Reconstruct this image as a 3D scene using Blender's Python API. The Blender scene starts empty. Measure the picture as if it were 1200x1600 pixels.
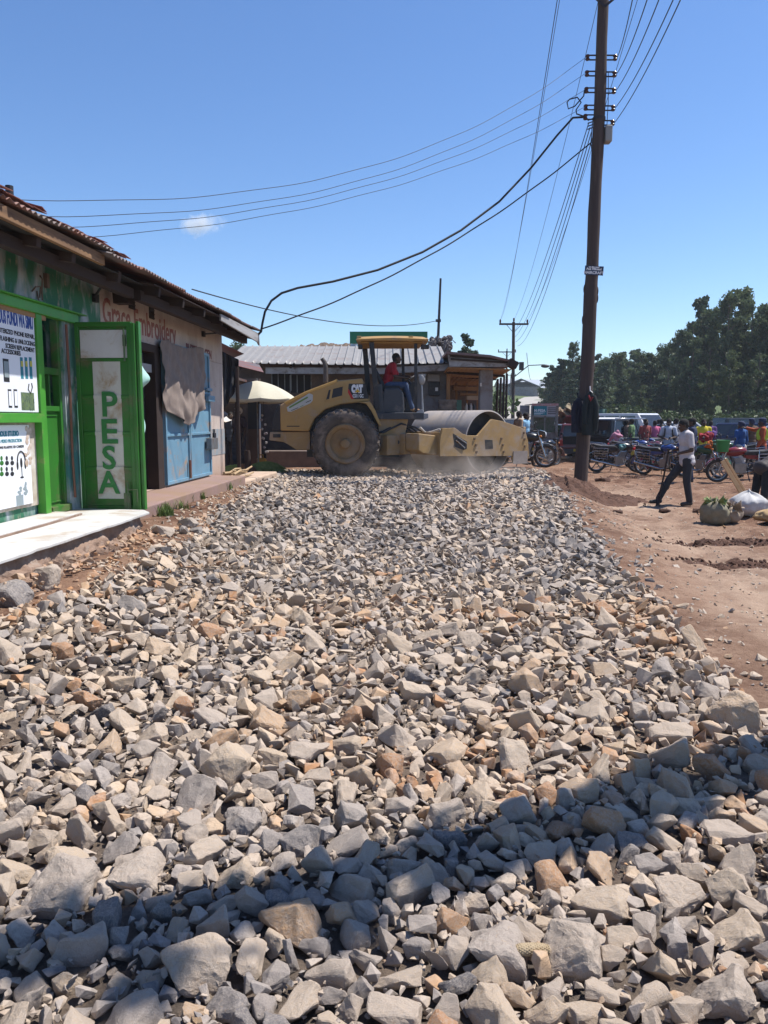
import bpy, bmesh, math, random
import numpy as np
from mathutils import Vector, Matrix, noise, Euler
R = math.radians
random.seed(7); rng = np.random.default_rng(11)
scene = bpy.context.scene
col = scene.collection

# ------------------------------------------------------------------ camera, sky, sun, exposure
CAMZ = 1.6; PITCH = R(6.9)
cam_d = bpy.data.cameras.new('camera'); cam = bpy.data.objects.new('camera', cam_d); col.objects.link(cam)
cam.location = (0, 0, CAMZ); cam.rotation_euler = (R(90) - PITCH, 0, 0)
cam_d.sensor_fit = 'VERTICAL'; cam_d.sensor_height = 36; cam_d.lens = 27.0
cam_d.clip_start = 0.05; cam_d.clip_end = 5000
scene.camera = cam
SUN_EL = R(62); SUN_AZ = R(17)          # azimuth measured from +X towards +Y
sun_dir = Vector((math.cos(SUN_EL) * math.cos(SUN_AZ), math.cos(SUN_EL) * math.sin(SUN_AZ), math.sin(SUN_EL)))
world = bpy.data.worlds.new('World'); scene.world = world; world.use_nodes = True
wn = world.node_tree.nodes; wl = world.node_tree.links
sky = wn.new('ShaderNodeTexSky'); sky.sky_type = 'NISHITA'; sky.sun_disc = False
sky.sun_elevation = SUN_EL; sky.sun_rotation = math.pi / 2 - SUN_AZ
sky.altitude = 300; sky.air_density = 1.0; sky.dust_density = 0.25; sky.ozone_density = 4.0
bg = wn['Background']; bg.inputs['Strength'].default_value = 0.08
hs_ = wn.new('ShaderNodeHueSaturation'); hs_.inputs['Saturation'].default_value = 1.14; hs_.inputs['Value'].default_value = 1.5; hs_.inputs['Hue'].default_value = .505
wl.new(sky.outputs[0], hs_.inputs['Color']); wl.new(hs_.outputs[0], bg.inputs['Color'])
sl = bpy.data.lights.new('sun', 'SUN'); sl.energy = 5.0; sl.angle = R(0.53); sl.color = (1.0, 0.955, 0.89)
so = bpy.data.objects.new('sun', sl); col.objects.link(so)
so.rotation_euler = sun_dir.to_track_quat('Z', 'Y').to_euler()
vs = scene.view_settings; vs.view_transform = 'Standard'; vs.look = 'None'; vs.gamma = 1; vs.use_curve_mapping = False
vs.exposure = 0.53
scene.cycles.max_bounces = 6; scene.cycles.diffuse_bounces = 3; scene.cycles.glossy_bounces = 3
scene.cycles.transparent_max_bounces = 8; scene.cycles.volume_bounces = 1

# ------------------------------------------------------------------ points from viewing rays, placed at real depths
CP, SP = math.cos(PITCH), math.sin(PITCH)
CAM = Vector((0, 0, CAMZ))
def ray(px, py):
    dx = (px - 600) / 1200; dz = -(py - 800) / 1200
    return Vector((dx, CP + SP * dz, -SP + CP * dz))
def P(px, py, Y):
    d = ray(px, py); return CAM + d * (Y / d.y)
def PZ(px, py, z):
    d = ray(px, py); return CAM + d * ((z - CAMZ) / d.z)
def ss(t):
    t = min(1.0, max(0.0, t)); return t * t * (3 - 2 * t)
def lerp(a, b, t): return a + (b - a) * t
def pl(x, pts):
    if x <= pts[0][0]: return pts[0][1]
    for (a, b), (c, d) in zip(pts, pts[1:]):
        if x <= c: return b + (d - b) * (x - a) / (c - a)
    return pts[-1][1]
def road_left(Y): return pl(Y, [(0, -2.75), (4, -2.55), (5, -2.44), (6.2, -2.27), (7.4, -2.12), (9, -2.1), (12, -2.17), (16, -2.45), (20, -2.9)])
def road_right(Y): return pl(Y, [(0, 1.95), (2.5, 1.95), (3.8, 2.0), (6.9, 2.4), (10, 2.75), (16, 3.55), (20, 4.2)])
def gz0(x, Y):
    c = 0.29 * ss((Y - 2) / 15)
    if Y > 21: c = lerp(c, 0.0, ss((Y - 21) / 16))
    lz = pl(Y, [(1, 0), (4, .30), (6.4, .35), (8.4, .47), (14, .44), (16.5, .34)])
    if Y > 16: lz = lerp(lz, c, ss((Y - 16) / 4))
    rz = lerp(-0.05, -0.1, ss((Y - 3) / 10))
    xr = road_right(Y)
    z = c
    if x < -1.2: z = lerp(c, lz, ss((-1.2 - x) / 1.35))
    if x > xr - 0.3: z = lerp(c, rz, ss((x - xr + 0.3) / 1.6))
    if Y > 60: z += (0.045 + 0.015 * ss((60 - x) / 35)) * (Y - 60) * ss((Y - 60) / 25)
    return z
def gz(x, Y):
    z = gz0(x, Y)
    if Y < 70:
        a = 1.0 if x > road_right(Y) + 0.2 else 0.45
        z += a * (0.035 * noise.noise((x * .55, Y * .55, 3.1)) + 0.022 * noise.noise((x * 1.9, Y * 1.9, 7.7)))
        if x > road_right(Y) + 0.2:
            for o_ in (.75, 2.0):
                d_ = x - (road_right(min(Y, 20)) + o_ + .07 * Y + .12 * math.sin(Y * .5 + o_)); z += (-.022 - .006 * math.sin(Y * 26)) * math.exp(-(d_ / .10) ** 2) + .012 * (math.exp(-((d_ - .2) / .08) ** 2) + math.exp(-((d_ + .2) / .08) ** 2))
            z += 0.034 * noise.noise((x * 4.5, Y * 4.5, 1.2)) + 0.03 * max(0, noise.noise((x * 1.3, Y * 2.6, 8.2))) + 0.07 * max(0, noise.noise((x * .9 + 3, Y * .9, 5.5)) - .1)
    return z
def PG(px, py, lift=0.0):
    d = ray(px, py); t = 0.5
    lo = t
    while t < 900:
        p = CAM + d * t
        if p.z - lift <= gz(p.x, p.y): break
        lo = t; t *= 1.02
    hi = t
    for _ in range(25):
        m = (lo + hi) / 2; p = CAM + d * m
        if p.z - lift <= gz(p.x, p.y): hi = m
        else: lo = m
    return CAM + d * hi
def on_ground(px, Y):
    x = (px - 600) / 1200 * Y
    for _ in range(6):
        z = gz(x, Y); depth = Y * CP - (z - CAMZ) * SP; x = (px - 600) / 1200 * depth
    return Vector((x, Y, gz(x, Y)))

# ------------------------------------------------------------------ materials
def nt(name):
    m = bpy.data.materials.new(name); m.use_nodes = True
    t = m.node_tree; b = t.nodes['Principled BSDF']
    return m, t.nodes, t.links, b
def rgba(c): return (c[0], c[1], c[2], 1)
def ramp(N, pts):
    r = N.new('ShaderNodeValToRGB'); e = r.color_ramp.elements
    while len(e) < len(pts): e.new(0.5)
    for i, (p, c) in enumerate(pts): e[i].position = p; e[i].color = rgba(c)
    return r
def mixc(N, L, fac, a, b, mode='MIX'):
    m = N.new('ShaderNodeMix'); m.data_type = 'RGBA'; m.blend_type = mode
    for sock, v in ((m.inputs[0], fac), (m.inputs[6], a), (m.inputs[7], b)):
        if hasattr(v, 'is_linked') or hasattr(v, 'links'): L.new(v, sock)
        elif isinstance(v, (int, float)): sock.default_value = v
        else: sock.default_value = rgba(v)
    return m.outputs[2]
def noise_n(N, L, scale, detail=6, rough=.6, vec=None, dist=0):
    n = N.new('ShaderNodeTexNoise'); n.inputs['Scale'].default_value = scale
    n.inputs['Detail'].default_value = detail; n.inputs['Roughness'].default_value = rough
    n.inputs['Distortion'].default_value = dist
    if vec is not None: L.new(vec, n.inputs['Vector'])
    return n.outputs['Fac']
def mrange(N, L, v, a, b, c=0.0, d=1.0):
    m = N.new('ShaderNodeMapRange'); L.new(v, m.inputs['Value'])
    for k, x in zip(('From Min', 'From Max', 'To Min', 'To Max'), (a, b, c, d)): m.inputs[k].default_value = x
    return m.outputs['Result']
def bump(N, L, b, h, strength=.4, dist=.01, prev=None):
    n = N.new('ShaderNodeBump'); n.inputs['Strength'].default_value = strength; n.inputs['Distance'].default_value = dist
    L.new(h, n.inputs['Height'])
    if prev: L.new(prev, n.inputs['Normal'])
    L.new(n.outputs[0], b.inputs['Normal']); return n.outputs[0]
def coords(N, L, stretch=None, kind='Object'):
    tc = N.new('ShaderNodeTexCoord'); o = tc.outputs[kind]
    if stretch:
        mp = N.new('ShaderNodeMapping'); mp.inputs['Scale'].default_value = stretch; L.new(o, mp.inputs['Vector']); o = mp.outputs[0]
    return o
MATS = {}
def mat(name, c, c2=None, scale=5, rough=.7, metal=0, bmp=0.0, bscale=40, stretch=None, dirt=None, dirt_amt=.5, dscale=2.5, spec=.35, coat=0, bdist=.008):
    """Two-tone noisy surface with optional patchy dirt and fine bump."""
    if name in MATS: return MATS[name]
    m, N, L, b = nt(name)
    v = coords(N, L, stretch)
    c2 = c2 or tuple(x * .72 for x in c)
    f = mrange(N, L, noise_n(N, L, scale, 7, .65, v), .32, .68)
    out = mixc(N, L, f, c, c2)
    if dirt:
        d = mrange(N, L, noise_n(N, L, dscale, 8, .7, v, .4), .62 - dirt_amt * .35, .74 - dirt_amt * .2)
        out = mixc(N, L, d, out, dirt)
        L.new(mrange(N, L, d, 0, 1, rough, min(1, rough + .25)), b.inputs['Roughness'])
    else:
        b.inputs['Roughness'].default_value = rough
    L.new(out, b.inputs['Base Color'])
    b.inputs['Metallic'].default_value = metal; b.inputs['Specular IOR Level'].default_value = spec
    if coat: b.inputs['Coat Weight'].default_value = coat
    if bmp: bump(N, L, b, noise_n(N, L, bscale, 8, .7, v), bmp, bdist)
    MATS[name] = m; return m
def plain(name, c, rough=.6, metal=0, spec=.4):
    if name in MATS: return MATS[name]
    m, N, L, b = nt(name); b.inputs['Base Color'].default_value = rgba(c)
    b.inputs['Roughness'].default_value = rough; b.inputs['Metallic'].default_value = metal; b.inputs['Specular IOR Level'].default_value = spec
    MATS[name] = m; return m

# ------------------------------------------------------------------ mesh builder
class MB:
    def __init__(s): s.v = []; s.f = []; s.m = []; s.k = 0
    def add(s, vs, fs, M=None):
        n = len(s.v)
        for p in vs:
            p = Vector(p); s.v.append(M @ p if M else p)
        for f in fs: s.f.append(tuple(i + n for i in f)); s.m.append(s.k)
        return s
    def box(s, c, d, rot=None, M=None):
        x, y, z = (k / 2 for k in d)
        vs = [Vector(p) for p in ((-x,-y,-z),(x,-y,-z),(x,y,-z),(-x,y,-z),(-x,-y,z),(x,-y,z),(x,y,z),(-x,y,z))]
        if rot: e = Euler(rot).to_matrix(); vs = [e @ p for p in vs]
        c = Vector(c)
        return s.add([p + c for p in vs], [(0,3,2,1),(4,5,6,7),(0,1,5,4),(1,2,6,5),(2,3,7,6),(3,0,4,7)], M)
    def bx(s, a, b, M=None):
        a, b = Vector(a), Vector(b); return s.box((a + b) / 2, [abs(x) for x in (b - a)], None, M)
    def beam(s, p, q, w, h, up=(0, 0, 1), M=None):
        p, q = Vector(p), Vector(q); d = (q - p).normalized(); u = Vector(up)
        r = d.cross(u)
        if r.length < 1e-4: r = d.cross(Vector((0, 1, 0)))
        r.normalize(); u = r.cross(d).normalized()
        vs = [e + r * (sx * w / 2) + u * (sz * h / 2) for e in (p, q) for sx, sz in ((-1,-1),(1,-1),(1,1),(-1,1))]
        return s.add(vs, [(0,1,2,3),(7,6,5,4),(0,4,5,1),(1,5,6,2),(2,6,7,3),(3,7,4,0)], M)
    def tube(s, pts, r, n=8, M=None, cap=True):
        pts = [Vector(p) for p in pts]; k = len(pts)
        rs = r if isinstance(r, (list, tuple)) else [r] * k
        vs = []; prev = None
        for i, p in enumerate(pts):
            d = (pts[min(i + 1, k - 1)] - pts[max(i - 1, 0)])
            d = d.normalized() if d.length > 1e-9 else Vector((0, 0, 1))
            if prev is None:
                a = d.cross(Vector((0, 0, 1)) if abs(d.z) < .9 else Vector((1, 0, 0)))
            else: a = prev - d * prev.dot(d)
            a.normalize(); prev = a; b = d.cross(a)
            for j in range(n):
                t = 2 * math.pi * j / n; vs.append(p + (a * math.cos(t) + b * math.sin(t)) * rs[i])
        fs = [(i*n + j, i*n + (j+1) % n, (i+1)*n + (j+1) % n, (i+1)*n + j) for i in range(k - 1) for j in range(n)]
        if cap: fs += [tuple(range(n - 1, -1, -1)), tuple((k-1)*n + j for j in range(n))]
        return s.add(vs, fs, M)
    def cone(s, p, q, r1, r2=None, n=12, M=None):
        return s.tube([p, q], [r1, r1 if r2 is None else r2], n, M)
    def lathe(s, prof, c=(0,0,0), axis='Z', n=24, M=None, closed=False):
        c = Vector(c); vs = []
        for r, h in prof:
            for j in range(n):
                t = 2 * math.pi * j / n; a, b = r * math.cos(t), r * math.sin(t)
                vs.append(c + (Vector((a, b, h)) if axis == 'Z' else Vector((a, h, b)) if axis == 'Y' else Vector((h, a, b))))
        k = len(prof)
        fs = []
        for i in range(k if closed else k - 1):
            i2 = (i + 1) % k
            for j in range(n): fs.append((i*n + j, i*n + (j+1) % n, i2*n + (j+1) % n, i2*n + j))
        if not closed:
            if prof[0][0] > 1e-6: fs.append(tuple(range(n - 1, -1, -1)))
            if prof[-1][0] > 1e-6: fs.append(tuple((k-1)*n + j for j in range(n)))
        return s.add(vs, fs, M)
    def prism(s, poly, a, b, axis='Y', M=None):
        """2-D polygon extruded from a to b along the axis. axis Y: (x,z); X: (y,z); Z: (x,y)."""
        def pt(u, v, w): return {'Y': (u, w, v), 'X': (w, u, v), 'Z': (u, v, w)}[axis]
        n = len(poly)
        vs = [pt(u, v, a) for u, v in poly] + [pt(u, v, b) for u, v in poly]
        fs = [tuple(range(n)), tuple(range(2*n - 1, n - 1, -1))] + [(i, n + i, n + (i+1) % n, (i+1) % n) for i in range(n)]
        return s.add(vs, fs, M)
    def ell(s, c, r, rot=None, nu=14, nv=9, M=None):
        c = Vector(c); E = None
        if rot is not None: E = rot if isinstance(rot, Matrix) else Euler(rot).to_matrix()
        vs = []
        for i in range(nv + 1):
            ph = math.pi * i / nv
            if i in (0, nv): pts = [(0, 0, math.cos(ph))]
            else: pts = [(math.sin(ph) * math.cos(2*math.pi*j/nu), math.sin(ph) * math.sin(2*math.pi*j/nu), math.cos(ph)) for j in range(nu)]
            for p in pts:
                p = Vector((p[0]*r[0], p[1]*r[1], p[2]*r[2])); vs.append(c + (E @ p if E else p))
        fs = [(0, 1 + j, 1 + (j+1) % nu) for j in range(nu)]
        for i in range(nv - 2):
            a = 1 + i*nu; b = a + nu
            fs += [(a + j, b + j, b + (j+1) % nu, a + (j+1) % nu) for j in range(nu)]
        a = 1 + (nv-2)*nu; e = a + nu
        fs += [(a + j, e, a + (j+1) % nu) for j in range(nu)]
        return s.add(vs, fs, M)
    def quad(s, pts, t=.01, M=None):
        """A thin plate with corners pts, thickness t on both sides of it."""
        pts = [Vector(p) for p in pts]; nrm = (pts[1]-pts[0]).cross(pts[2]-pts[0]).normalized() * t / 2
        n = len(pts)
        return s.add([p + nrm for p in pts] + [p - nrm for p in pts], [tuple(range(n)), tuple(range(2*n-1, n-1, -1))] + [(i, n+i, n+(i+1)%n, (i+1)%n) for i in range(n)], M)
    def grid(s, fn, nu, nv, M=None):
        vs = [fn(i / nu, j / nv) for i in range(nu + 1) for j in range(nv + 1)]
        fs = [(i*(nv+1)+j, (i+1)*(nv+1)+j, (i+1)*(nv+1)+j+1, i*(nv+1)+j+1) for i in range(nu) for j in range(nv)]
        return s.add(vs, fs, M)
    def build(s, name, m, parent=None, smooth=None, bevel=0, thick=0, M=None, fix=True):
        me = bpy.data.meshes.new(name)
        vs = [M @ p for p in s.v] if M else s.v
        me.from_pydata([tuple(p) for p in vs], [], s.f)
        ms = m if isinstance(m, (list, tuple)) else [m]
        for x in ms: me.materials.append(x)
        if len(ms) > 1: me.polygons.foreach_set('material_index', s.m)
        if fix:
            bm = bmesh.new(); bm.from_mesh(me); bmesh.ops.recalc_face_normals(bm, faces=bm.faces); bm.to_mesh(me); bm.free()
        if smooth is not None:
            me.polygons.foreach_set('use_smooth', [True] * len(me.polygons)); me.set_sharp_from_angle(angle=R(smooth))
        o = bpy.data.objects.new(name, me); col.objects.link(o)
        if parent: o.parent = parent
        if thick:
            t = o.modifiers.new('Solidify', 'SOLIDIFY'); t.thickness = thick; t.offset = 0
        if bevel:
            b = o.modifiers.new('Bevel', 'BEVEL'); b.width = bevel; b.segments = 2; b.limit_method = 'ANGLE'; b.angle_limit = R(40)
        return o
def tag(o, label, cat, group=None, kind=None):
    if label: o['label'] = label
    if cat: o['category'] = cat
    if group: o['group'] = group
    if kind: o['kind'] = kind
    return o
def thing(name, label, cat, loc=(0, 0, 0), rz=0, group=None):
    o = bpy.data.objects.new(name, None); col.objects.link(o); o.empty_display_size = .2
    o.location = loc; o.rotation_euler = (0, 0, rz); return tag(o, label, cat, group)
def struct(o, label=None, cat=None):
    o['kind'] = 'structure'; o['label'] = label; o['category'] = cat; return o
def copy_tree(o, parent=None):
    c = o.copy(); col.objects.link(c)
    if parent: c.parent = parent
    for ch in list(o.children): copy_tree(ch, c)
    return c
def repaint(root, part, m):
    for ch in root.children:
        if ch.name.split('.')[0] == part and ch.material_slots:
            ch.material_slots[0].link = 'OBJECT'; ch.material_slots[0].material = m
def text(name, body, size, m, parent, M, ext=.002, align='LEFT', xs=1.0, bold=0.0, spacing=1.0):
    """Lettering as a mesh; M maps the text's own x (reading direction), y (up), z (out of the surface)."""
    cu = bpy.data.curves.new('t', 'FONT'); cu.body = body; cu.size = size; cu.extrude = ext; cu.align_x = align
    cu.offset = bold; cu.resolution_u = 3; cu.space_character = spacing
    t = bpy.data.objects.new('t', cu); col.objects.link(t)
    dg = bpy.context.evaluated_depsgraph_get(); me = bpy.data.meshes.new_from_object(t.evaluated_get(dg))
    bpy.data.objects.remove(t); bpy.data.curves.remove(cu)
    me.transform(M @ Matrix.Diagonal((xs, 1, 1, 1))); me.materials.clear(); me.materials.append(m); me.name = name
    o = bpy.data.objects.new(name, me); col.objects.link(o)
    if parent: o.parent = parent
    return o
def frame_M(o, xdir, ydir):
    x = Vector(xdir).normalized(); y = Vector(ydir); y = (y - x * y.dot(x)).normalized(); z = x.cross(y)
    return Matrix(((x.x, y.x, z.x, o[0]), (x.y, y.y, z.y, o[1]), (x.z, y.z, z.z, o[2]), (0, 0, 0, 1)))
# ------------------------------------------------------------------ ground: one sheet to the horizon
def axis_samples(fine_a, fine_b, step, far_a, far_b):
    a = list(np.arange(fine_a, fine_b + 1e-6, step)); s = step; x = a[-1]
    while x < far_b: s *= 1.16; x += s; a.append(x)
    s = step; x = a[0]; pre = []
    while x > far_a: s *= 1.16; x -= s; pre.append(x)
    return pre[::-1] + a
def ground_mat():
    m, N, L, b = nt('red_dirt')
    v = coords(N, L)
    n1 = noise_n(N, L, .45, 6, .6, v, .5); n2 = noise_n(N, L, 3.2, 9, .72, v, .3); n3 = noise_n(N, L, 24, 8, .75, v)
    c = mixc(N, L, mrange(N, L, n1, .38, .60), (.105, .052, .033), (.235, .137, .09))
    c = mixc(N, L, mrange(N, L, n2, .44, .62), c, (.29, .185, .126))
    c = mixc(N, L, mrange(N, L, n3, .52, .66), c, (.115, .056, .036))
    n4 = noise_n(N, L, 1.3, 7, .7, coords(N, L, (1.6, .5, 1)), .8)
    c = mixc(N, L, mrange(N, L, n4, .56, .66, 0, .75), c, (.12, .06, .038))
    # dry trodden strip along the right of the road
    at = N.new('ShaderNodeAttribute'); at.attribute_name = 'path'
    pf = N.new('ShaderNodeMath'); pf.operation = 'MULTIPLY'; L.new(at.outputs['Fac'], pf.inputs[0]); L.new(mrange(N, L, n2, .25, .6, .25, 1), pf.inputs[1])
    c = mixc(N, L, pf.outputs[0], c, (.46, .335, .245))
    gr = N.new('ShaderNodeAttribute'); gr.attribute_name = 'green'
    c = mixc(N, L, gr.outputs['Fac'], c, (.085, .11, .04))
    L.new(c, b.inputs['Base Color']); b.inputs['Roughness'].default_value = .95; b.inputs['Specular IOR Level'].default_value = .12
    h = N.new('ShaderNodeMath'); h.operation = 'ADD'; L.new(n3, h.inputs[0]); L.new(noise_n(N, L, 70, 6, .8, v), h.inputs[1])
    p = bump(N, L, b, h.outputs[0], .75, .03)
    return m
def make_ground():
    xs = axis_samples(-6, 13, .11, -700, 700); ys = axis_samples(0.4, 30, .11, -60, 1400)
    nx, ny = len(xs), len(ys)
    vs = []; path = []; green = []
    for y in ys:
        xr = road_right(max(0, min(20, y)))
        for x in xs:
            yy = max(0, y); z = gz(x, yy) if -20 < x < 60 and yy < 70 else gz0(x, yy)
            if road_left(yy) + .1 < x < road_right(yy) - .15 and yy < 19.5: z -= .035
            vs.append((x, y, z))
            d = (x - xr - .85 - .045 * y)
            path.append(math.exp(-(d / .75) ** 2) * (1 if y < 15 else max(0, 1 - (y - 15) / 6)) * (.75 + .5 * noise.noise((x * .8, y * .5, 9))))
            green.append(ss((y - 47) / 8) * (1 if x > 4 else .85) if y < 1400 else 1)
    fs = [(j*nx+i, j*nx+i+1, (j+1)*nx+i+1, (j+1)*nx+i) for j in range(ny-1) for i in range(nx-1)]
    me = bpy.data.meshes.new('ground'); me.from_pydata(vs, [], fs); me.materials.append(ground_mat())
    for nm, dat in (('path', path), ('green', green)):
        a = me.attributes.new(nm, 'FLOAT', 'POINT'); a.data.foreach_set('value', [float(min(1, max(0, q))) for q in dat])
    me.polygons.foreach_set('use_smooth', [True] * len(me.polygons))
    o = bpy.data.objects.new('ground', me); col.objects.link(o); o['kind'] = 'structure'
make_ground()
# hilltop road far off
def far_road():
    m = mat('far_tarmac', (.36, .33, .29), (.30, .27, .24), 2, .9)
    b = MB(); pts = []
    for Y, px in ((62, 826), (90, 829), (115, 826), (140, 832), (165, 846), (190, 868), (215, 905)):
        x = (px - 600) / 1200 * Y; pts.append((x, Y))
    vs = []
    for x, Y in pts:
        for k in (-1, 1):
            w = 3.3 * (1 if Y < 150 else 1.2); vs.append((x + k * w, Y, gz0(x + k * w, Y) + .12))
    b.add(vs, [(2*i, 2*i+1, 2*i+3, 2*i+2) for i in range(len(pts)-1)])
    o = b.build('far_road', m); o['kind'] = 'structure'
far_road()

# ------------------------------------------------------------------ stones
def stone_mat(name, per_object):
    m, N, L, b = nt(name)
    v = coords(N, L); at = N.new('ShaderNodeAttribute'); at.attribute_name = 'tint'
    if per_object: at.attribute_type = 'OBJECT'
    t = at.outputs['Fac']
    r = ramp(N, [(0, (.095, .088, .092)), (.15, (.20, .18, .172)), (.34, (.32, .272, .238)), (.52, (.42, .338, .268)), (.75, (.47, .36, .255)), (.93, (.44, .275, .155)), (1, (.38, .20, .10))])
    L.new(t, r.inputs[0])
    big = noise_n(N, L, 9, 8, .7, v, .6); fine = noise_n(N, L, 55, 9, .75, v)
    c = mixc(N, L, mrange(N, L, big, .42, .62), r.outputs[0], mixc(N, L, .55, r.outputs[0], (.43, .37, .315)))
    c = mixc(N, L, mrange(N, L, fine, .5, .7, 0, .7), c, mixc(N, L, .6, c, (.09, .075, .06)))
    st = noise_n(N, L, 4.5, 4, .6, v, 1.2)
    c = mixc(N, L, mrange(N, L, st, .6, .72, 0, .5), c, (.36, .24, .14))
    L.new(c, b.inputs['Base Color']); b.inputs['Roughness'].default_value = .86; b.inputs['Specular IOR Level'].default_value = .25
    a = bump(N, L, b, noise_n(N, L, 110, 7, .72, v), .45, .005)
    bump(N, L, b, noise_n(N, L, 16, 9, .7, v, .5), .5, .018, a)
    return m
def rock_proto(seed, detail, flat=.66):
    """Crushed rock: hull of points on a rough block; near ones are subdivided and chipped."""
    rs = np.random.default_rng(seed)
    n = int(rs.integers(9, 14)) + (4 if detail >= 3 else 0) - (2 if detail == 1 else 0)
    p = rs.uniform(-1, 1, (n, 3)); ax = rs.integers(0, 3, n); p[np.arange(n), ax] = np.sign(p[np.arange(n), ax]) * rs.uniform(.8, 1, n)
    nr = np.linalg.norm(p, axis=1); p *= (np.minimum(nr, 1.22) / nr)[:, None]
    p *= np.array([1, rs.uniform(.66, .92), rs.uniform(flat - .16, flat + .14)])
    bm = bmesh.new()
    for q in p: bm.verts.new(q)
    r = bmesh.ops.convex_hull(bm, input=bm.verts)
    bmesh.ops.delete(bm, geom=[g for g in r['geom_interior'] if isinstance(g, bmesh.types.BMVert)], context='VERTS')
    if detail >= 2:
        bmesh.ops.bevel(bm, geom=bm.edges[:], offset=.035 if detail == 2 else .05, segments=1, affect='EDGES', clamp_overlap=True)
        bmesh.ops.triangulate(bm, faces=bm.faces)
    if detail >= 3:
        for _ in range(3 if detail == 3 else 4):
            long = [e for e in bm.edges if e.calc_length() > (.2 if detail == 3 else .11)]
            if long: bmesh.ops.subdivide_edges(bm, edges=long, cuts=1)
            bmesh.ops.triangulate(bm, faces=bm.faces)
        for v in bm.verts:
            q = v.co * 2.1 + Vector((seed, 0, 0)); w = v.co * 6 + Vector((0, seed, 0))
            v.co += noise.noise_vector(q) * .07 + noise.noise_vector(w) * .028 + (noise.noise_vector(w * 2.6) * .014 if detail > 3 else Vector())
    bmesh.ops.triangulate(bm, faces=bm.faces); bmesh.ops.recalc_face_normals(bm, faces=bm.faces)
    v = np.array([q.co[:] for q in bm.verts]); f = np.array([[q.index for q in g.verts] for g in bm.faces]); bm.free()
    v -= v.mean(axis=0); v /= np.max(np.linalg.norm(v[:, :2], axis=1))
    return v, f
PROTO = {k: [rock_proto(100 * k + i, k) for i in range(n)] for k, n in ((4, 5), (3, 26), (2, 30), (1, 36))}

def zone_tint(x, Y):
    """mean tone of the stone where it lies: bands of tan and blue-grey loads tipped along the road"""
    q = noise.noise((x * .5, Y * .42, 4.4)) + .5 * noise.noise((x * 1.3, Y * 1.1, 2.0))
    base = pl(Y, [(1.5, .54), (2.6, .52), (3.2, .60), (4.2, .54), (5.2, .50), (6.2, .60), (7.2, .48), (9, .38), (12, .40), (17, .46)])
    return base + .24 * q + .16 * math.exp(-((Y - 3.4) / .5) ** 2 - ((x - .6) / .9) ** 2) + .10 * math.exp(-((Y - 5.9) / .6) ** 2)
hand = []     # hand placed stones: px, py, pixel width, tint, depth squash, label
HS = [
 (312, 1512, 118, .62, .75, 'big rounded tan boulder in dappled shade at the bottom left of the road'),
 (785, 1488, 120, .40, .62, 'large flat pale grey block in front of the corn cob at the bottom centre'),
 (893, 1498, 116, .52, .6, 'long pale wedge shaped stone right beside the flat grey block'),
 (704, 1446, 58, .97, .8, 'orange brown upright stone left of the flat grey block'),
 (222, 1366, 110, .50, .55, 'large pale wedge stone just above the shadow band on the left'),
 (368, 1370, 82, .70, .6, 'brown tan block sitting on the upper edge of the shadow band'),
 (470, 1318, 76, .22, .7, 'blue grey split stone left of the middle of the road'),
 (705, 1308, 56, .10, .9, 'grey and white streaked pointed stone above the shadow band'),
 (1112, 1197, 34, 1.6, .7, 'small bright white stone at the right edge near the shadow'),
 (985, 1318, 60, .16, .8, 'dark blue stone tilted upright within the shadow band at right'),
 (1128, 1560, 120, .5, .55, 'pale tan slab at the bottom right corner of the road'),
 (1150, 1125, 95, .8, .5, 'yellow tan flat slab at the right border of the road by the dirt path'),
 (1150, 1460, 96, .72, .6, 'light brown angular stone near the bottom right corner'),
 (1060, 1400, 92, .58, .6, 'pale stone with a steep face just below the shadow band at right'),
 (130, 1490, 78, .42, .7, 'grey block in the shade at the lower left'),
 (100, 1400, 130, .45, .45, 'long flat grey slab lying at the left above the shade'),
 (620, 1590, 90, .55, .6, 'pale slab cut by the bottom edge of the picture near its middle'),
 (380, 1290, 80, .3, .6, 'smooth grey stone with a pale top in the middle left of the road'),
 (18, 925, 78, .14, .9, 'big dark grey boulder against the broken concrete at the left edge'),
 (70, 905, 70, .5, .7, 'brown grey broken block beside the big dark boulder at the left edge'),
]
STONES = []    # x, y, r, tint, zoff, label
for px, py, w, tint, sq, lab in HS:
    p = PG(px, py + w * sq * .25); d = (p - CAM).length
    STONES.append([p.x, p.y, w / 2 / 1200 * d * .9, tint, .3, lab, sq])
CELL = .12; grid_h = {}
def hash_add(i):
    x, y, r = STONES[i][:3]
    grid_h.setdefault((int(x // CELL), int(y // CELL)), []).append(i)
for i in range(len(STONES)): hash_add(i)
def try_place(x, y, r, ov):
    k = int(math.ceil((r + .2) / CELL)); cx, cy = int(x // CELL), int(y // CELL)
    for a in range(cx - k, cx + k + 1):
        for b in range(cy - k, cy + k + 1):
            for j in grid_h.get((a, b), ()):
                s = STONES[j]
                if (s[0]-x)**2 + (s[1]-y)**2 < ((s[2] + r) * ov)**2: return False
    return True
def in_road(x, Y, r):
    e = .16 * noise.noise((Y * 1.7, 5, x * .2)) + .1 * noise.noise((Y * 5, 2, 0))
    return road_left(Y) + e + r * .5 < x < road_right(Y) + e * 1.2 - r * .3
def throw(n, y0, y1, rfun, ov, zoff, prob=None):
    for _ in range(n):
        Y = rng.uniform(y0, y1); w = min(4.4, .56 * Y + .9)
        x = rng.uniform(-w, w); r = rfun()
        if not in_road(x, Y, r): continue
        if try_place(x, Y, r, ov):
            STONES.append([x, Y, r, min(1, max(0, zone_tint(x, Y) + rng.normal(0, .205))), zoff, None, None]); hash_add(len(STONES) - 1)
throw(420, .9, 7, lambda: rng.uniform(.095, .125), .9, .25)
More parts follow.
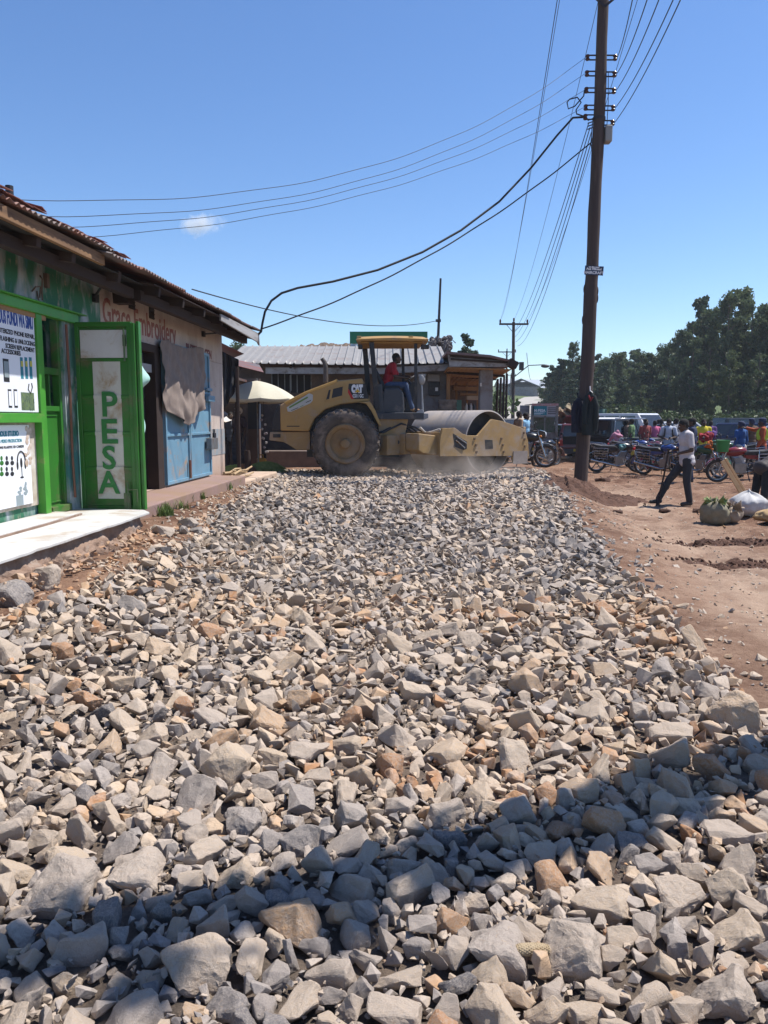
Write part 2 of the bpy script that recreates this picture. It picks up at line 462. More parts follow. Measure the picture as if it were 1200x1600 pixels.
throw(2000, .9, 8, lambda: rng.uniform(.064, .088), .76, .34)
throw(1200, 8, 19.5, lambda: rng.uniform(.085, .115), .85, .2)
throw(13000, .9, 8, lambda: rng.uniform(.046, .064), .66, .42)
throw(46000, .9, 8, lambda: rng.uniform(.031, .048), .62, .5)
throw(46000, 8, 19.6, lambda: rng.uniform(.042, .076), .62, .26)
throw(70000, .9, 7, lambda: rng.uniform(.02, .034), .70, .7)
throw(24000, 7, 14, lambda: rng.uniform(.035, .05), .76, .35)
for _ in range(16000):      # chips and grit in the gaps
    Y = rng.uniform(.9, 8.5); w = .56 * Y + .8; x = rng.uniform(-w, w); r = rng.uniform(.007, .019)
    if in_road(x, Y, r): STONES.append([x, Y, r, min(1, max(0, zone_tint(x, Y) + .05 + rng.normal(0, .16))), 1.3, None, None])
NTOP = len(STONES)
# loose strays past the borders
for _ in range(420):
    Y = rng.uniform(3, 18); side = rng.choice((-1, 1)); off = abs(rng.normal(0, .28))
    x = road_right(Y) + off if side > 0 else road_left(Y) - off * .8
    if side < 0 and (Y < 6.4 or rng.random() < .65): continue
    r = rng.uniform(.02, .055); STONES.append([x, Y, r, zone_tint(x, Y) + rng.normal(0, .15), .15, None, None])
def stone_matrix(s):
    x, y, r, tint, zo, lab, sq = s
    far = ss((y - 7) / 6)
    tilt = lerp(.52, .5, far)
    e = Euler((rng.normal(0, tilt), rng.normal(0, tilt), rng.uniform(0, 6.283))).to_matrix().to_4x4()
    z = gz(x, y) + r * zo * rng.uniform(.4, 1.6) + (rng.uniform(0, .022) if zo > .24 else 0)
    if lab: e = Euler((rng.normal(0, .12), rng.normal(0, .12), rng.uniform(-.5, .5))).to_matrix().to_4x4(); z = gz(x, y) + r * .35
    return Matrix.Translation((x, y, z)) @ e @ Matrix.Diagonal((r * rng.uniform(.9, 1.15), r * rng.uniform(.85, 1.0), r * rng.uniform(.68, 1.05) * lerp(1, .78, far) * (.95 + .45 * sq if sq else 1), 1))
order = sorted(range(len(STONES)), key=lambda i: -(STONES[i][2] / math.hypot(STONES[i][1], 1.5, STONES[i][0]) + (9 if STONES[i][5] else 0)) if abs(STONES[i][0]) < .54 * (STONES[i][1] + .25) and STONES[i][1] > 1.75 else 1)
single = order[:300]; sset = set(single)
SM1 = stone_mat('broken_stone', True); SM2 = stone_mat('broken_stone_mass', False)
pm = {}
def proto_mesh(k, i):
    if (k, i) not in pm:
        v, f = PROTO[k][i]; me = bpy.data.meshes.new('stone'); me.from_pydata(v.tolist(), [], f.tolist()); me.materials.append(SM1); pm[k, i] = me
    return pm[k, i]
def tone(t): return 'dark blue grey' if t < .2 else 'mid grey' if t < .38 else 'pale greyish' if t < .52 else 'light tan' if t < .68 else 'yellowish tan' if t < .86 else 'rusty orange'
def build_stones():
    for q, i in enumerate(single):
        s = STONES[i]
        o = bpy.data.objects.new('stone', proto_mesh(4, q % 4) if s[5] and s[2] > .09 else proto_mesh(3, q % 22)); col.objects.link(o)
        o.matrix_world = stone_matrix(s); o['tint'] = float(s[3])
        if s[5]: tag(o, s[5], 'stone', 'large stones in the near road bed')
        else:
            sz = 'fist sized' if s[2] < .062 else 'head sized' if s[2] < .092 else 'large'
            where = 'in the foreground road bed' if s[1] < 2.9 else 'in the road bed farther on'
            tag(o, f'{sz} {tone(s[3])} broken stone lying loose {where}', 'stone', f'{sz} {tone(s[3])} stones {where}')
    V = []; F = []; T = []; n = 0
    for i, s in enumerate(STONES):
        if i in sset: continue
        k = 1 if s[2] < .02 else 3 if s[1] < 3.2 and s[2] > .045 else 2 if s[1] < 6 else 1
        v, f = PROTO[k][i % len(PROTO[k])]
        M = np.array(stone_matrix(s)); w = v @ M[:3, :3].T + M[:3, 3]
        V.append(w); F.append(f + n); T.append(np.full(len(v), s[3])); n += len(v)
    V = np.concatenate(V); F = np.concatenate(F); T = np.concatenate(T)
    me = bpy.data.meshes.new('road_stones')
    me.vertices.add(len(V)); me.vertices.foreach_set('co', V.ravel().astype(np.float32))
    me.loops.add(F.size); me.loops.foreach_set('vertex_index', F.ravel().astype(np.int32))
    me.polygons.add(len(F)); me.polygons.foreach_set('loop_start', np.arange(0, F.size, 3, dtype=np.int32))
    me.update(calc_edges=True); me.validate(); me.shade_flat()
    a = me.attributes.new('tint', 'FLOAT', 'POINT'); a.data.foreach_set('value', T.astype(np.float32))
    me.materials.append(SM2)
    o = bpy.data.objects.new('road_stones', me); col.objects.link(o)
    tag(o, 'bed of loose broken stone spread along the whole road', 'gravel', None, 'stuff')
    print('STONES', len(STONES), 'faces', len(F))
build_stones()
# packed fines between the stones: the road bed itself
def road_bed():
    m, N, L, b = nt('stone_fines'); v = coords(N, L)
    n = noise_n(N, L, 38, 8, .8, v); n2 = noise_n(N, L, 3, 5, .6, v)
    c = mixc(N, L, mrange(N, L, n, .38, .62), (.10, .08, .066), (.27, .215, .172)); c = mixc(N, L, mrange(N, L, n2, .4, .65), c, mixc(N, L, .5, c, (.3, .2, .13)))
    L.new(c, b.inputs['Base Color']); b.inputs['Roughness'].default_value = .95
    bump(N, L, b, n, 1, .04)
    g = MB(); ny = 150; nx = 44
    def fn(u, w):
        Y = .7 + 18.9 * u; x = lerp(road_left(Y) + .08, road_right(Y) - .12, w)
        return (x, Y, gz(x, Y) + .004 + .022 * noise.noise((x * 7, Y * 7, 2)))
    g.grid(fn, ny, nx); o = g.build('road', m, smooth=180); o['kind'] = 'structure'
road_bed()
def corn_cob():
    p = PG(830, 1516); m = mat('dry_cob', (.42, .33, .21), (.30, .22, .13), 30, .8, bmp=.6, bscale=120)
    b = MB(); prof = [(.001, -.075), (.014, -.07), (.021, -.04), (.023, 0), (.021, .035), (.016, .066), (.001, .074)]
    b.lathe(prof, axis='X', n=14)
    for i in range(14):
        for k in range(15):
            t = 2 * math.pi * (i + .5 * (k % 2)) / 14; h = -.062 + .0088 * k; r = .0205 - abs(h) ** 2 * 1.4
            b.ell((h, r * math.cos(t), r * math.sin(t)), (.0042, .0042, .0036), None, 6, 4)
    o = b.build('corn_cob', m, smooth=60); o.scale = (.8, .8, .8); o.location = p + Vector((0, 0, .065)); o.rotation_euler = (0, R(8), R(12))
    tag(o, 'dry stripped maize cob lying on the stones at the bottom centre', 'corn cob')
corn_cob()
# ------------------------------------------------------------------ shop row on the left (local: x out to the street, y along it, z up)
SA = R(3.6); SO = Vector((-3.5, 7, 0))
SN = Vector((math.cos(SA), -math.sin(SA), 0)); SS = Vector((math.sin(SA), math.cos(SA), 0))
def WL(px, py, xo=0.0):
    d = ray(px, py); t = (xo + SO.dot(SN)) / d.dot(SN); p = CAM + d * t
    return ((p - SO).dot(SS), p.z)
def WY(px, py, yo):
    d = ray(px, py); t = (yo + SO.dot(SS)) / d.dot(SS); p = CAM + d * t
    return ((p - SO).dot(SN), p.z)
def LW(x, y, z): return SO + SN * x + SS * y + Vector((0, 0, z))
def wall_M(x, y, z): return frame_M((x, y, z), (0, 1, 0), (0, 0, 1))      # lettering on a wall that faces the street
def leaf_M(x, y, z): return frame_M((x, y, z), (1, 0, 0), (0, 0, 1))      # lettering on a leaf that faces down the street

def camo_mat():
    m, N, L, b = nt('patchy_green_paint'); v = coords(N, L, (1, 1.5, .62))
    n = noise_n(N, L, 2.6, 5, .55, v, .4); n2 = noise_n(N, L, 7, 7, .7, v)
    c = mixc(N, L, mrange(N, L, n, .36, .54), (.36, .39, .41), (.03, .15, .08))
    n3 = noise_n(N, L, 1.7, 4, .5, coords(N, L, (1, 1.2, .8)), 1)
    c = mixc(N, L, mrange(N, L, n3, .56, .66), c, (.05, .19, .18))
    c = mixc(N, L, mrange(N, L, n2, .57, .68, 0, .8), c, (.42, .34, .26))
    L.new(c, b.inputs['Base Color']); b.inputs['Roughness'].default_value = .85
    bump(N, L, b, noise_n(N, L, 40, 6, .7, v), .3, .006); return m
def plaster_mat():
    m, N, L, b = nt('stained_plaster'); v = coords(N, L, (1, 1, .45)); v2 = coords(N, L)
    n = noise_n(N, L, 2.2, 8, .68, v, .5); n2 = noise_n(N, L, 6, 8, .75, v2, .6); n3 = noise_n(N, L, 30, 6, .7, v2)
    c = mixc(N, L, mrange(N, L, n, .38, .62), (.40, .32, .275), (.53, .45, .39))
    c = mixc(N, L, mrange(N, L, n2, .58, .72), c, (.26, .15, .10))
    g = N.new('ShaderNodeSeparateXYZ'); L.new(v2, g.inputs[0])
    low = mrange(N, L, g.outputs['Z'], .6, 1.25, .75, 0); f = N.new('ShaderNodeMath'); f.operation = 'MULTIPLY'; L.new(low, f.inputs[0]); L.new(mrange(N, L, n, .3, .6), f.inputs[1])
    c = mixc(N, L, f.outputs[0], c, (.36, .21, .135))
    L.new(c, b.inputs['Base Color']); b.inputs['Roughness'].default_value = .9
    bump(N, L, b, n3, .4, .01); return m
def rust_mat(name, a, bcol, r=(.22, .075, .045), amt=.5):
    m, N, L, b = nt(name); v = coords(N, L, (.4, 1, 1))
    n = noise_n(N, L, 2.3, 9, .7, v, .6); n2 = noise_n(N, L, 14, 8, .75, v)
    c = mixc(N, L, mrange(N, L, n2, .35, .65), a, bcol)
    c = mixc(N, L, mrange(N, L, n, .7 - amt * .45, .85 - amt * .4), c, r)
    L.new(c, b.inputs['Base Color']); b.inputs['Roughness'].default_value = .6; b.inputs['Metallic'].default_value = .25
    return m
M_camo = camo_mat(); M_plaster = plaster_mat()
M_green = mat('green_enamel', (.026, .175, .02), (.034, .13, .022), 3, .42, 0, .1, 50, dirt=(.13, .115, .06), dirt_amt=.3, coat=.15)
M_greenl = mat('light_green_enamel', (.07, .30, .035), (.05, .24, .03), 4, .4, dirt=(.25, .2, .1), dirt_amt=.2)
M_white = mat('grubby_white_paint', (.62, .60, .60), (.55, .53, .52), 3, .6, dirt=(.38, .27, .17), dirt_amt=.28)
M_board = mat('poster_vinyl', (.78, .80, .84), (.74, .76, .80), 3, .45)
M_ink_b = plain('blue_ink', (.025, .07, .30)); M_ink_k = plain('black_ink', (.02, .02, .025)); M_ink_t = plain('teal_ink', (.03, .20, .26)); M_ink_y = plain('yellow_ink', (.5, .45, .08)); M_ink_g = plain('grey_ink', (.25, .30, .32))
M_dkwood = mat('dark_weathered_wood', (.042, .025, .019), (.027, .017, .014), 3, .85, 0, .4, 30, (1, .15, 1))
M_ltwood = mat('raw_plank_wood', (.36, .21, .10), (.27, .15, .07), 3, .75, 0, .25, 30, (1, .12, 1.5), dirt=(.10, .06, .04), dirt_amt=.35)
M_greywood = mat('grey_weathered_board', (.36, .36, .37), (.24, .23, .22), 4, .85, 0, .4, 30, (1, .15, 1.5), dirt=(.12, .09, .07), dirt_amt=.4)
M_rustroof = rust_mat('rusty_corrugated_iron', (.15, .12, .11), (.10, .09, .088), (.21, .085, .06), .5)
M_darkroof = rust_mat('dark_corrugated_iron', (.10, .085, .085), (.15, .12, .11), (.2, .07, .05), .55)
M_dark = mat('painted_interior_shade', (.02, .019, .018), (.03, .026, .022), 3, .9)  # near-black colour stands in for the shade inside openings
M_red = mat('faded_red_paint', (.24, .045, .04), (.30, .17, .14), 22, .8)
M_maroon = mat('faded_maroon_paint', (.16, .03, .035), (.22, .09, .08), 14, .8)
M_blue = mat('sky_blue_steel', (.16, .30, .40), (.13, .255, .345), 4, .42, 0, .06, 50, dirt=(.34, .22, .13), dirt_amt=.25)
M_steel = mat('dull_steel', (.23, .24, .25), (.17, .17, .17), 8, .45, .5, dirt=(.16, .09, .05), dirt_amt=.35)
M_tile = mat('white_terrazzo', (.56, .55, .525), (.45, .44, .42), 2.2, .55, 0, .05, 60, dirt=(.36, .29, .22), dirt_amt=.4)
M_conc = mat('broken_concrete', (.32, .22, .165), (.21, .135, .095), 7, .95, 0, .9, 18, dirt=(.40, .34, .29), dirt_amt=.35, bdist=.03)
M_pink = mat('pink_cement', (.29, .185, .165), (.225, .15, .135), 3, .85, 0, .3, 40, dirt=(.25, .165, .115), dirt_amt=.6)
M_cream = mat('worn_cream_cement', (.50, .38, .28), (.38, .27, .2), 3, .85, 0, .3, 30)

def corrugated(p0, along, up, w, l, m, name, parent, pitch=.076, amp=.011, seed=1, rag=.04):
    """Sheets laid side by side; along = eave direction, up = slope direction."""
    along = Vector(along).normalized(); up = Vector(up).normalized(); nrm = along.cross(up).normalized()
    if nrm.z < 0: nrm = -nrm
    b = MB(); rs = random.Random(seed); k = max(2, int(w / pitch)); sw = 8
    n = 6 * k // 1
    sheet = {}
    def fn(u, v):
        a = u * w; i = int(a / .76); 
        if i not in sheet: sheet[i] = (rs.uniform(-rag, rag), rs.uniform(-.012, .012))
        e, h = sheet[i]
        return Vector(p0) + along * a + up * (v * l + e * (1 - v) * (1 if v < .5 else 0)) + nrm * (amp * math.sin(2 * math.pi * a / pitch) + h * (1 - v) + .004 * math.sin(a * 3.1 + v * 4))
    b.grid(fn, int(w / pitch * 5), 6)
    return b.build(name, m, parent, smooth=70, thick=.003)

# ---- phone repair shop in green
shop = thing('shop_building', 'phone repair shop with patchy green painted wall, green steel front and rusty iron roof', 'shop', SO, -SA)
T0 = WL(125, 497)[1]                     # top of the shop front opening, about 2.7 m
b = MB()
b.bx((-.18, -6, T0), (0, 2.3, 3.22)); b.bx((-.18, 1.32, .3), (0, 2.3, T0)); b.bx((-.18, -6, .2), (-.07, .9, .74)); b.bx((-3.5, -6, .2), (-3.3, 2.3, 3.3)); b.bx((-3.3, 2.1, .2), (-.18, 2.3, 3.25))
b.build('wall', M_camo, shop)
MB().bx((-3.3, -6, .2), (-.18, 2.1, .58)).build('floor', M_conc, shop)
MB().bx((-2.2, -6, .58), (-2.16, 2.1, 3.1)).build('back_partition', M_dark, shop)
b = MB(); b.bx((-.05, -6, T0 - .085), (.05, 1.62, T0 + .015)); b.bx((-.02, -6, T0 + .015), (.09, 1.75, T0 + .03)); b.build('lintel', M_greenl, shop, bevel=.006)
MB().bx((-.03, -6, T0 - .13), (.02, .95, T0 - .085)).build('shutter_batten', M_ltwood, shop)
b = MB()
for y in (.79, ): b.bx((-.06, y - .05, .6), (.03, y + .06, T0 - .085))
b.bx((-.06, -6, 1.565), (.035, .74, 1.655)); b.bx((-.06, -2.2, .6), (.03, -2.1, T0 - .085))
b.build('window_frame', M_greenl, shop, bevel=.005)
MB().bx((-.07, -6, .74), (-.045, .76, 1.565)).build('lower_panel', mat('worn_panel', (.45, .38, .30), (.32, .26, .2), 4, .8, dirt=(.62, .58, .53), dirt_amt=.5), shop)
MB().bx((-.06, -6, 1.655), (-.045, .76, T0 - .085)).build('window_board', M_white, shop)
# inner doorway: green lower leaf, curtained hatch, carton in the transom
d = MB(); d.bx((-.10, .86, .66), (-.07, 1.30, 1.70))
door = d.build('door', M_green, shop, bevel=.004)
f = MB()
for a, c in (((-.11, .86, .62), (-.03, .90, T0 - .085)), ((-.11, 1.27, .62), (-.03, 1.32, T0 - .085)), ((-.11, .90, 2.06), (-.03, 1.27, 2.13)), ((-.105, .90, 1.68), (-.04, 1.27, 1.735)), ((-.1, 1.08, 1.735), (-.05, 1.105, 2.06)), ((-.11, .90, .62), (.02, 1.32, .69)), ((-.068, .92, .72), (-.058, 1.25, .735)), ((-.068, .92, 1.63), (-.058, 1.25, 1.645))): f.bx(a, c)
f.build('door_frame', M_green, door, bevel=.004)
M_lace = mat('grey_lace_curtain', (.42, .38, .40), (.28, .25, .27), 20, .9)
for y0, y1, mm in ((.905, 1.03, M_lace), (1.12, 1.27, mat('dark_curtain', (.04, .035, .045), (.03, .025, .03), 10, .9))):
    c = MB(); c.grid(lambda u, v: (-.16 + .012 * math.sin(u * 22), lerp(y0, y1 - .03 * v, u), lerp(2.04, 1.74, v)), 26, 6)
    c.build('curtain', mm, shop, smooth=80, thick=.004)
carton = MB().bx((-.30, .90, 2.135), (-.14, 1.16, 2.40)).build('carton', mat('carton', (.30, .21, .14), (.25, .175, .115), 5, .85), None, bevel=.004)
carton.location = SO; carton.rotation_euler = (0, 0, -SA); tag(carton, 'brown cardboard carton standing in the glazed transom over the inner green door', 'carton')
b = MB(); b.bx((-.139, .98, 2.31), (-.138, 1.05, 2.35)); b.bx((-.139, .94, 2.24), (-.138, 1.10, 2.255)); b.build('print', M_ink_k, carton)
MB().tube([(.03, 1.36, 2.6), (.035, 1.365, 1.9), (.03, 1.36, 1.2), (.035, 1.37, .75)], .014, 6).build('rusty_pipe', rust_mat('rusty_pipe_metal', (.2, .1, .06), (.13, .07, .05)), shop)
b = MB(); b.tube([(.01, .9, 3.02), (.05, .86, 2.98), (.05, .84, 2.86), (.03, .88, 2.78)], .008, 6); b.bx((.0, .98, 2.92), (.04, 1.03, 3.06)); b.tube([(.01, .72, 2.84), (.06, .70, 2.88), (.06, .80, 2.9), (.02, .85, 2.80)], .008, 6)
b.tube([(.01, .82, 2.86), (.02, .84, 2.72)], .006, 6); b.build('wire_bracket', mat('corroded_bracket', (.17, .12, .09)), shop)
# roof, fascia, rafters
sl_r = R(13); eaveA = (.66, -6, 3.30)
corrugated(eaveA, (0, 1, 0), (-math.cos(sl_r), 0, math.sin(sl_r)), 7.2, 4.4, M_rustroof, 'roof', shop, .088, .014, 3, .07)
b = MB(); b.bx((.54, -6, 3.155), (.585, 1.12, 3.26)); b.build('fascia', M_ltwood, shop, bevel=.004)
b = MB(); b.bx((.30, -6, 3.02), (.40, 2.35, 3.13)); b.build('beam', M_dkwood, shop, bevel=.006)
for y in (-2.1, -1.1, -.1, .55, 1.62):
    MB().beam((-.3, y, 3.26), (.53, y, 3.13), .08, .12).build('rafter', M_dkwood, shop, bevel=.005)
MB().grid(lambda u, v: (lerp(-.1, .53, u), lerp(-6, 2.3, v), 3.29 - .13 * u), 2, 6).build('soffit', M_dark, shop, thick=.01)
# lapped broken sheet edge and conduit stub on the roof
b = MB(); rs = random.Random(5)
for i in range(26):
    y = lerp(-2.4, 1.5, i / 25) + rs.uniform(-.05, .05); w = rs.uniform(.12, .3); h = rs.uniform(.0, .05)
    b.quad([(.62, y, 3.335 + h), (.64 + rs.uniform(-.05, .03), y + w, 3.325 + h), (.40, y + w * .9, 3.39 + h), (.38, y, 3.40 + h)], .006)
b.build('ridge_flashing', rust_mat('red_oxide_sheet', (.34, .13, .10), (.25, .09, .07), (.4, .2, .16), .4), shop)
y_, z_ = WL(15, 303, .1)
MB().cone((.1, y_, 3.35), (.1, y_, z_ + .07), .035, .035, 10).build('conduit_stub', M_ink_k, shop)

# big open leaf with lettering
LY = WL(118, 505)[0] - .08
x0, z0 = WY(120, 797, LY); x1, z1 = WY(205, 503, LY)
x0 = .03
b = MB(); b.bx((x0, LY, z0), (x1, LY + .012, z1))
leaf = b.build('shutter_leaf', M_green, shop)
zs = [WY(160, p, LY)[1] for p in (562, 620, 677, 732)]
f = MB()
f.bx((x0, LY - .03, z0), (x0 + .045, LY + .035, z1)); f.bx((x1 - .05, LY - .03, z0), (x1, LY + .035, z1)); f.bx((x0, LY - .032, z1 - .05), (x1, LY + .035, z1)); f.bx((x0, LY - .032, z0), (x1, LY + .035, z0 + .055))
for z in zs: f.bx((x0 + .045, LY - .012, z - .02), (x1 - .05, LY - .001, z + .018))
f.build('leaf_frame', M_green, leaf, bevel=.006)
f = MB(); f.bx((x1 + .005, LY - .05, z0 + .01), (x1 + .045, LY + .02, z1 - .015)); f.bx((x1 + .052, LY - .02, z0 + .01), (x1 + .085, LY + .05, z1 + .005))
f.build('folded_leaf', M_green, shop, bevel=.005)
xa, za = WY(125, 516, LY); xb, zb = WY(203, 559, LY)
MB().bx((xa, LY - .012, zb), (xb, LY - .001, za)).build('leaf_top_panel', M_white, leaf)
xa = WY(146, 600, LY)[0]; xb = WY(189, 600, LY)[0]; tops = [zs[0] - .021] + [z - .021 for z in zs[1:]]; bots = [z + .019 for z in zs[1:]] + [WY(160, 779, LY)[1]]
b = MB()
for t, q in zip(tops, bots): b.bx((xa, LY - .004, q), (xb, LY - .001, t))
for z in zs[1:]: b.bx((xa, LY - .0145, z - .021), (xb, LY - .0125, z + .019))
b.build('leaf_stripe', mat('stripe_white_paint', (.60, .57, .53), (.52, .49, .45), 4, .6, dirt=(.36, .24, .14), dirt_amt=.3), leaf)
M_let = mat('hand_painted_green', (.03, .17, .045), (.045, .2, .06), 12, .6)
for ch, pt, pb in (('P', 612, 650), ('E', 655, 692), ('S', 697, 732), ('A', 736, 770)):
    xl_, zt = WY(159, pt, LY); zb_ = WY(159, pb, LY)[1]; xr_ = WY(183, pb, LY)[0]
    h = zt - zb_; text('letter', ch, h / .70, M_let, leaf, leaf_M((xl_ + xr_) / 2, LY - .0165, zb_), .001, 'CENTER', .98 if ch != 'E' else 1.1, .008)
b = MB(); b.tube([(x1 - .07, LY - .05, z1 - .42), (x1 - .07, LY - .05, z1 - .08)], .01, 6); b.box((x1 - .07, LY - .04, z1 - .2), (.03, .03, .12)); M_bolt = mat('painted_bolt', (.05, .13, .04), (.12, .12, .08), 12, .5); b.build('bolt', M_bolt, leaf); b = MB()
b.tube([(x1 - .09, LY - .06, z0 + .02), (x1 - .09, LY - .06, z0 + .32)], .013, 6); b.tube([(x1 - .09, LY - .06, z0 + .24), (x1 + .02, LY - .07, z0 + .24), (x1 + .02, LY - .07, z0 + .1)], .008, 6); b.box((x1 - .1, LY - .045, z0 + .1), (.07, .03, .2))
b.build('bolt', M_bolt, leaf)

# ---- posters on the shop front
def on_wall(o): o.location = SO; o.rotation_euler = (0, 0, -SA); return o
p1 = on_wall(MB().bx((-.04, -1.05, 1.665), (.012, .725, T0 - .10)).build('poster', M_board, None, bevel=.003))
tag(p1, 'white phone repair poster with blue headline and handset pictures above the green rail', 'poster')
def fit_text(nm, body, m, par, right, base, cap, width, bold=.0, x=.0135):
    o = text(nm, body, cap / .70, m, par, Matrix(), .0012, 'RIGHT', 1, bold)
    xs = [v.co.x for v in o.data.vertices]; k = width / (max(xs) - min(xs))
    o.data.transform(wall_M(x, right, base) @ Matrix.Diagonal((k, 1, 1, 1))); return o
def zl(px, py): return WL(px, py)[1]
fit_text('headline', 'FAMOUS FUNDI WA SIMU', M_ink_b, p1, .70, zl(40, 512.5), zl(40, 492) - zl(40, 513), .72, .006)
for body, yy, w, rt in (('COMPUTERIZED PHONE REPAIR,', 526.5, .78, .715), ('FLASHING & UNLOCKING', 538, .62, .72), ('SCREEN REPLACEMENT', 548, .52, .705), ('ACCESSORIES', 556.5, .33, .44)):
    fit_text('text_line', body, M_ink_k, p1, rt, zl(35, yy), .041, w, .0015)
def sticker(par, nm, px0, py0, px1, py1, m, x=.014, t=.002):
    y0, zt = WL(px0, py0); y1, zb = WL(px1, py1); return MB().bx((x - t, y0, zb), (x, y1, zt)).build(nm, m, par)
for px0, px1 in ((2, 13), (29, 35), (36, 42), (43, 49)):
    ph = sticker(p1, 'phone_picture', px0, 560 if px0 < 10 else 558, px1, 597 if px0 < 10 else 592, M_ink_k if px0 < 10 else M_ink_t, .0142)
    sticker(ph, 'screen', px0 + 1.2, 564, px1 - 1.2, 590 if px0 < 10 else 573, M_ink_g if px0 < 10 else M_ink_y, .0165)
for px0 in (10, 19):
    ph = sticker(p1, 'phone_picture', px0, 608, px0 + 7, 637, M_ink_k, .0142); sticker(ph, 'screen', px0 + .8, 611, px0 + 6.2, 634, M_board, .0165)
b = MB(); rs = random.Random(3)
for i in range(30):
    y, z = WL(rs.uniform(33, 51), rs.uniform(615, 640)); b.box((.0135, y, z), (.002, rs.uniform(.01, .05), rs.uniform(.004, .014)), (rs.uniform(0, 3), 0, 0))
b.bx((.0122, *WL(32, 641)), (.0126, *WL(51, 614)))
b.build('spare_parts_picture', mat('olive_print', (.16, .22, .08), (.08, .12, .1), 30, .6), p1)
b = MB(); y, z = WL(45, 605); b.tube([(.014, y - .02, z + .03), (.014, y - .04, z - .02), (.014, y, z - .06), (.014, y + .04, z), (.014, y + .03, z + .04)], .006, 5); b.build('earphone_picture', M_ink_k, p1)
p2 = on_wall(MB().bx((-.042, -1.05, .77), (-.03, .60, 1.545)).build('poster', M_board, None, bevel=.003))
tag(p2, 'weathered white studio poster with black silhouettes and a headphone under the green rail', 'poster')
fit_text('headline', 'VICTORIOUS STUDIO', M_ink_t, p2, .40, zl(25, 681), .045, .52, .003, -.0285)
fit_text('text_line', 'AUDIO & VIDEO PRODUCTION', M_ink_t, p2, .45, zl(25, 691), .03, .52, .001, -.0285)
fit_text('text_line', 'EVENTS: LIVE PLASTIC ID CARDS', M_ink_k, p2, .48, zl(25, 700), .022, .6, .001, -.0285)
for r_ in range(2):
    for c_ in range(4):
        y, z = WL(-6 + 8.2 * c_, 716 + 17 * r_, -.03); b = MB(); b.ell((-.029, y, z), (.0015, .02, .022)); b.ell((-.029, y, z - .045), (.0015, .034, .022)); b.build('portrait_silhouette', M_ink_k if c_ != 1 else M_green, p2, smooth=60)
y, z = WL(33, 720, -.03); b = MB()
b.tube([(-.029, y + .07 * math.cos(t), z + .09 * math.sin(t)) for t in [math.pi * k / 12 for k in range(13)]], .008, 5); b.ell((-.029, y - .07, z - .04), (.002, .018, .045)); b.ell((-.029, y + .07, z - .04), (.002, .018, .045)); b.ell((-.029, y, z - .02), (.002, .022, .05)); b.tube([(-.029, y, z - .07), (-.029, y, z - .15)], .005, 5); b.ell((-.029, y, z - .16), (.002, .035, .01)); b.build('headphone_picture', M_ink_k, p2)
y, z = WL(33, 778, -.03); b = MB(); b.bx((-.03, y - .09, z - .07), (-.0285, y + .04, z + .03))
for i in range(14): b.ell((-.029, y + rs.uniform(-.06, .12), z + rs.uniform(.03, .13)), (.0015, rs.uniform(.012, .03), rs.uniform(.012, .022)))
b.build('camera_picture', M_ink_g, p2)
b = MB()
for i in range(16):
    y = rs.uniform(.50, .62); z = rs.uniform(1.15, 1.53); b.ell((-.0285, y, z), (.0025, rs.uniform(.015, .04), rs.uniform(.02, .05)), (rs.uniform(0, 3), 0, 0), 7, 4)
b.build('torn_paper', mat('torn_brown_paper', (.36, .24, .16), (.6, .54, .48), 16, .9), p2)

# ---- plastered embroidery shop
emb = thing('shop_building', 'low plastered embroidery shop with red hand lettering, blue steel doors and dark iron roof', 'shop', SO, -SA)
Y1 = 7.62
b = MB(); b.bx((-.2, 2.305, 2.62), (0, Y1, 3.24)); b.bx((-.2, 2.305, .2), (0, 3.3, 2.62)); b.bx((-.2, 4.22, .2), (0, Y1, 2.62)); b.bx((-.2, 3.3, .2), (0, 4.22, .6)); b.bx((-4, Y1 - .2, .1), (-.2, Y1, 3.2)); b.bx((-4.2, 2.305, .1), (-4, Y1, 3.2))
b.build('wall', M_plaster, emb, bevel=.012)
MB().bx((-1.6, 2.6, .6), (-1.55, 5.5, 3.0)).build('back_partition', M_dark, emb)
MB().bx((-1.55, 2.6, .55), (-.2, 5.5, .6)).build('floor', M_pink, emb)
b = MB(); b.bx((-.14, 3.3, .6), (.02, 3.36, 2.62)); b.bx((-.14, 3.98, .6), (.03, 4.22, 2.6)); b.bx((-.14, 3.36, 2.52), (.03, 4.22, 2.63)); b.build('door_frame', M_dkwood, emb, bevel=.006)
MB().bx((-.3, 3.4, 2.25), (-.02, 3.98, 2.36)).build('shelf_plank', M_greywood, emb)
text('lettering', 'Grace Embroidery', .45, M_red, emb, wall_M(.002, 2.36, 2.735), .0012, 'LEFT', .78, .007)
t_ = text('lettering', 'BLESSINGS GEN', .20, M_maroon, emb, wall_M(.002, 5.47, 2.66), .0012, 'LEFT', 1.02, .008)
for pa, pb in (((200, 460), (211, 485)), ((232, 473), (241, 500))):
    ya, za = WL(*pa); yb, zb = WL(*pb); v_ = MB().bx((-.02, ya, zb), (.004, yb, za)).build('vent', M_dark, emb)  # solid dark box, its colour stands in for the shaded hole
    f = MB(); 
    for k in range(4): f.bx((.004, ya, lerp(zb, za, (k + .3) / 4)), (.012, yb, lerp(zb, za, (k + .5) / 4)))
    f.build('vent_slat', M_dkwood, v_)
y, z = WL(226, 466); MB().ell((0, y, z), (.03, .05, .04)).build('wall_hole_shade', M_dark, emb)  # dark lump painted as the shade inside a hole
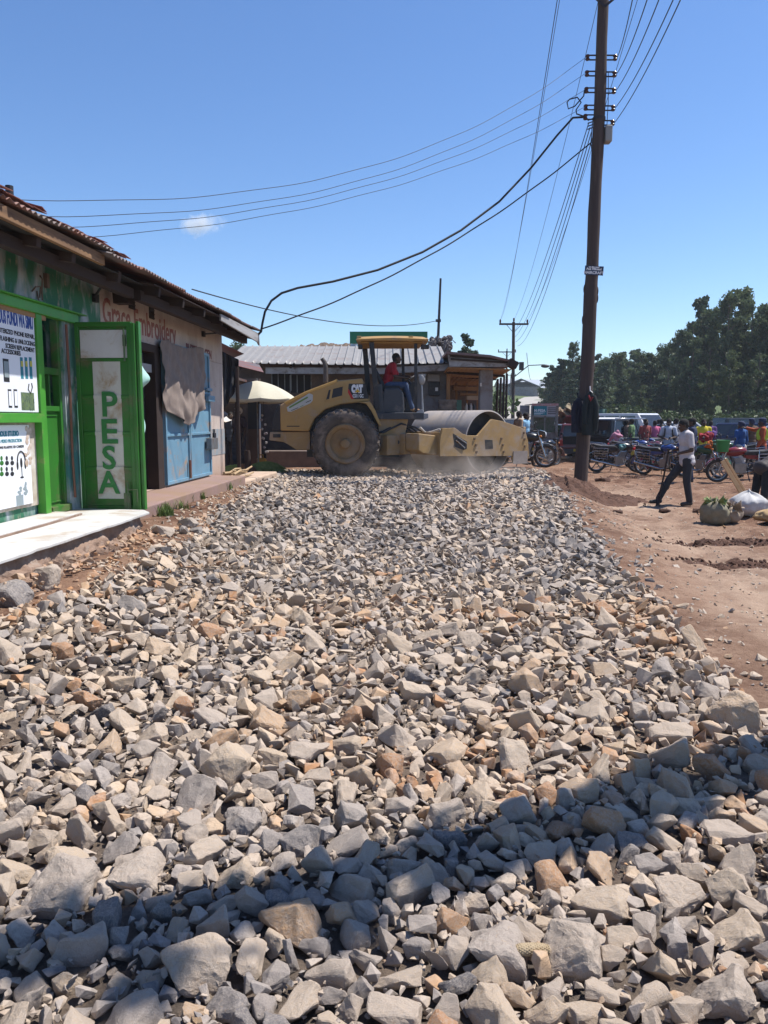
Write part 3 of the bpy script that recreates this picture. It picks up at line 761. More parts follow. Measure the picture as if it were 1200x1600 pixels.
# wall lamp brackets
for pa, pb, pc in (((146, 466), (160, 446), (156, 432)), ((316, 522), (345, 520), (347, 512))):
    a_ = WL(*pa); b_ = WL(*pb, .25); c_ = WL(*pc, .15)
    k = MB(); k.tube([(0, *a_), (.25, *b_), (.15, *c_)], .014, 6); k.box((.02, *a_), (.05, .09, .09)); k.build('iron_bracket', M_ink_k, emb)
# blue doors shut in the wall, ribbed
for k, (ya, yb) in enumerate(((4.26, 5.38), (5.40, 6.56))):
    d = MB().bx((.004, ya, .63), (.035, yb, 2.72)).build('door', M_blue, emb)
    f = MB()
    for a, c in (((.035, ya, .63), (.062, ya + .05, 2.72)), ((.035, yb - .05, .63), (.062, yb, 2.72)), ((.035, ya, .63), (.06, yb, .68)), ((.035, ya, 2.67), (.06, yb, 2.72)), ((.035, ya + .05, 1.34), (.06, yb - .05, 1.38)), ((.035, ya + .05, 2.02), (.06, yb - .05, 2.06)), ): f.bx(a, c)
    f.build('door_rib', M_blue, d, bevel=.005)
    if k:
        l_ = MB(); l_.bx((.062, yb - .34, 1.08), (.16, yb + .06, 1.28)); l_.build('lock_box', M_steel, d, bevel=.012)
        l_ = MB(); l_.bx((.162, yb - .18, 1.28), (.13, yb - .06, 1.36)); l_.tube([(.14, yb - .16, 1.36), (.14, yb - .16, 1.42), (.14, yb - .08, 1.42), (.14, yb - .08, 1.36)], .01, 6); l_.build('padlock', M_ink_k, d)
        l_ = MB(); l_.bx((.06, yb - .3, 2.08), (.1, yb, 2.13)); l_.bx((.06, yb - .3, 1.9), (.12, yb + .08, 2.0)); l_.build('hasp', M_blue, d, bevel=.006)
    else:
        MB().tube([(.075, yb - .1, .66), (.075, yb - .1, .95)], .022, 8).build('door_bolt', rust_mat('rusty_bolt', (.22, .12, .07), (.16, .09, .06)), d)
b = MB(); b.bx((.002, 6.62, .95), (.006, 7.62, 1.42)); b.build('painted_band', mat('faded_blue_band', (.20, .26, .30), (.34, .28, .24), 5, .9), emb)
# roof of the embroidery shop
corrugated((.70, 1.02, 3.25), (0, 1, 0), (-math.cos(sl_r), 0, math.sin(sl_r)), 6.75, 4.6, M_darkroof, 'roof', emb, .088, .015, 9, .03)
MB().bx((.36, 2.4, 3.0), (.46, 7.7, 3.12)).build('beam', M_dkwood, emb, bevel=.006)
for y in (2.55, 3.45, 4.4, 5.35, 6.3, 7.2): MB().beam((-.3, y, 3.27), (.64, y, 3.12), .07, .12).build('rafter', M_dkwood, emb, bevel=.005)
MB().grid(lambda u, v: (lerp(-.1, .66, u), lerp(2.3, 7.7, v), 3.30 - .13 * u), 2, 6).build('soffit', M_dkwood, emb, thick=.012)
y5 = WL(345, 490, .68)[0]
b = MB(); b.prism([(y5, 3.20), (7.72, 3.185), (7.74, 2.97), (7.60, 3.02), (y5, 3.10)], .655, .685, 'X'); b.build('fascia', M_greywood, emb, bevel=.003)
b = MB(); b.prism([(-.1, 3.30), (.67, 3.16), (.67, 3.06), (-.1, 3.2)], 7.70, 7.73, 'Y'); b.build('barge_board', M_greywood, emb)
MB().prism([(2.45, 2.98), (2.62, 2.98), (2.66, 3.16), (2.42, 3.16)], .1, .28, 'X').build('eave_block', M_dkwood, emb)

# ---- pavement in front of the shops
def jag_edge(ya, yb, n, xf, amp, seed):
    rs = random.Random(seed); return [(xf(lerp(ya, yb, i / n)) + rs.uniform(-amp, amp), lerp(ya, yb, i / n)) for i in range(n + 1)]
edge = jag_edge(-4.2, 1.22, 60, lambda y: .92 + .03 * noise.noise((y * 1.3, 0, 3)) - .05 * max(0, noise.noise((y * 4, 7, 3)) - .25), .006, 4)
poly = [(-.05, -4.2)] + edge + [(.78, 1.42), (-.05, 1.5)]
def on_shop(o): o.location = SO; o.rotation_euler = (0, 0, -SA); o['kind'] = 'structure'; return o
on_shop(MB().prism([(x, y) for x, y in poly], .588, .612, 'Z').build('pavement', M_tile, None, bevel=.004))
on_shop(MB().prism([(-.05, -4.2), (.36, -4.2), (.34, -.8), (.33, .2), (.30, .92), (-.05, .95)], .615, .645, 'Z').build('pavement', M_tile, None, bevel=.006))
on_shop(MB().prism([(.33, -4.2), (.372, -4.2), (.345, .2), (.312, .93), (.29, .93)], .612, .632, 'Z').build('pavement', M_conc, None))
b = MB(); rs = random.Random(8)
def conc(u, v):
    y = lerp(-4.2, 1.5, u); e = pl(y, [(-5, .90), (.7, .90), (1.22, .86), (1.5, .6)])
    x = e - .05 + .36 * v ** 1.4; z = .578 - .5 * v ** .75
    q = Vector((x * 4, y * 4, z * 4)); k = (.09 * noise.noise(q) + .08 * abs(noise.noise(q * 2.3)) + .05 * noise.noise(q * 5) + .025 * noise.noise(q * 11)) * min(1, v * 5)
    return (x + k, y + .03 * noise.noise(q * 3), z + k * .6)
b.grid(conc, 190, 22); on_shop(b.build('pavement', M_conc, None, smooth=50, fix=True))
on_shop(MB().prism([(-.05, 1.505), (.66, 1.505), (.64, 4), (.62, 6.0), (.60, 6.75), (-.05, 6.75)], .35, .60, 'Z').build('pavement', M_pink, None, bevel=.015))
on_shop(MB().prism([(.1, 6.76), (.58, 6.76), (.66, 9.3), (.1, 9.3)], .2, .50, 'Z').build('pavement', M_cream, None, bevel=.03))
# rubble along the foot of the pavement
pmr = [proto_mesh(3, i) for i in range(6)]
for i, (y, x, r, t, lab) in enumerate(((.95, 1.16, .10, .5, 'brown grey slab of broken concrete leaning on the pavement edge below the open leaf'), (1.25, 1.28, .075, .3, 'small grey block at the end of the white pavement'), (1.55, 1.22, .11, .42, 'flat grey slab of rubble beside the grass tuft'), (.3, 1.30, .07, .6, 'tan broken lump under the middle of the white pavement'), (2.1, 1.3, .06, .45, 'little grey rock on the dirt beside the pink step'))):
    o = bpy.data.objects.new('rubble_block', pmr[i]); col.objects.link(o); w = LW(x, y, 0); o.location = (w.x, w.y, gz(w.x, w.y) + r * .4); o.scale = (r * 1.4, r, r); o.rotation_euler = (.2 * i, .3, i * 1.3); o['tint'] = t; tag(o, lab, 'rubble')
# grass tufts at the step
def grass(name, spots, seed, label, h=.16):
    rs = random.Random(seed); b = MB()
    for (x, y, z, rad, n) in spots:
        for _ in range(n):
            a = rs.uniform(0, 6.28); q = rad * math.sqrt(rs.random()); px_, py_ = x + q * math.cos(a), y + q * math.sin(a) * .8
            hh = h * rs.uniform(.4, 1.1); t = rs.uniform(0, 6.28); le = rs.uniform(.1, .6) * hh; w = rs.uniform(.004, .008)
            c, s_ = math.cos(t), math.sin(t); zz = z if z is not None else gz(px_, py_)
            b.add([(px_ - s_*w, py_ + c*w, zz - .01), (px_ + s_*w, py_ - c*w, zz - .01), (px_ + c*le*.5 + s_*w*.6, py_ + s_*le*.5 - c*w*.6, zz + hh*.65), (px_ + c*le*.5 - s_*w*.6, py_ + s_*le*.5 + c*w*.6, zz + hh*.65), (px_ + c*le, py_ + s_*le, zz + hh)], [(0, 1, 2, 3), (3, 2, 4)])
    o = b.build(name, mat('grass_blade', (.10, .17, .035), (.16, .20, .06), 6, .7), None, fix=False)
    return tag(o, label, 'grass', None, 'stuff')
def gs(px, py, rad, n):
    p = PG(px, py); return (p.x, p.y, None, rad, n)
grass('grass', [gs(248, 800, .14, 260), gs(258, 806, .1, 140), gs(238, 803, .08, 120), gs(303, 780, .16, 240), gs(292, 784, .1, 130), gs(345, 765, .2, 260), gs(358, 760, .18, 200), gs(335, 768, .1, 90), gs(285, 795, .1, 60)], 6, 'bright green grass tufts growing along the foot of the pink step', .13)
# ---- things hung on the shop
def cloth_sheet(name, fn, nu, nv, m, thick=.006):
    b = MB(); b.grid(fn, nu, nv); o = b.build(name, m, None, smooth=80, thick=thick); s = o.modifiers.new('Subd', 'SUBSURF'); s.levels = s.render_levels = 1; return o
M_drab = mat('dusty_brown_cloth', (.245, .195, .165), (.19, .15, .13), 9, .95, 0, .25, 90)
def drab(u, v):
    y = lerp(4.08, 6.16, u); bot = pl(u, [(0, 1.86), (.06, 1.72), (.15, 1.66), (.42, 1.50), (.56, 1.54), (.66, 1.66), (.8, 1.72), (.93, 1.82), (1, 2.02)])
    top = pl(u, [(0, 2.70), (.12, 2.74), (.3, 2.70), (.5, 2.69), (.7, 2.74), (.82, 2.77), (.93, 2.74), (1, 2.62)])
    z = lerp(top, bot, v)
    # swags hanging from both top corners, pleats gathered there
    s = math.sin(math.pi * u); g = abs(u - .45)
    fold = .03 * math.sin((u - .45) * 34 * (1 - .45 * v)) * (.25 + .75 * min(1, g * 2.6)) + .02 * math.sin(v * 16 + g * 22) * s + .011 * math.sin((u - .45) * 92 * (1 - .5 * v) + 3 * v) + .02 * noise.noise((u * 9, v * 7, 2))
    return (.10 + .10 * s * v * (1.2 - .5 * v) + fold * (.5 + .5 * v) + .045 * math.exp(-((u - .86) / .05) ** 2), y + .05 * math.sin(v * 5 + u * 8) * v - .12 * v * (u - .5), z)
o = cloth_sheet('cloth', drab, 96, 36, M_drab); on_wall(o); tag(o, 'dusty brown cloth draped over the top of the blue steel doors', 'cloth')
M_mint = mat('mint_plastic', (.42, .66, .58), (.34, .56, .5), 5, .4)
def mint(u, v):
    z = lerp(2.30, 1.25, v); w = .13 * math.exp(-((v - .20) / .09) ** 2) + .07 + .012 * math.sin(v * 18)
    return (.20 + w * u + .015 * math.sin(u * 9 + v * 7), 2.55 + .25 * u + .05 * math.sin(v * 11), z)
o = cloth_sheet('plastic_bag', mint, 14, 22, M_mint); on_wall(o); tag(o, 'pale mint plastic sheet hanging in the doorway behind the open green leaf', 'plastic sheet')
# bundle of poles lying at the corner
rs = random.Random(12)
for i in range(7):
    a = LW(.10 + .05 * i, 6.9 + rs.uniform(-.1, .1), .53 + .045 * (i % 3)); q = LW(.05 + .06 * i, 8.2 + rs.uniform(-.3, .3), .55 + .05 * (i % 3))
    d = q - a; pts = [a + d * t + Vector((0, 0, .015 * math.sin(t * 9 + i))) for t in (0, .33, .66, 1)]
    o = MB().tube(pts, [.024, .022, .02, .017], 8).build('wooden_pole', mat('peeled_pole', (.42, .30, .17), (.3, .2, .11), 5, .8, 0, .2, 30), None, smooth=60)
    tag(o, 'short peeled wooden pole in the bundle lying at the corner of the embroidery shop', 'pole', 'peeled poles at the shop corner')
# ------------------------------------------------------------------ people
SKIN = mat('dark_skin', (.075, .040, .026), (.055, .030, .02), 12, .5)
HAIR = mat('black_hair', (.012, .011, .011), (.02, .018, .017), 60, .9, bmp=.6, bscale=160)
def remesh(o, vox, sm=4):
    r = o.modifiers.new('Remesh', 'REMESH'); r.mode = 'VOXEL'; r.voxel_size = vox; r.use_smooth_shade = True
    if sm: s = o.modifiers.new('Smooth', 'SMOOTH'); s.factor = .5; s.iterations = sm
    return o
def capsule(b, p, q, r1, r2):
    b.cone(p, q, r1, r2, 12); b.ell(p, (r1,) * 3, None, 12, 8); b.ell(q, (r2,) * 3, None, 12, 8)
DEF = dict(pelvis=(0, 0, .93), chest=(.0, 0, 1.27), neck=(0, 0, 1.44), head=(.025, 0, 1.575),
    shL=(0, .185, 1.385), shR=(0, -.185, 1.385), elL=(-.03, .23, 1.11), elR=(-.03, -.23, 1.11), wrL=(.06, .22, .87), wrR=(.06, -.22, .87),
    hipL=(0, .09, .90), hipR=(0, -.09, .90), knL=(.03, .10, .49), knR=(.03, -.10, .49), anL=(-.02, .11, .085), anR=(-.02, -.11, .085), toL=(.14, .12, .035), toR=(.14, -.12, .035))
def person(label, loc, rz, shirt, trousers, pose=None, h=1.7, sleeve='short', group=None, shoe=None, hat=None, skirt=False, vox=.011, build=1.0, face=(1, 0, 0), extra=None):
    J = {k: Vector(v) for k, v in DEF.items()}
    for k, v in (pose or {}).items(): J[k] = Vector(v)
    root = thing('person', label, 'person', loc, rz, group); k = h / 1.70
    root.scale = (k, k, k)
    up = (J['neck'] - J['pelvis']).normalized(); side = (J['shL'] - J['shR']).normalized(); fw = side.cross(up).normalized(); side = up.cross(fw)
    T = Matrix((fw, side, up)).transposed()
    hd = Vector(face).normalized(); hs = Vector((0, 0, 1)).cross(hd).normalized(); hu = hd.cross(hs); H = Matrix((hd, hs, hu)).transposed()
    mid = J['pelvis'].lerp(J['chest'], .5)
    def torso(b, g):
        b.ell(J['chest'] + up * .02, (.118 * build + g, .168 * build + g, .19 + g), T); b.ell(mid, (.112 * build + g, .148 * build + g, .19 + g), T)
        b.ell(J['pelvis'], (.118 * build + g, .162 * build + g, .13 + g), T)
        capsule(b, J['shL'] - side * .02, J['shR'] + side * .02, .058 + g, .058 + g); capsule(b, J['chest'], J['neck'], .075 + g, .055 + g * .6)
    # body: one continuous surface
    b = MB(); torso(b, -.008)
    capsule(b, J['neck'], J['head'] - H @ Vector((.02, 0, .05)), .056, .052)
    hc = J['head']; b.ell(hc + H @ Vector((-.012, 0, .025)), (.094, .076, .092), H); b.ell(hc + H @ Vector((.018, 0, -.045)), (.070, .060, .078), H); b.ell(hc + H @ Vector((.055, 0, -.095)), (.03, .034, .022), H)
    b.ell(hc + H @ Vector((.092, 0, -.025)), (.018, .020, .024), H); capsule(b, hc + H @ Vector((.082, 0, .01)), hc + H @ Vector((.095, 0, -.02)), .010, .012)
    b.ell(hc + H @ Vector((.080, 0, -.065)), (.014, .027, .012), H); b.ell(hc + H @ Vector((.075, 0, .022)), (.016, .05, .010), H)
    for s in (-1, 1): b.ell(hc + H @ Vector((-.005, s * .078, -.012)), (.020, .010, .032), H, 8, 6)
    for s, c in ((1, 'L'), (-1, 'R')):
        capsule(b, J['sh' + c], J['el' + c], .047, .038); capsule(b, J['el' + c], J['wr' + c], .037, .026)
        d = (J['wr' + c] - J['el' + c]).normalized(); sd = d.cross(Vector((0, 0, 1)) if abs(d.z) < .85 else Vector((1, 0, 0))).normalized(); n = sd.cross(d)
        E = Matrix((d, sd, n)).transposed(); pc = J['wr' + c] + d * .055; b.ell(pc, (.052, .040, .017), E, 10, 7)
        for q, (o_, l_) in enumerate(((-.030, .068), (-.010, .080), (.010, .075), (.029, .060))):
            a0 = pc + d * .036 + sd * o_; a1 = a0 + d * l_ * .5 - n * .006; a2 = a1 + d * l_ * .38 - n * (.018 + .004 * q)
            capsule(b, a0, a1, .0098, .009); capsule(b, a1, a2, .009, .0082)
        t0 = pc - d * .02 + sd * (-.034); t1 = t0 + d * .035 - sd * .022 - n * .006; capsule(b, t0, t1, .012, .0105); capsule(b, t1, t1 + d * .03 - n * .01, .0105, .009)
        capsule(b, J['hip' + c], J['kn' + c], .080 * build, .052); capsule(b, J['kn' + c], J['an' + c], .052, .036); b.ell(J['kn' + c].lerp(J['an' + c], .28) - Vector((.02, 0, 0)), (.05, .045, .1))
        capsule(b, J['an' + c] - Vector((0, 0, .03)), J['to' + c], .038, .028)
    remesh(b.build('body', SKIN, root, fix=False), vox)
    for s in (-1, 1):
        MB().ell(hc + H @ Vector((.082, s * .030, .004)), (.008, .014, .008), H, 8, 6).build('eye', plain('eye_white', (.5, .47, .44), .3), root, smooth=60)
    if hat != 'none':
        hb = MB(); hb.ell(hc + H @ Vector((-.022, 0, .036)), (.098, .083, .093), H)
        hb.ell(hc + H @ Vector((-.05, 0, -.01)), (.06, .079, .07), H)
        if hat in (None, 'hair'): remesh(hb.build('hair', HAIR, root, fix=False), vox, 2)
        else:
            hb.ell(hc + H @ Vector((-.01, 0, .085)), (.106, .09, .05), H)
            if isinstance(hat, tuple) and hat[1] == 'brim': hb.ell(hc + H @ Vector((.06, 0, .05)), (.14, .11, .016), H)
            if isinstance(hat, tuple) and hat[1] == 'scarf': hb.ell(hc + H @ Vector((-.08, 0, .03)), (.07, .07, .08), H)
            remesh(hb.build('hat', hat[0], root, fix=False), vox, 2)
    # garments follow the body
    b = MB(); torso(b, .012)
    low = J['pelvis'] - up * .06; b.ell(low, (.135 * build, .178 * build, .11), T)
    for c in 'LR':
        e = J['sh' + c].lerp(J['el' + c], .72) if sleeve == 'short' else J['el' + c]
        capsule(b, J['sh' + c], e, .064, .060 if sleeve == 'short' else .052)
        if sleeve == 'long': capsule(b, J['el' + c], J['el' + c].lerp(J['wr' + c], .93), .052, .040)
    if extra: extra(b, J, T)
    remesh(b.build('shirt', shirt, root, fix=False), vox, 3)
    b = MB(); b.ell(J['pelvis'] - up * .01, (.124 * build, .168 * build, .13), T)
    for c in 'LR':
        capsule(b, J['hip' + c], J['kn' + c], .094 * build, .074); capsule(b, J['kn' + c], J['an' + c] + Vector((0, 0, .02)), .072, .062)
    if skirt:
        for t in (0, .25, .5, .75, 1): capsule(b, J['knL'].lerp(J['hipL'], t), J['knR'].lerp(J['hipR'], t), .13, .13)
        capsule(b, J['anL'] + Vector((0, 0, .12)), J['anR'] + Vector((0, 0, .12)), .12, .12); capsule(b, J['knL'].lerp(J['anL'], .4), J['knR'].lerp(J['anR'], .4), .14, .14)
    remesh(b.build('skirt' if skirt else 'trousers', trousers, root, fix=False), vox, 3)
    for c in 'LR':
        b = MB(); capsule(b, J['an' + c] - Vector((.02, 0, .035)), J['to' + c], .048, .038); capsule(b, J['an' + c], J['an' + c] - Vector((.01, 0, .03)), .046, .05)
        remesh(b.build('shoe', shoe or mat('worn_black_shoe', (.03, .028, .027), (.06, .05, .045), 8, .6), root, fix=False), vox, 2)
    return root

# ------------------------------------------------------------------ road roller
M_cat = mat('machine_yellow', (.42, .25, .082), (.35, .21, .072), 2.5, .42, 0, .04, 60, dirt=(.34, .24, .16), dirt_amt=.22, coat=.1)
M_catd = mat('dusty_machine_yellow', (.37, .235, .095), (.29, .19, .09), 3, .6, 0, .08, 60, dirt=(.33, .26, .20), dirt_amt=.45)
M_mblack = mat('machine_black', (.022, .022, .026), (.03, .029, .03), 4, .5, dirt=(.10, .085, .07), dirt_amt=.2)
M_grey = mat('machine_grey', (.05, .055, .065), (.038, .042, .05), 4, .5, dirt=(.16, .14, .12), dirt_amt=.25)
M_rubber = mat('dusty_rubber', (.10, .08, .066), (.06, .05, .043), 5, .9, 0, .3, 60, dirt=(.23, .18, .145), dirt_amt=.5)
M_drum = mat('dusty_drum_steel', (.42, .375, .345), (.33, .295, .27), 5, .55, .35, .15, 60, (1, 1, 1), dirt=(.42, .36, .31), dirt_amt=.45)
M_rim = mat('dusty_rim', (.26, .16, .065), (.19, .12, .06), 4, .7, dirt=(.25, .19, .14), dirt_amt=.5)
M_drumin = mat('drum_inside', (.075, .065, .058), (.05, .045, .04), 5, .85, dirt=(.14, .115, .095), dirt_amt=.4)
RO = Vector((-.86, 18.15, .29))
roller = thing('road_roller', 'yellow single drum road roller with open canopy cab driving across the stone bed', 'road roller', RO)
def RX(px, py, y):
    p = P(px, py, RO.y + y) - RO; return (p.x, p.z)
def tyre(cx, cy, r, w, rim_r, sgn, parent):
    wh = MB(); hw = w / 2
    prof = [(rim_r, -hw * .72), (rim_r + .06, -hw * .92), (r * .76, -hw), (r * .9, -hw * .97), (r * .965, -hw * .82), (r * .985, -hw * .4), (r * .985, hw * .4), (r * .965, hw * .82), (r * .9, hw * .97), (r * .76, hw), (rim_r + .06, hw * .92), (rim_r, hw * .72)]
    wh.lathe(prof, (cx, cy, r), 'Y', 56, None, True)
    n = 26
    for k in range(n):
        for row, y0, y1 in ((0, -hw * .93, -hw * .30), (1, -hw * .34, hw * .34), (2, hw * .30, hw * .93)):
            for sg in (1, -1):
                t0 = 2 * math.pi * (k + .5 * (row % 2)) / n; t1 = t0 + sg * math.pi / n
                def pt(t, y):
                    rr = r * (1.0 - .06 * max(0, abs(y) / hw - .7) / .3); return Vector((cx + rr * math.cos(t), cy + y, r + rr * math.sin(t)))
                a, c = pt(t0, y0), pt(t1, y1); m_ = (a + c) / 2; nrm = Vector((m_.x - cx, 0, m_.z - r)).normalized()
                wh.beam(a - nrm * .008, c - nrm * .008, .04, .055, nrm)
    t = wh.build('wheel', M_rubber, parent, smooth=50)
    s = sgn; rim = MB()
    prof = [(.001, .02), (.13, .02), (.135, -.02), (.15, -.06), (.27, -.09), (.31, -.05), (.34, .09), (rim_r - .035, .11), (rim_r + .02, .13), (rim_r + .045, .10), (rim_r + .02, .03)]
    rim.lathe([(a, s * (h + hw * .62)) for a, h in prof], (cx, cy, r), 'Y', 40)
    ro = rim.build('rim', M_rim, t, smooth=40)
    hb = MB(); hb.lathe([(.001, s * (hw * .62 + .17)), (.085, s * (hw * .62 + .165)), (.115, s * (hw * .62 + .13)), (.12, s * (hw * .62 + .0))], (cx, cy, r), 'Y', 24)
    for k in range(12):
        a = 2 * math.pi * k / 12; hb.cone((cx + .2 * math.cos(a), cy + s * (hw * .62 - .10), r + .2 * math.sin(a)), (cx + .2 * math.cos(a), cy + s * (hw * .62 - .045), r + .2 * math.sin(a)), .016, .016, 6)
    hb.build('hub', M_rim, t, smooth=40)
    return t
tyre(0, -.78, .765, .56, .40, -1, roller); tyre(0, .78, .765, .56, .40, 1, roller)
MB().cone((0, -.6, .765), (0, .6, .765), .16, .16, 14).build('axle', M_catd, roller, smooth=40)
# engine hood
HY = .70
def rx(px, py): return RX(px, py, -HY)
hood = [rx(438, 673), rx(437, 633), rx(444, 629), rx(478, 612), rx(524, 595), rx(566, 591), rx(578, 627), rx(560, 629), rx(532, 632), rx(508, 640), rx(492, 654), rx(483, 674)]
b = MB(); b.prism(hood, -HY, HY); b.build('hood', M_cat, roller, bevel=.03)
b = MB(); b.prism([rx(444, 628.5), rx(478, 611.3), rx(521, 595), rx(527, 592), rx(526, 597.5), rx(480, 615), rx(447, 632)], -HY - .015, HY + .015); b.build('hood_sunlit_edge', mat('sunlit_machine_yellow', (.58, .34, .09), (.52, .30, .08), 3, .4, coat=.2), roller, bevel=.012)  # lighter yellow puts the sun on the hood top into the colour
b = MB(); b.prism([rx(424, 672), rx(426, 650), rx(434, 632), rx(441, 632), rx(439.5, 652), rx(440, 673)], -HY + .02, HY - .02); b.build('grille', M_mblack, roller, bevel=.02)
g = MB(); pts = [rx(508, 626), rx(513, 608.5), rx(537, 602.5), rx(535.5, 619)]; g.prism(pts, -HY - .012, -HY + .03)
vent = g.build('hood_vent', M_mblack, roller, bevel=.006)
f = MB()
for a, c in zip(pts, pts[1:] + pts[:1]): f.beam((a[0], -HY - .012, a[1]), (c[0], -HY - .012, c[1]), .03, .022, (0, 1, 0))
a, c = rx(516, 624), rx(519, 607); f.beam((a[0], -HY - .01, a[1]), (c[0], -HY - .01, c[1]), .05, .02, (0, 1, 0)); f.build('vent_frame', M_cat, vent)
pts = [rx(545, 599.5), rx(571, 599.5), rx(576, 623), rx(549, 623.5), rx(543.5, 613)]
dec = MB().prism(pts, -HY - .006, -HY + .01).build('decal', M_mblack, roller)
pts = [rx(543.4, 613), rx(549, 623.5), rx(553, 623.4), rx(544.6, 607.5)]
MB().prism(pts, -HY - .0085, -HY - .0055).build('red_wedge', plain('decal_red', (.45, .02, .02)), dec)
def rtext(body, px0, py0, px1, capy, m, par, y=-HY - .009, bold=.004, nm='lettering', rot=0):
    x0_, z0_ = rx(px0, py0); x1_, _ = rx(px1, py0); cap = rx(px0, capy)[1] - z0_
    o = text(nm, body, cap / .70, m, par, Matrix(), .0015, 'LEFT', 1, bold * cap * 3)
    xs = [v.co.x for v in o.data.vertices]; k = (x1_ - x0_) / (max(xs) - min(xs)); o.data.transform(Matrix.Translation((x0_, y, z0_)) @ Matrix.Rotation(rot, 4, 'Y') @ frame_M((0, 0, 0), (1, 0, 0), (0, 0, 1)) @ Matrix.Diagonal((k, 1, 1, 1)))
    return o
M_dw = plain('decal_white', (.72, .72, .72))
rtext('CAT', 549.5, 612.6, 567.5, 602, M_dw, dec, bold=.05); rtext('CS11 GC', 551, 621, 568, 616, M_dw, dec, bold=.02)
a, c, d_ = rx(554.5, 613), rx(563, 613), rx(558.7, 607.5); MB().prism([a, c, d_], -HY - .013, -HY - .0105).build('triangle_mark', plain('decal_yellow', (.6, .36, .03)), dec)
pts = [rx(448, 636.5), rx(483, 614.5), rx(489, 617), rx(488.5, 626), rx(485, 630), rx(455, 643.5), rx(449.5, 643)]
st = MB().prism(pts, -HY - .006, -HY + .005).build('sticker', mat('dusty_label', (.50, .51, .47), (.42, .42, .39), 4, .6), roller, bevel=.003)
for (a, c), w, mm in (((rx(452, 637), rx(481, 620.5)), .035, plain('label_green', (.12, .22, .06))), ((rx(455, 641.6), rx(466, 637)), .012, M_mblack), ((rx(478, 629), rx(486, 625.5)), .014, M_mblack), ((rx(469, 635.5), rx(474, 633.5)), .012, plain('label_green', (.1, .2, .06)))):
    MB().beam((a[0], -HY - .008, a[1]), (c[0], -HY - .008, c[1]), .004, w, (0, 0, 1)).build('label_line', mm, st)
a = rx(448, 666); c = rx(468, 666); MB().beam((a[0], -HY - .004, a[1]), (c[0], -HY - .004, c[1]), .006, .02).build('hood_slot', M_mblack, roller)
# exhaust stack
xe, ze = RX(508, 594, -.45); xt, zt = RX(503, 560, -.45)
b = MB(); b.tube([(xe + .015, -.45, ze - .05), (xe + .015, -.45, ze + .28), (xe - .01, -.45, ze + .40), (xt, -.45, zt)], [.055, .055, .052, .045], 14); b.build('exhaust_pipe', mat('sooty_steel', (.11, .095, .085), (.07, .06, .055), 6, .6, .4), roller, smooth=50)
# rear lower frame, steps and fender
lo = [rx(420, 688), rx(421, 675), rx(484, 674.5), rx(484, 703), rx(463, 703), rx(443, 691)]
b = MB(); b.prism(lo, -HY + .06, HY - .06); b.build('rear_frame', M_catd, roller, bevel=.015)
a = rx(432, 681); MB().box((a[0], -HY + .055, a[1]), (.17, .02, .08)).build('rear_lamp', M_mblack, roller)
lo = [rx(590, 650), rx(638, 655), rx(632, 684), rx(632, 707), rx(594, 706), rx(592, 680)]
b = MB(); b.prism(lo, -.62, .62); b.build('mid_frame', M_catd, roller, bevel=.015)
a = rx(621, 691); MB().lathe([(.001, -.632), (.05, -.632), (.05, -.60)], (a[0], 0, a[1]), 'Y', 10).build('tow_eye', M_mblack, roller)
b = MB(); f0 = [rx(578, 627), rx(586, 640), rx(596, 665), rx(592, 665), rx(580, 642), rx(572, 631), rx(560, 629)]; b.prism(f0, -HY - .12, HY + .12); b.build('fender', M_cat, roller, bevel=.012)
b = MB(); b.bx((-.9, -.58, .45), (1.2, .58, 1.05)); b.prism([rx(484, 672), rx(488, 654), rx(508, 636), rx(560, 626), rx(590, 640), rx(596, 690), rx(486, 690)], -.48, .48); b.build('chassis', M_mblack, roller)
# cab: platform, console, seat, posts, canopy
def rc(px, py, y=-.62): return RX(px, py, y)
p0 = rc(584, 645); p1_ = rc(662, 655)
b = MB(); b.bx((p0[0], -.72, p1_[1]), (p1_[0], .72, p0[1])); b.build('platform', M_grey, roller, bevel=.012)
a = rc(617, 645.4, -.73); c = rc(655, 644.4, -.73); MB().bx((a[0], -.74, a[1]), (c[0], -.3, a[1] + .012)).build('tread_plate', mat('worn_step_plate', (.40, .39, .38), (.3, .29, .28), 6, .4, .5), roller)
a = rc(594, 657); c = rc(637, 664); MB().bx((a[0], -.55, c[1]), (c[0], .55, a[1])).build('under_cab_hoses', M_mblack, roller, bevel=.02)
b = MB(); b.prism([rc(596, 646), rc(598, 616), rc(601, 607), rc(622, 606), rc(630, 613), rc(632, 640), rc(630, 646)], -.62, -.36); b.build('side_console', M_grey, roller, bevel=.03)
b = MB(); b.prism([rc(584, 646), rc(583, 620), rc(590, 600), rc(597, 600), rc(600, 646)], -.66, .66); b.build('rear_bulkhead', M_grey, roller, bevel=.015)
b = MB(); b.prism([RX(598, 612, 0), RX(584, 578, 0), RX(588, 576, 0), RX(602, 603, 0), RX(625, 603, 0), RX(626, 610, 0)], -.24, .24); b.build('seat', M_mblack, roller, bevel=.03)
b = MB(); b.prism([RX(630, 644, .1), RX(637, 604, .1), RX(645, 596, .1), RX(650, 598, .1), RX(644, 644, .1)], -.16, .26); b.build('dashboard', M_mblack, roller, bevel=.02)
sw = RX(638, 594, 0); b = MB()
Mw = Matrix.Translation((sw[0], .05, sw[1])) @ Matrix.Rotation(R(-35), 4, 'Y')
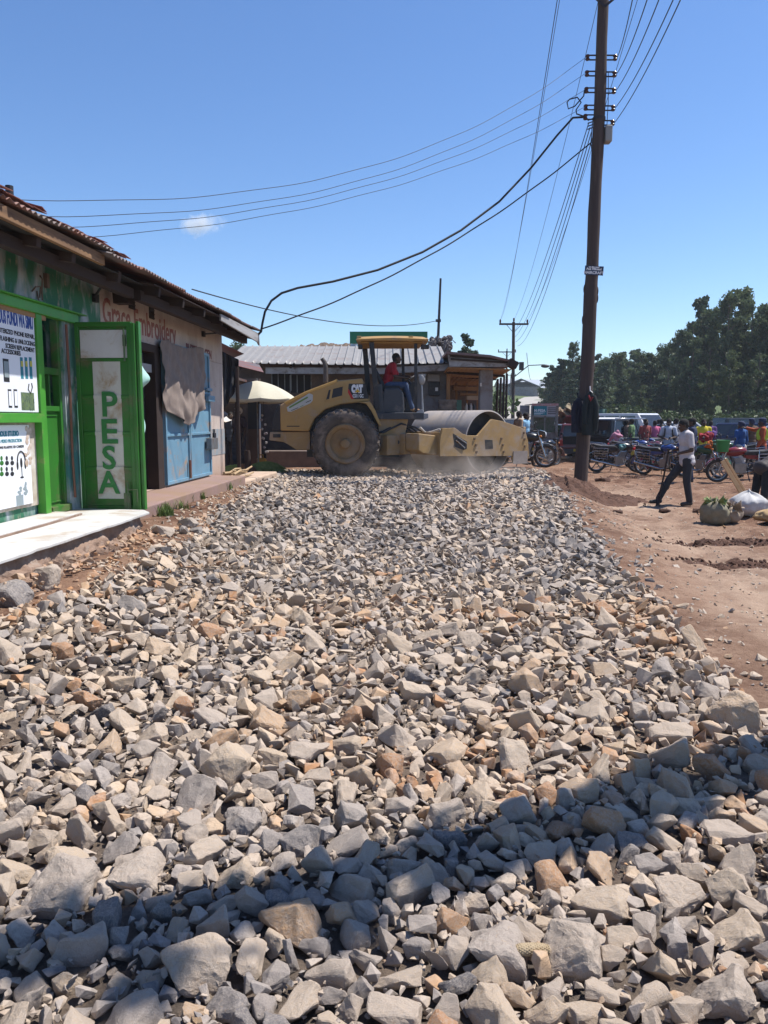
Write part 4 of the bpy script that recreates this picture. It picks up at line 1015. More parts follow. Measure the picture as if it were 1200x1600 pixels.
b.tube([Mw @ Vector((.19 * math.cos(2*math.pi*k/20), .19 * math.sin(2*math.pi*k/20), 0)) for k in range(21)], .016, 8); b.tube([Mw @ Vector((-.19, 0, 0)), Mw @ Vector((.19, 0, 0))], .012, 6); b.tube([Mw @ Vector((0, 0, 0)), Mw @ Vector((0, 0, -.3))], .025, 8)
b.build('steering_wheel', M_mblack, roller, smooth=50)
for (pt, pb, y, w) in (((580.5, 535), (590, 640), -.66, .11), ((569.5, 534), (576, 618), .66, .12), ((649.5, 537), (650, 643), -.66, .07), ((629, 536), (631, 620), .66, .07)):
    a = RX(*pt, y); c = RX(*pb, y); MB().beam((a[0], y, a[1]), (c[0], y, c[1]), w, w, (0, 1, 0)).build('canopy_post', M_mblack, roller, bevel=.012)
a = RX(580, 533, -.66)[1]; x0_ = RX(556, 533, -.7)[0]; x1_ = RX(670, 533, -.7)[0]
b = MB()
def can(u, v):
    x = lerp(x0_, x1_, u); y = lerp(-.78, .78, v); e = max(abs(2*u-1), abs(2*v-1)); r_ = .06 * ss((e - .86) / .14)
    return (x, y, a + .085 + .03 * (1 - abs(2*u-1) ** 2) - r_)
b.grid(can, 24, 16)
b.bx((x0_ + .02, -.76, a + .0), (x1_ - .02, .76, a + .06)); b.build('canopy', M_cat, roller, smooth=40, bevel=.02)
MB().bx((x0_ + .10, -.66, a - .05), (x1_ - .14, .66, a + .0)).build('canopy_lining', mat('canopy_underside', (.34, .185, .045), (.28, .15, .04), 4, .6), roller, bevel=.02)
for px in (561, 642): 
    q = RX(px, 528, -.7); MB().bx((q[0] - .05, -.74, q[1] - .08), (q[0] + .05, -.66, q[1] + .04)).build('canopy_lug', M_cat, roller, bevel=.01)
for px, y in ((661, -.6), (667, .5), (563, -.6)):
    q = RX(px, 542, y); b = MB(); b.box((q[0], y, q[1]), (.10, .14, .10)); b.build('work_light', M_mblack, roller, bevel=.015)
# mirror pole and folding bracket at the front of the platform
a = rc(658, 645); m_ = rc(657, 588); t = rc(653, 600)
b = MB(); b.tube([(a[0] + .03, -.66, a[1]), (m_[0] + .02, -.66, m_[1] - .10)], [.03, .02], 8); b.prism([rc(648, 656), rc(647, 647), rc(655, 640), rc(660, 640), rc(663, 646), rc(669, 646), rc(669, 653), rc(660, 657)], -.70, -.64); b.build('handrail', mat('galvanised_bracket', (.30, .31, .33), (.22, .22, .23), 5, .45, .4), roller, bevel=.006)
b = MB(); b.ell((m_[0] + .03, -.68, m_[1] - .07), (.075, .05, .12)); b.box((m_[0] + .03, -.68, m_[1] + .02), (.16, .05, .05)); b.build('mirror', mat('mirror_shell', (.32, .31, .30)), roller, smooth=50)
# front frame turned to its left, drum and yoke
FA = R(38); FM = Matrix.Translation((1.5, 0, 0)) @ Matrix.Rotation(FA, 4, 'Z'); FMi = (Matrix.Translation(RO) @ FM).inverted()
def FX(px, py, yo=-1.13):
    o = FMi @ CAM; d = FMi.to_3x3() @ ray(px, py); t = (yo - o.y) / d.y; p = o + d * t; return (p.x, p.z)
DX = 1.52; DR = .76
b = MB(); n = 72
b.lathe([(DR - .03, -1.03), (DR, -1.02), (DR, 1.02), (DR - .03, 1.03), (DR - .035, .80), (DR - .035, -.80)], (0, 0, 0), 'Y', n, None, True)
Mx = FM @ Matrix.Translation((DX, 0, DR))
drum = b.build('drum', M_drum, roller, smooth=40, M=Mx)
b = MB()
for s in (-1, 1): b.lathe([(.001, s * .80), (.2, s * .80), (.22, s * .72), (DR - .036, s * .70)], (0, 0, 0), 'Y', 40)
b.build('drum_disc', M_drumin, drum, smooth=40, M=Mx)
plate = [FX(*q) for q in ((686, 713), (686, 690), (690, 669), (710, 668.5), (722, 678), (730, 680.5), (745, 680.5), (767, 655), (783, 658), (803, 664.5), (819, 671), (824, 690), (825, 712), (822, 722), (801, 724), (799, 712.5))]
def yoke(y, nm):
    s = 1 if y > 0 else -1
    b = MB(); b.prism(plate, y - .03, y + .03); return b.build(nm, M_catd, roller, bevel=.008, M=FM)
yk = yoke(-1.13, 'side_plate'); yoke(1.13, 'side_plate')
hole = [FX(*q) for q in ((706, 677), (711, 680), (728, 690), (728, 701), (722, 703), (709, 698))]
MB().prism(hole, -1.163, -1.158).build('plate_opening', M_mblack, yk, M=FM)
b = MB()
for pa, pb in (((711, 682), (727, 693)), ((710, 688), (724, 700))):
    a, c = FX(*pa), FX(*pb); b.tube([(a[0], -1.17, a[1]), (c[0], -1.17, c[1])], .018, 6)
b.build('hydraulic_hose', M_steel, yk, M=FM)
hole = [FX(*q) for q in ((756, 687), (768, 687.5), (769, 701), (757, 701.5))]; MB().prism(hole, -1.163, -1.1615).build('plate_opening', M_mblack, yk, M=FM, bevel=.001)
for px, py in ((740, 685), (742, 695), (743, 706), (782, 685), (784, 695), (785.5, 705.5), (817, 676), (818, 686), (818.5, 697)):
    q = FX(px, py); MB().lathe([(.001, -1.185), (.028, -1.185), (.034, -1.175), (.034, -1.155)], (q[0], 0, q[1]), 'Y', 10).build('bolt_head', mat('worn_bolt', (.19, .13, .08)), yk, smooth=40, M=FM)
d0 = FX(801, 712); d1 = FX(822, 724)
b = MB(); b.bx((plate[11][0] - .12, -1.10, .42), (plate[11][0] - .02, 1.10, 1.12)); b.build('front_beam', M_catd, roller, bevel=.015, M=FM)
b = MB(); b.bx((d0[0] - .02, -1.175, d1[1]), (d1[0], -1.163, FX(801, 705)[1])); b.build('dust_skirt', mat('dusty_grey_skirt', (.30, .26, .235), (.24, .2, .18), 5, .9), roller, M=FM)
b = MB(); b.bx((-.10, -1.10, .50), (.0, 1.10, 1.02)); b.build('rear_beam', M_catd, roller, bevel=.015, M=FM)
b = MB()
for s in (-1, 1): b.bx((-.62, s * .42 - .09, .52), (-.10, s * .42 + .09, .98))
b.bx((-.95, -.3, .50), (-.45, .3, .95)); b.build('hitch', M_catd, roller, bevel=.02, M=FM)
# the long near arm between hitch and side plate
a0 = [FX(645, 677, -.8), FX(687, 682, -.8), FX(687, 712, -.8), FX(652, 708, -.8), FX(645, 703, -.8)]
b = MB(); b.prism(a0, -1.0, -.55); b.build('yoke_arm', M_catd, roller, bevel=.02, M=FM)
b = MB(); rs = random.Random(2)
for i in range(6):
    y = -.45 + .18 * i; pts = [(-1.0, y * .4, 1.0), (-.6, y * .8, 1.15 + .06 * rs.random()), (-.25, y, 1.12), (.02, y * 1.1, .98)]
    b.tube(pts, .022, 7)
b.build('hydraulic_hose', M_mblack, roller, smooth=60, M=FM)
b = MB(); b.tube([(-.25, -.6, 1.12), (-.05, -.6, .98), (.1, -.9, 1.08)], .03, 7); b.build('grab_bar', mat('bare_bar', (.45, .42, .38)), roller, smooth=60, M=FM)
# driver
seat_p = Vector((RO.x + RX(602, 604, 0)[0], RO.y, RO.z + RX(602, 645, 0)[1]))
sh = RX(602, 604, 0)[1] - RX(602, 645, 0)[1]
person('driver in red T-shirt and blue jeans sitting at the wheel under the roller canopy', seat_p, 0, mat('bright_red_cotton', (.38, .02, .03), (.28, .015, .02), 8, .85), mat('blue_denim', (.04, .065, .13), (.07, .10, .17), 20, .85),
    dict(pelvis=(.02, 0, sh + .06), chest=(.12, 0, sh + .36), neck=(.20, 0, sh + .51), head=(.27, 0, sh + .645), shL=(.17, .17, sh + .47), shR=(.17, -.17, sh + .47),
    elL=(.30, .22, sh + .25), elR=(.22, -.23, sh + .22), wrL=(.52, .15, sh + .24), wrR=(.44, -.14, sh + .20), hipL=(.05, .10, sh + .02), hipR=(.05, -.10, sh + .02),
    knL=(.46, .13, sh + .04), knR=(.47, -.13, sh + .03), anL=(.58, .12, .10), anR=(.62, -.12, .10), toL=(.74, .13, .05), toR=(.78, -.13, .05)), 1.7, shoe=mat('tan_shoe', (.33, .18, .09), (.25, .13, .06), 6, .6))
# ------------------------------------------------------------------ long iron roofed shop behind the roller
def PYz(px, py, Y): p = P(px, py, Y); return p.x, p.z
M_tin = rust_mat('grey_tin_sheet', (.30, .29, .28), (.22, .21, .20), (.20, .13, .10), .35)
M_brownwall = mat('dark_brown_wall', (.13, .095, .08), (.09, .07, .06), 3, .9, 0, .3, 30, dirt=(.18, .13, .10), dirt_amt=.4)  # dark brown base with lighter brown patches
M_greywall = mat('grey_render', (.22, .21, .215), (.17, .165, .17), 3, .9, 0, .25, 40, dirt=(.15, .11, .09), dirt_amt=.35)
M_timber = mat('orange_timber', (.34, .19, .09), (.25, .13, .065), 3, .8, 0, .25, 30, (1.5, 1, .2))
M_reed = mat('reed_ceiling', (.40, .25, .13), (.27, .16, .085), 5, .9, 0, .5, 40, (9, .25, 1))
ls = thing('shop_building', 'long low shop behind the roller with ribbed grey tin roof and a timber porch', 'shop', (0, 0, 0))
MB().bx((-5.2, 22.4, 0), (.95, 22.6, 3.25)).build('wall', M_brownwall, ls)
b = MB(); b.bx((.95, 22.38, 0), (1.80, 22.6, 3.1)); b.build('wall', M_greywall, ls)
b = MB(); b.bx((1.6, 22.6, 0), (1.78, 26.6, 3.1)); b.bx((-5.2, 22.6, 0), (-5.0, 26.6, 3.6)); b.bx((-5.2, 26.6, 0), (3.3, 26.8, 3.5)); b.build('rear_wall', M_brownwall, ls)
def tinroof():
    b = MB(); w0, w1 = -4.45, 1.78; n = 27; pitch = (w1 - w0) / n
    def fn(u, v):
        a = u * n; f = a - int(a); rib = .05 * max(0, 1 - abs(f - .5) / .13); i = int(a / 4)
        rs = random.Random(i); y = lerp(21.55 + rs.uniform(-.05, .04) * (1 - v), 24.5, v); z = lerp(3.12, 3.86, v) + rs.uniform(-.02, .02) * (1 - v) - .035 * math.sin(math.pi * u) * (1 - v)
        return (lerp(w0, w1, u), y, z + rib)
    b.grid(fn, n * 14, 8); b.build('roof', M_tin, ls, smooth=40, thick=.004)
    b = MB(); b.grid(lambda u, v: (lerp(w0, w1, u), lerp(24.5, 27, v), lerp(3.86, 3.3, v)), 20, 2); b.build('roof', M_tin, ls, thick=.004)
tinroof()
b = MB(); b.beam((-3.3, 21.72, 2.94), (.15, 21.72, 2.93), .03, .17); b.build('fascia', M_greywood, ls)
b = MB(); b.beam((.1, 21.68, 2.94), (1.80, 21.68, 3.03), .03, .17); b.build('fascia', M_greywood, ls)
b = MB()
for x in (-4.0, -2.6, -1.2, .2, 1.5): b.beam((x, 21.7, 3.02), (x, 23.5, 3.45), .07, .1)
b.build('rafters', M_dkwood, ls)
for k, (px, py, w, h) in enumerate(((440, 597, .55, .5), (470, 600, .6, .5))):
    x, z = PYz(px, py, 22.38); f = MB(); f.bx((x - w/2, 22.36, z - h/2), (x + w/2, 22.39, z + h/2)); wf = f.build('window', M_dark, ls)
    f = MB(); 
    for t in (-.5, -.17, .17, .5): f.bx((x + w*t - .012, 22.34, z - h/2), (x + w*t + .012, 22.36, z + h/2))
    f.build('window_bars', M_steel, wf)
x0, z0 = PYz(668, 596, 22.3); x1, z1 = PYz(687, 585, 22.3); b = MB(); b.bx((x0, 22.24, z0), (x1, 22.375, z1)); mb = b.build('meter_box', mat('grey_meter_enamel', (.24, .23, .24), (.2, .19, .2), 4, .5), ls, bevel=.01)
x0, z0 = PYz(670, 618, 22.3); x1, z1 = PYz(687, 597, 22.3); MB().bx((x0, 22.22, z0), (x1, 22.37, z1)).build('meter_box', M_mblack, ls, bevel=.01)
x0, z0 = PYz(680, 611, 22.2); MB().bx((x0, 22.205, z0), (x0 + .08, 22.215, z0 + .1)).build('meter_dial', M_white, mb)
x0, _ = PYz(697.5, 600, 22.3); x1, _ = PYz(703, 600, 22.3); MB().bx((x0, 22.2, .1), (x1, 22.37, 3.0)).build('door_post', M_timber, ls)
# porch
prf = [PYz(*q, 20.8) for q in ((699, 552), (760, 557), (806, 565.5), (806, 571), (790, 573.5), (702, 573))]
b = MB(); b.prism(prf, 20.76, 20.80); b.build('porch_fascia', M_greywood, ls)
a = [PYz(*q, 20.7) for q in ((697, 549.5), (765, 555), (809, 565.5), (808, 568), (763, 558.5), (697, 553))]
b = MB(); b.prism(a, 20.6, 26.6); b.build('porch_roof', rust_mat('rust_red_sheet', (.19, .12, .11), (.14, .10, .095), (.22, .09, .065), .6), ls)
for pa, pb, w in (((704, 561), (800, 567), .02), ((703, 556), (795, 563), .015)):
    q, c = PYz(*pa, 20.74), PYz(*pb, 20.74); MB().beam((q[0], 20.735, q[1]), (c[0], 20.735, c[1]), .02, .05).build('porch_plank', M_dkwood, ls)
q = PYz(800, 569, 20.7); MB().box((q[0], 20.7, q[1]), (.25, .5, .18), (0, .5, 0)).build('broken_plank', M_dkwood, ls)
b = MB(); b.grid(lambda u, v: (lerp(1.7, 3.42, u), lerp(20.85, 26.5, v), 2.97 - .20 * v - .05 * u + .01 * math.sin(u * 90)), 40, 8); b.build('porch_ceiling', M_reed, ls, thick=.02)
for y in (21.9, 23.6, 25.2): MB().beam((1.75, y, 2.90), (3.4, y, 2.80), .05, .07).build('ceiling_batten', M_dkwood, ls)
x0, _ = PYz(749.5, 600, 21.2); x1, _ = PYz(769.5, 600, 21.2)
MB().bx((x0, 21.1, 0), (x1, 21.45, 3.0)).build('pillar', M_greywall, ls, bevel=.02)
q = PYz(751.5, 601, 21.09); b = MB(); b.box((q[0], 21.098, q[1]), (.05, .008, .09)); b.build('paint_chip', M_white, ls)
# things for sale under the porch
def on_y(px0, py0, px1, py1, Y, d, name, m, label, cat, bevel=.01):
    a, c = P(px0, py0, Y), P(px1, py1, Y); o = MB().bx((a.x, Y, c.z), (c.x, Y + d, a.z)).build(name, m, None, bevel=bevel); return tag(o, label, cat)
t = thing('display_rack', 'open timber rack with pale shelf boards standing inside the shop porch', 'rack', (0, 0, 0))
for (a, c, w) in (((713, 598), (713, 642), .06), ((730, 598), (730, 642), .05), ((746, 600), (746, 642), .05)):
    p, q = P(*a, 24.5), P(*c, 24.5); MB().beam(p, q, w, w, (0, 1, 0)).build('post', M_timber, t)
for (a, c, w, mm) in (((708, 607), (748, 608), .12, M_timber), ((718, 616), (746, 617), .06, M_timber), ((728, 621.5), (746, 622), .12, M_cream)):
    p, q = P(*a, 24.4), P(*c, 24.4); MB().beam(p, q, .35, w).build('shelf', mm, t)
on_y(707, 625, 721, 645, 23.6, .5, 'crate', mat('sea_green_crate', (.10, .24, .21), (.08, .2, .17), 4, .6), 'sea green crate standing under the porch roof', 'crate')
for k, px in enumerate((729, 732.5, 736, 740)):
    p = P(px, 636, 24.0); o = MB().lathe([(.001, -.11), (.045, -.11), (.05, -.05), (.045, .03), (.018, .07), (.018, .11), (.001, .112)], p, 'Z', 10).build('bottle', (M_white, M_mblack)[k % 2], None, smooth=40); tag(o, ('white', 'black')[k % 2] + ' bottle on the rack under the porch', 'bottle', ('white', 'black')[k % 2] + ' bottles on the porch rack')
for k in range(3):
    p = P(699, 640 - 6 * k, 21.7); b = MB(); b.lathe([(.17, -.05), (.25, -.06), (.27, 0), (.25, .06), (.17, .05)], p, 'Z', 20, None, True); o = b.build('tyre', M_rubber, None, smooth=50); tag(o, ('lowest', 'middle', 'top')[k] + ' of three old tyres stacked beside the timber door post', 'tyre', 'tyres stacked by the door post')
# building with a rust roof ridge, board and scrap on top, mast
rb = thing('shop_building', 'building behind the tin roof with only its lumpy brown roof ridge showing', 'shop', (0, 0, 0))
b = MB(); b.bx((-3.4, 30, 0), (2.6, 33, 4.0)); b.build('wall', M_brownwall, rb)
b = MB()
def ridge(u, v):
    x = lerp(-3.35, -1.1, u); t = v * 2 - 1; q = Vector((x * 3, v * 3, 1)); return (x, 31.5 + t * 1.9, 4.55 - .75 * abs(t) ** 1.5 + .10 * noise.noise(q * 1.2) + .05 * noise.noise(q * 4))
b.grid(ridge, 60, 30); b.build('roof', mat('brown_thatch', (.19, .135, .095), (.11, .08, .06), 16, .95, 0, .9, 40, bdist=.04), rb, thick=.08)
bb = thing('billboard', 'plain deep green signboard raised above the tin roof behind the canopy', 'signboard', (0, 0, 0))
x0, zt = PYz(546.5, 518, 27); x1, zb = PYz(668, 537, 27)
MB().bx((x0, 27, zb), (x1, 27.05, zt)).build('board', mat('sign_green', (.006, .13, .06), (.008, .115, .055), 2, .45), bb, bevel=.005)
b = MB(); b.bx((x0 + .02, 27.0, zb - .3), (x0 + .25, 27.04, zb - .01)); b.build('lower_board', mat('pale_blue_board', (.3, .38, .46)), bb)
for x in (x0 + .3, x1 - .3): MB().bx((x - .04, 27.06, 0), (x + .04, 27.14, zt - .05)).build('post', M_mblack, bb)
def scrap():
    b = MB(); rs = random.Random(21); x0, zt = PYz(668, 524, 27); x1, zb = PYz(706, 551, 27)
    for i in range(120):
        x = rs.uniform(x0 + .1, x1); z = rs.uniform(zb, lerp(zt - .02, zt - .02 - .25 * abs((x - x1 + .3)), .5)); y = 27.5 + rs.uniform(-.4, .4)
        b.ell((x, y, z), (rs.uniform(.04, .15), rs.uniform(.05, .16), rs.uniform(.02, .07)), (rs.uniform(0, 3), rs.uniform(0, 3), rs.uniform(0, 3)), 7, 5)
    for i in range(14):
        x = rs.uniform(x0 + .1, x1 - .1); b.tube([(x, 27.05, rs.uniform(zb, zt)), (x + rs.uniform(-.2, .2), 27.0, rs.uniform(zb, zt)), (x + rs.uniform(-.3, .3), 27.05, rs.uniform(zb, zt))], .02, 5)
    b.bx((x0, 27.2, 2.5), (x1 - .1, 27.9, zb + .1))
    o = b.build('scrap_heap', mat('grey_scrap', (.085, .08, .085), (.22, .20, .19), 9, .8, 0, .6, 20), None); tag(o, 'dark heap of scrap and mesh on the roof right of the green board', 'scrap heap')
scrap()
ms = thing('mast', 'thin dark mast with a cable bracket rising behind the green board', 'mast', (0, 0, 0))
a = P(684.5, 530, 27.3); c = P(688.5, 435, 27.3); MB().cone((a.x, a.y, 2), a, .05, .05, 8).build('pole', M_mblack, ms); MB().cone(a, c, .05, .035, 8).build('pole', M_mblack, ms)
MAST = P(683, 501, 27.2); MB().box(MAST + Vector((.04, 0, 0)), (.18, .06, .09)).build('bracket', M_mblack, ms)

# ------------------------------------------------------------------ little market at the corner behind the shops
sd = thing('market_stall', 'dark market stall of iron sheets and black tarpaulin behind the embroidery shop corner', 'stall', (0, 0, 0))
def sh(pts, Y0, Y1, m, nm, par=sd, t=.01):
    a = [P(*q, Y0) for q in pts[:2]] + [P(*q, Y1) for q in pts[2:]]; return MB().quad(a, t).build(nm, m, par)
sh([(340, 533), (381, 553), (362, 560), (330, 548)], 17.0, 18.6, M_darkroof, 'roof_sheet')
sh([(372, 572), (412, 582), (405, 570), (368, 562)], 18.4, 19.8, M_darkroof, 'roof_sheet')
for px, Y in ((374, 17.2), (345, 17.6), (372, 19.4)): p = on_ground(px, Y); MB().cone(p, (p.x, p.y, 2.75), .045, .04, 8).build('post', M_dkwood, sd)
def tarp(u, v):
    p = P(lerp(345, 373, u) - 5 * v * u, lerp(548 + 14 * u, lerp(650, 612, u), v), 17.25); return p + Vector((0, .05 * math.sin(u * 16) + .08 * math.sin(v * 5), .0))
o = MB(); o.grid(tarp, 24, 12); o.build('tarpaulin', mat('black_tarpaulin', (.018, .018, .022), (.028, .027, .03), 6, .6), sd, smooth=60, thick=.008)
MB().bx((-7.5, 21.3, 0), (-3.4, 21.4, 2.7)).build('back_screen', M_brownwall, sd)
MB().bx((-7.5, 17.5, 2.6), (-3.75, 21.3, 2.66)).build('roof_sheet', M_darkroof, sd)
u0 = on_ground(404, 19.6)
um = thing('market_umbrella', 'large cream market umbrella open over the corner stalls', 'umbrella', u0)
zt = P(404, 595, 19.6).z - u0.z; zr = P(404, 623, 19.6).z - u0.z; RR = 1.0
b = MB(); n = 8
def can2(u, v):
    a = 2 * math.pi * u + .25; k = (u * n) % 1; sc = 1 - .05 * math.sin(math.pi * k) * v
    if v > .93: v2 = .93; drop = (v - .93) * 1.3
    else: v2 = v; drop = 0
    r = RR * (v2 / .93) * (1 - .06 * math.sin(math.pi * k) * v2); h = zt - (zt - zr) * (.35 * (v2/.93) + .65 * (v2/.93) ** 2.2) + .03 * math.sin(math.pi * k) * v2 ** 2 * -1
    return (r * math.cos(a), r * math.sin(a), h - drop)
b.grid(can2, 64, 15); b.build('canopy', mat('cream_canvas', (.50, .47, .37), (.45, .42, .33), 3, .85), um, smooth=25, thick=.006)
MB().cone((0, 0, 0), (0, 0, zt + .06), .018, .018, 8).build('pole', M_steel, um)
for k in range(8):
    a = 2 * math.pi * k / n + .25; MB().tube([(.0, 0, zt - .05), (RR * .5 * math.cos(a), RR * .5 * math.sin(a), lerp(zt, zr, .32) - .03), (RR * .97 * math.cos(a), RR * .97 * math.sin(a), zr - .015)], .007, 5).build('rib', M_steel, um)
p = on_ground(399, 20.6); pr = thing('brick_pier', 'brown pier with dark blue painted top under the cream umbrella', 'pier', p)
MB().bx((-.15, -.13, 0), (.15, .13, 1.05)).build('shaft', mat('pier_brown', (.15, .10, .085), (.12, .085, .075), 3, .9), pr, bevel=.01); MB().bx((-.152, -.132, 1.05), (.152, .132, 1.95)).build('painted_top', mat('pier_blue', (.035, .055, .10), (.05, .06, .085), 4, .8), pr, bevel=.01)
# goods
sg = thing('sachet_string', 'string of small white packets hanging beside the brown pier', 'packets', P(412, 640, 20.4))
MB().tube([(0, 0, .35), (0, 0, -1.2)], .006, 5).build('cord', M_dkwood, sg)
rs = random.Random(4)
for k in range(9): MB().box((rs.uniform(-.07, .07), -.02, -.15 - .12 * k), (rs.uniform(.05, .10), .03, .06), (rs.uniform(-.4, .4), rs.uniform(-.6, .6), 0)).build('packet', (M_white, M_lace, M_white)[k % 3], sg, bevel=.01)
p = PG(403, 733)
def jerry(p, m, label, h=.42, rz=.2):
    j = thing('jerrycan', label, 'jerrycan', p, rz); MB().bx((-.12, -.09, 0), (.12, .09, h * .8)).build('body', m, j, bevel=.035)
    b = MB(); b.tube([(-.07, 0, h * .79), (-.07, 0, h), (.04, 0, h), (.04, 0, h * .79)], .018, 8); b.build('handle', m, j, smooth=60); MB().cone((.09, 0, h * .78), (.09, 0, h * .93), .03, .028, 10).build('cap', M_mblack, j)
    return j
jerry(PG(409, 735), mat('ochre_plastic', (.36, .20, .03), (.3, .16, .03), 4, .5), 'ochre yellow jerrycan standing below the cream umbrella', .40)
p = PG(387, 744); ps = MB().tube([p + Vector((0, 0, -.1)), p + Vector((.01, 0, .30)), p + Vector((.0, 0, .58))], [.075, .07, .068], 10).build('wooden_post', M_dkwood, None, smooth=50); tag(ps, 'short thick wooden post standing in the fodder at the corner', 'post')
def heap(name, px, py, rx_, ry_, h, m, label, cat, n=240, seed=1, blade=True):
    p = PG(px, py); rs = random.Random(seed); b = MB(); b.ell((0, 0, 0), (rx_, ry_, h), None, 16, 8)
    for i in range(n):
        a = rs.uniform(0, 6.28); q = math.sqrt(rs.random()); x, y = rx_ * q * math.cos(a), ry_ * q * math.sin(a); z = h * math.sqrt(max(0, 1 - q * q)) ; l = rs.uniform(.15, .4); t = rs.uniform(-.6, .6) + (0 if x < 0 else 0); w = .008
        c, s = math.cos(t), math.sin(t); b.add([(x - s*w, y + c*w, z), (x + s*w, y - c*w, z), (x + c*l*.6, y + s*l*.6, z + .05), (x + c*l, y + s*l, z - .04)], [(0, 1, 2), (1, 3, 2)])
    o = b.build(name, m, None, fix=False); o.location = p; return tag(o, label, cat)
M_fod = mat('cut_fodder', (.11, .17, .05), (.20, .24, .09), 10, .8)
heap('fodder', 405, 741, .36, .2, .26, M_fod, 'green cut fodder heaped right of the short wooden post', 'fodder', 320, 1)
heap('fodder', 358, 741, .25, .2, .18, M_fod, 'green cut fodder heaped left of the short wooden post', 'fodder', 240, 2)
heap('straw', 373, 741, .2, .2, .2, mat('dry_straw', (.20, .11, .06), (.13, .075, .045), 10, .9), 'brown dry straw heap between the two green fodder heaps', 'straw', 200, 3)
tb = thing('table', 'rough low market table at the corner behind the embroidery shop', 'table', PG(353, 722))
MB().box((0, 0, .62), (.9, .5, .05)).build('tabletop', M_ltwood, tb)
for sx in (-1, 1):
    for sy in (-1, 1): MB().bx((sx * .4 - .025, sy * .2 - .025, 0), (sx * .4 + .025, sy * .2 + .025, .6)).build('leg', M_dkwood, tb)
o = MB(); o.grid(lambda u, v: (lerp(-.6, .6, u), lerp(-.35, .35, v), .05 + .22 * math.sin(math.pi * u) * math.sin(math.pi * v) + .05 * noise.noise((u * 6, v * 6, 1))), 20, 14); o = o.build('ground_sheet', mat('grey_sheet', (.15, .13, .14), (.11, .10, .105), 8, .9), None, smooth=60, thick=.01); o.location = PG(385, 722); tag(o, 'crumpled grey sheet on the ground under the cream umbrella', 'sheet')
o = MB().quad([P(335, 632, 21.0), P(368, 655, 21.0), P(352, 660, 20.2), P(330, 650, 20.2)], .01).build('awning', M_white, None); tag(o, 'small white awning sheet behind the shop corner', 'awning')  # white is the sheet's own colour
o = MB().bx((-3.2, 20.9, .2), (-1.4, 21.2, .75)).build('market_bench', mat('dusty_bench', (.20, .15, .13), (.14, .11, .095), 5, .9), None, bevel=.03); tag(o, 'low dusty masonry bench behind the rear of the roller', 'bench')
person('market woman in dark dress and white headscarf behind the shop corner', on_ground(375, 20.2), -2.2, mat('dark_plum_cloth', (.05, .03, .045)), mat('dark_skirt', (.035, .032, .045)), h=1.62, hat=(M_white, 'scarf'), skirt=True)
person('person in grey top half hidden at the table behind the shop corner', on_ground(362, 20.8), -1.2, mat('grey_blue_cloth', (.13, .15, .19)), mat('dark_skirt', (.035, .032, .045)), h=1.5)
# ------------------------------------------------------------------ main utility pole
M_pole = mat('weathered_pole_wood', (.075, .052, .045), (.045, .033, .03), 4, .85, 0, .6, 22, (2.2, 2.2, .13), dirt=(.12, .09, .075), dirt_amt=.3, bdist=.02)
M_iron = mat('line_iron', (.05, .045, .05), (.035, .03, .035), 8, .6, .4)
M_porc = mat('brown_porcelain', (.075, .03, .025), (.05, .022, .02), 4, .25)
PB = PG(906, 762); PYD = PB.y
pole = thing('utility_pole', 'tall weathered wooden utility pole with insulators and hanging jackets beside the dirt path', 'utility pole', PB)
def ppt(py): 
    px = pl(py, [(-60, 945.5), (0, 943), (185, 936), (420, 925), (700, 911), (762, 906)]); return P(px, py, PYD) - PB
pts = [Vector((0, 0, -.3))] + [ppt(q) for q in (755, 690, 620, 540, 460, 440, 425, 330, 240, 150, 60, -20, -75)]
rad = [.155, .15, .15, .148, .146, .143, .137, .133, .128, .124, .12, .115, .108, .105]
for i in range(len(pts)): pts[i] = pts[i] + Vector((.008 * math.sin(i * 2.1), 0, 0))
b = MB()
fine = []; fr = []
for i in range(len(pts) - 1):
    for k in range(6): fine.append(pts[i].lerp(pts[i+1], k / 6)); fr.append(lerp(rad[i], rad[i+1], k / 6) * (1 + .05 * noise.noise((i * 1.7 + k * .3, 2, 1))))
b.tube(fine, fr, 18)
for py, dx in ((452, -.13), (455, .13), (466, .135), (500, -.13), (575, .14)): q = ppt(py); b.ell(q + Vector((dx, 0, 0)), (.035, .05, .11))
b.build('shaft', M_pole, pole, smooth=50)
def insulator(py, side, par, ang=0):
    q = ppt(py); s = side; f = MB()
    for dz in (-.045, .045): f.bx((q.x + s * .09, q.y - .02, q.z + dz - .008), (q.x + s * .30, q.y + .02, q.z + dz + .008))
    br = f.build('insulator_bracket', M_iron, par)
    MB().lathe([(.001, -.055), (.035, -.055), (.05, -.03), (.03, 0), (.05, .03), (.035, .055), (.001, .055)], (q.x + s * .29, q.y, q.z), 'Z', 12).build('insulator', M_porc, br, smooth=50)
    return PB + Vector((q.x + s * .33, q.y, q.z))
LI = [insulator(q, -1, pole) for q in (90, 115, 141, 168)]; LI.append(insulator(183, -1, pole))
RI = [insulator(q, 1, pole) for q in (90, 116, 142, 169, 192)]
q = ppt(211); b = MB(); b.bx((q.x + .12, q.y - .14, q.z - .17), (q.x + .27, q.y + .1, q.z + .17)); b.build('junction_box', mat('grey_plastic_box', (.27, .27, .26), (.23, .23, .22), 4, .5), pole, bevel=.03)
q = ppt(15); b = MB()
for s in (-1, 1): b.beam(q + Vector((0, -.12, 0)), q + Vector((s * .75, -.12, .62)), .05, .01, (0, 1, 0))
b.build('crossarm_brace', M_iron, pole)
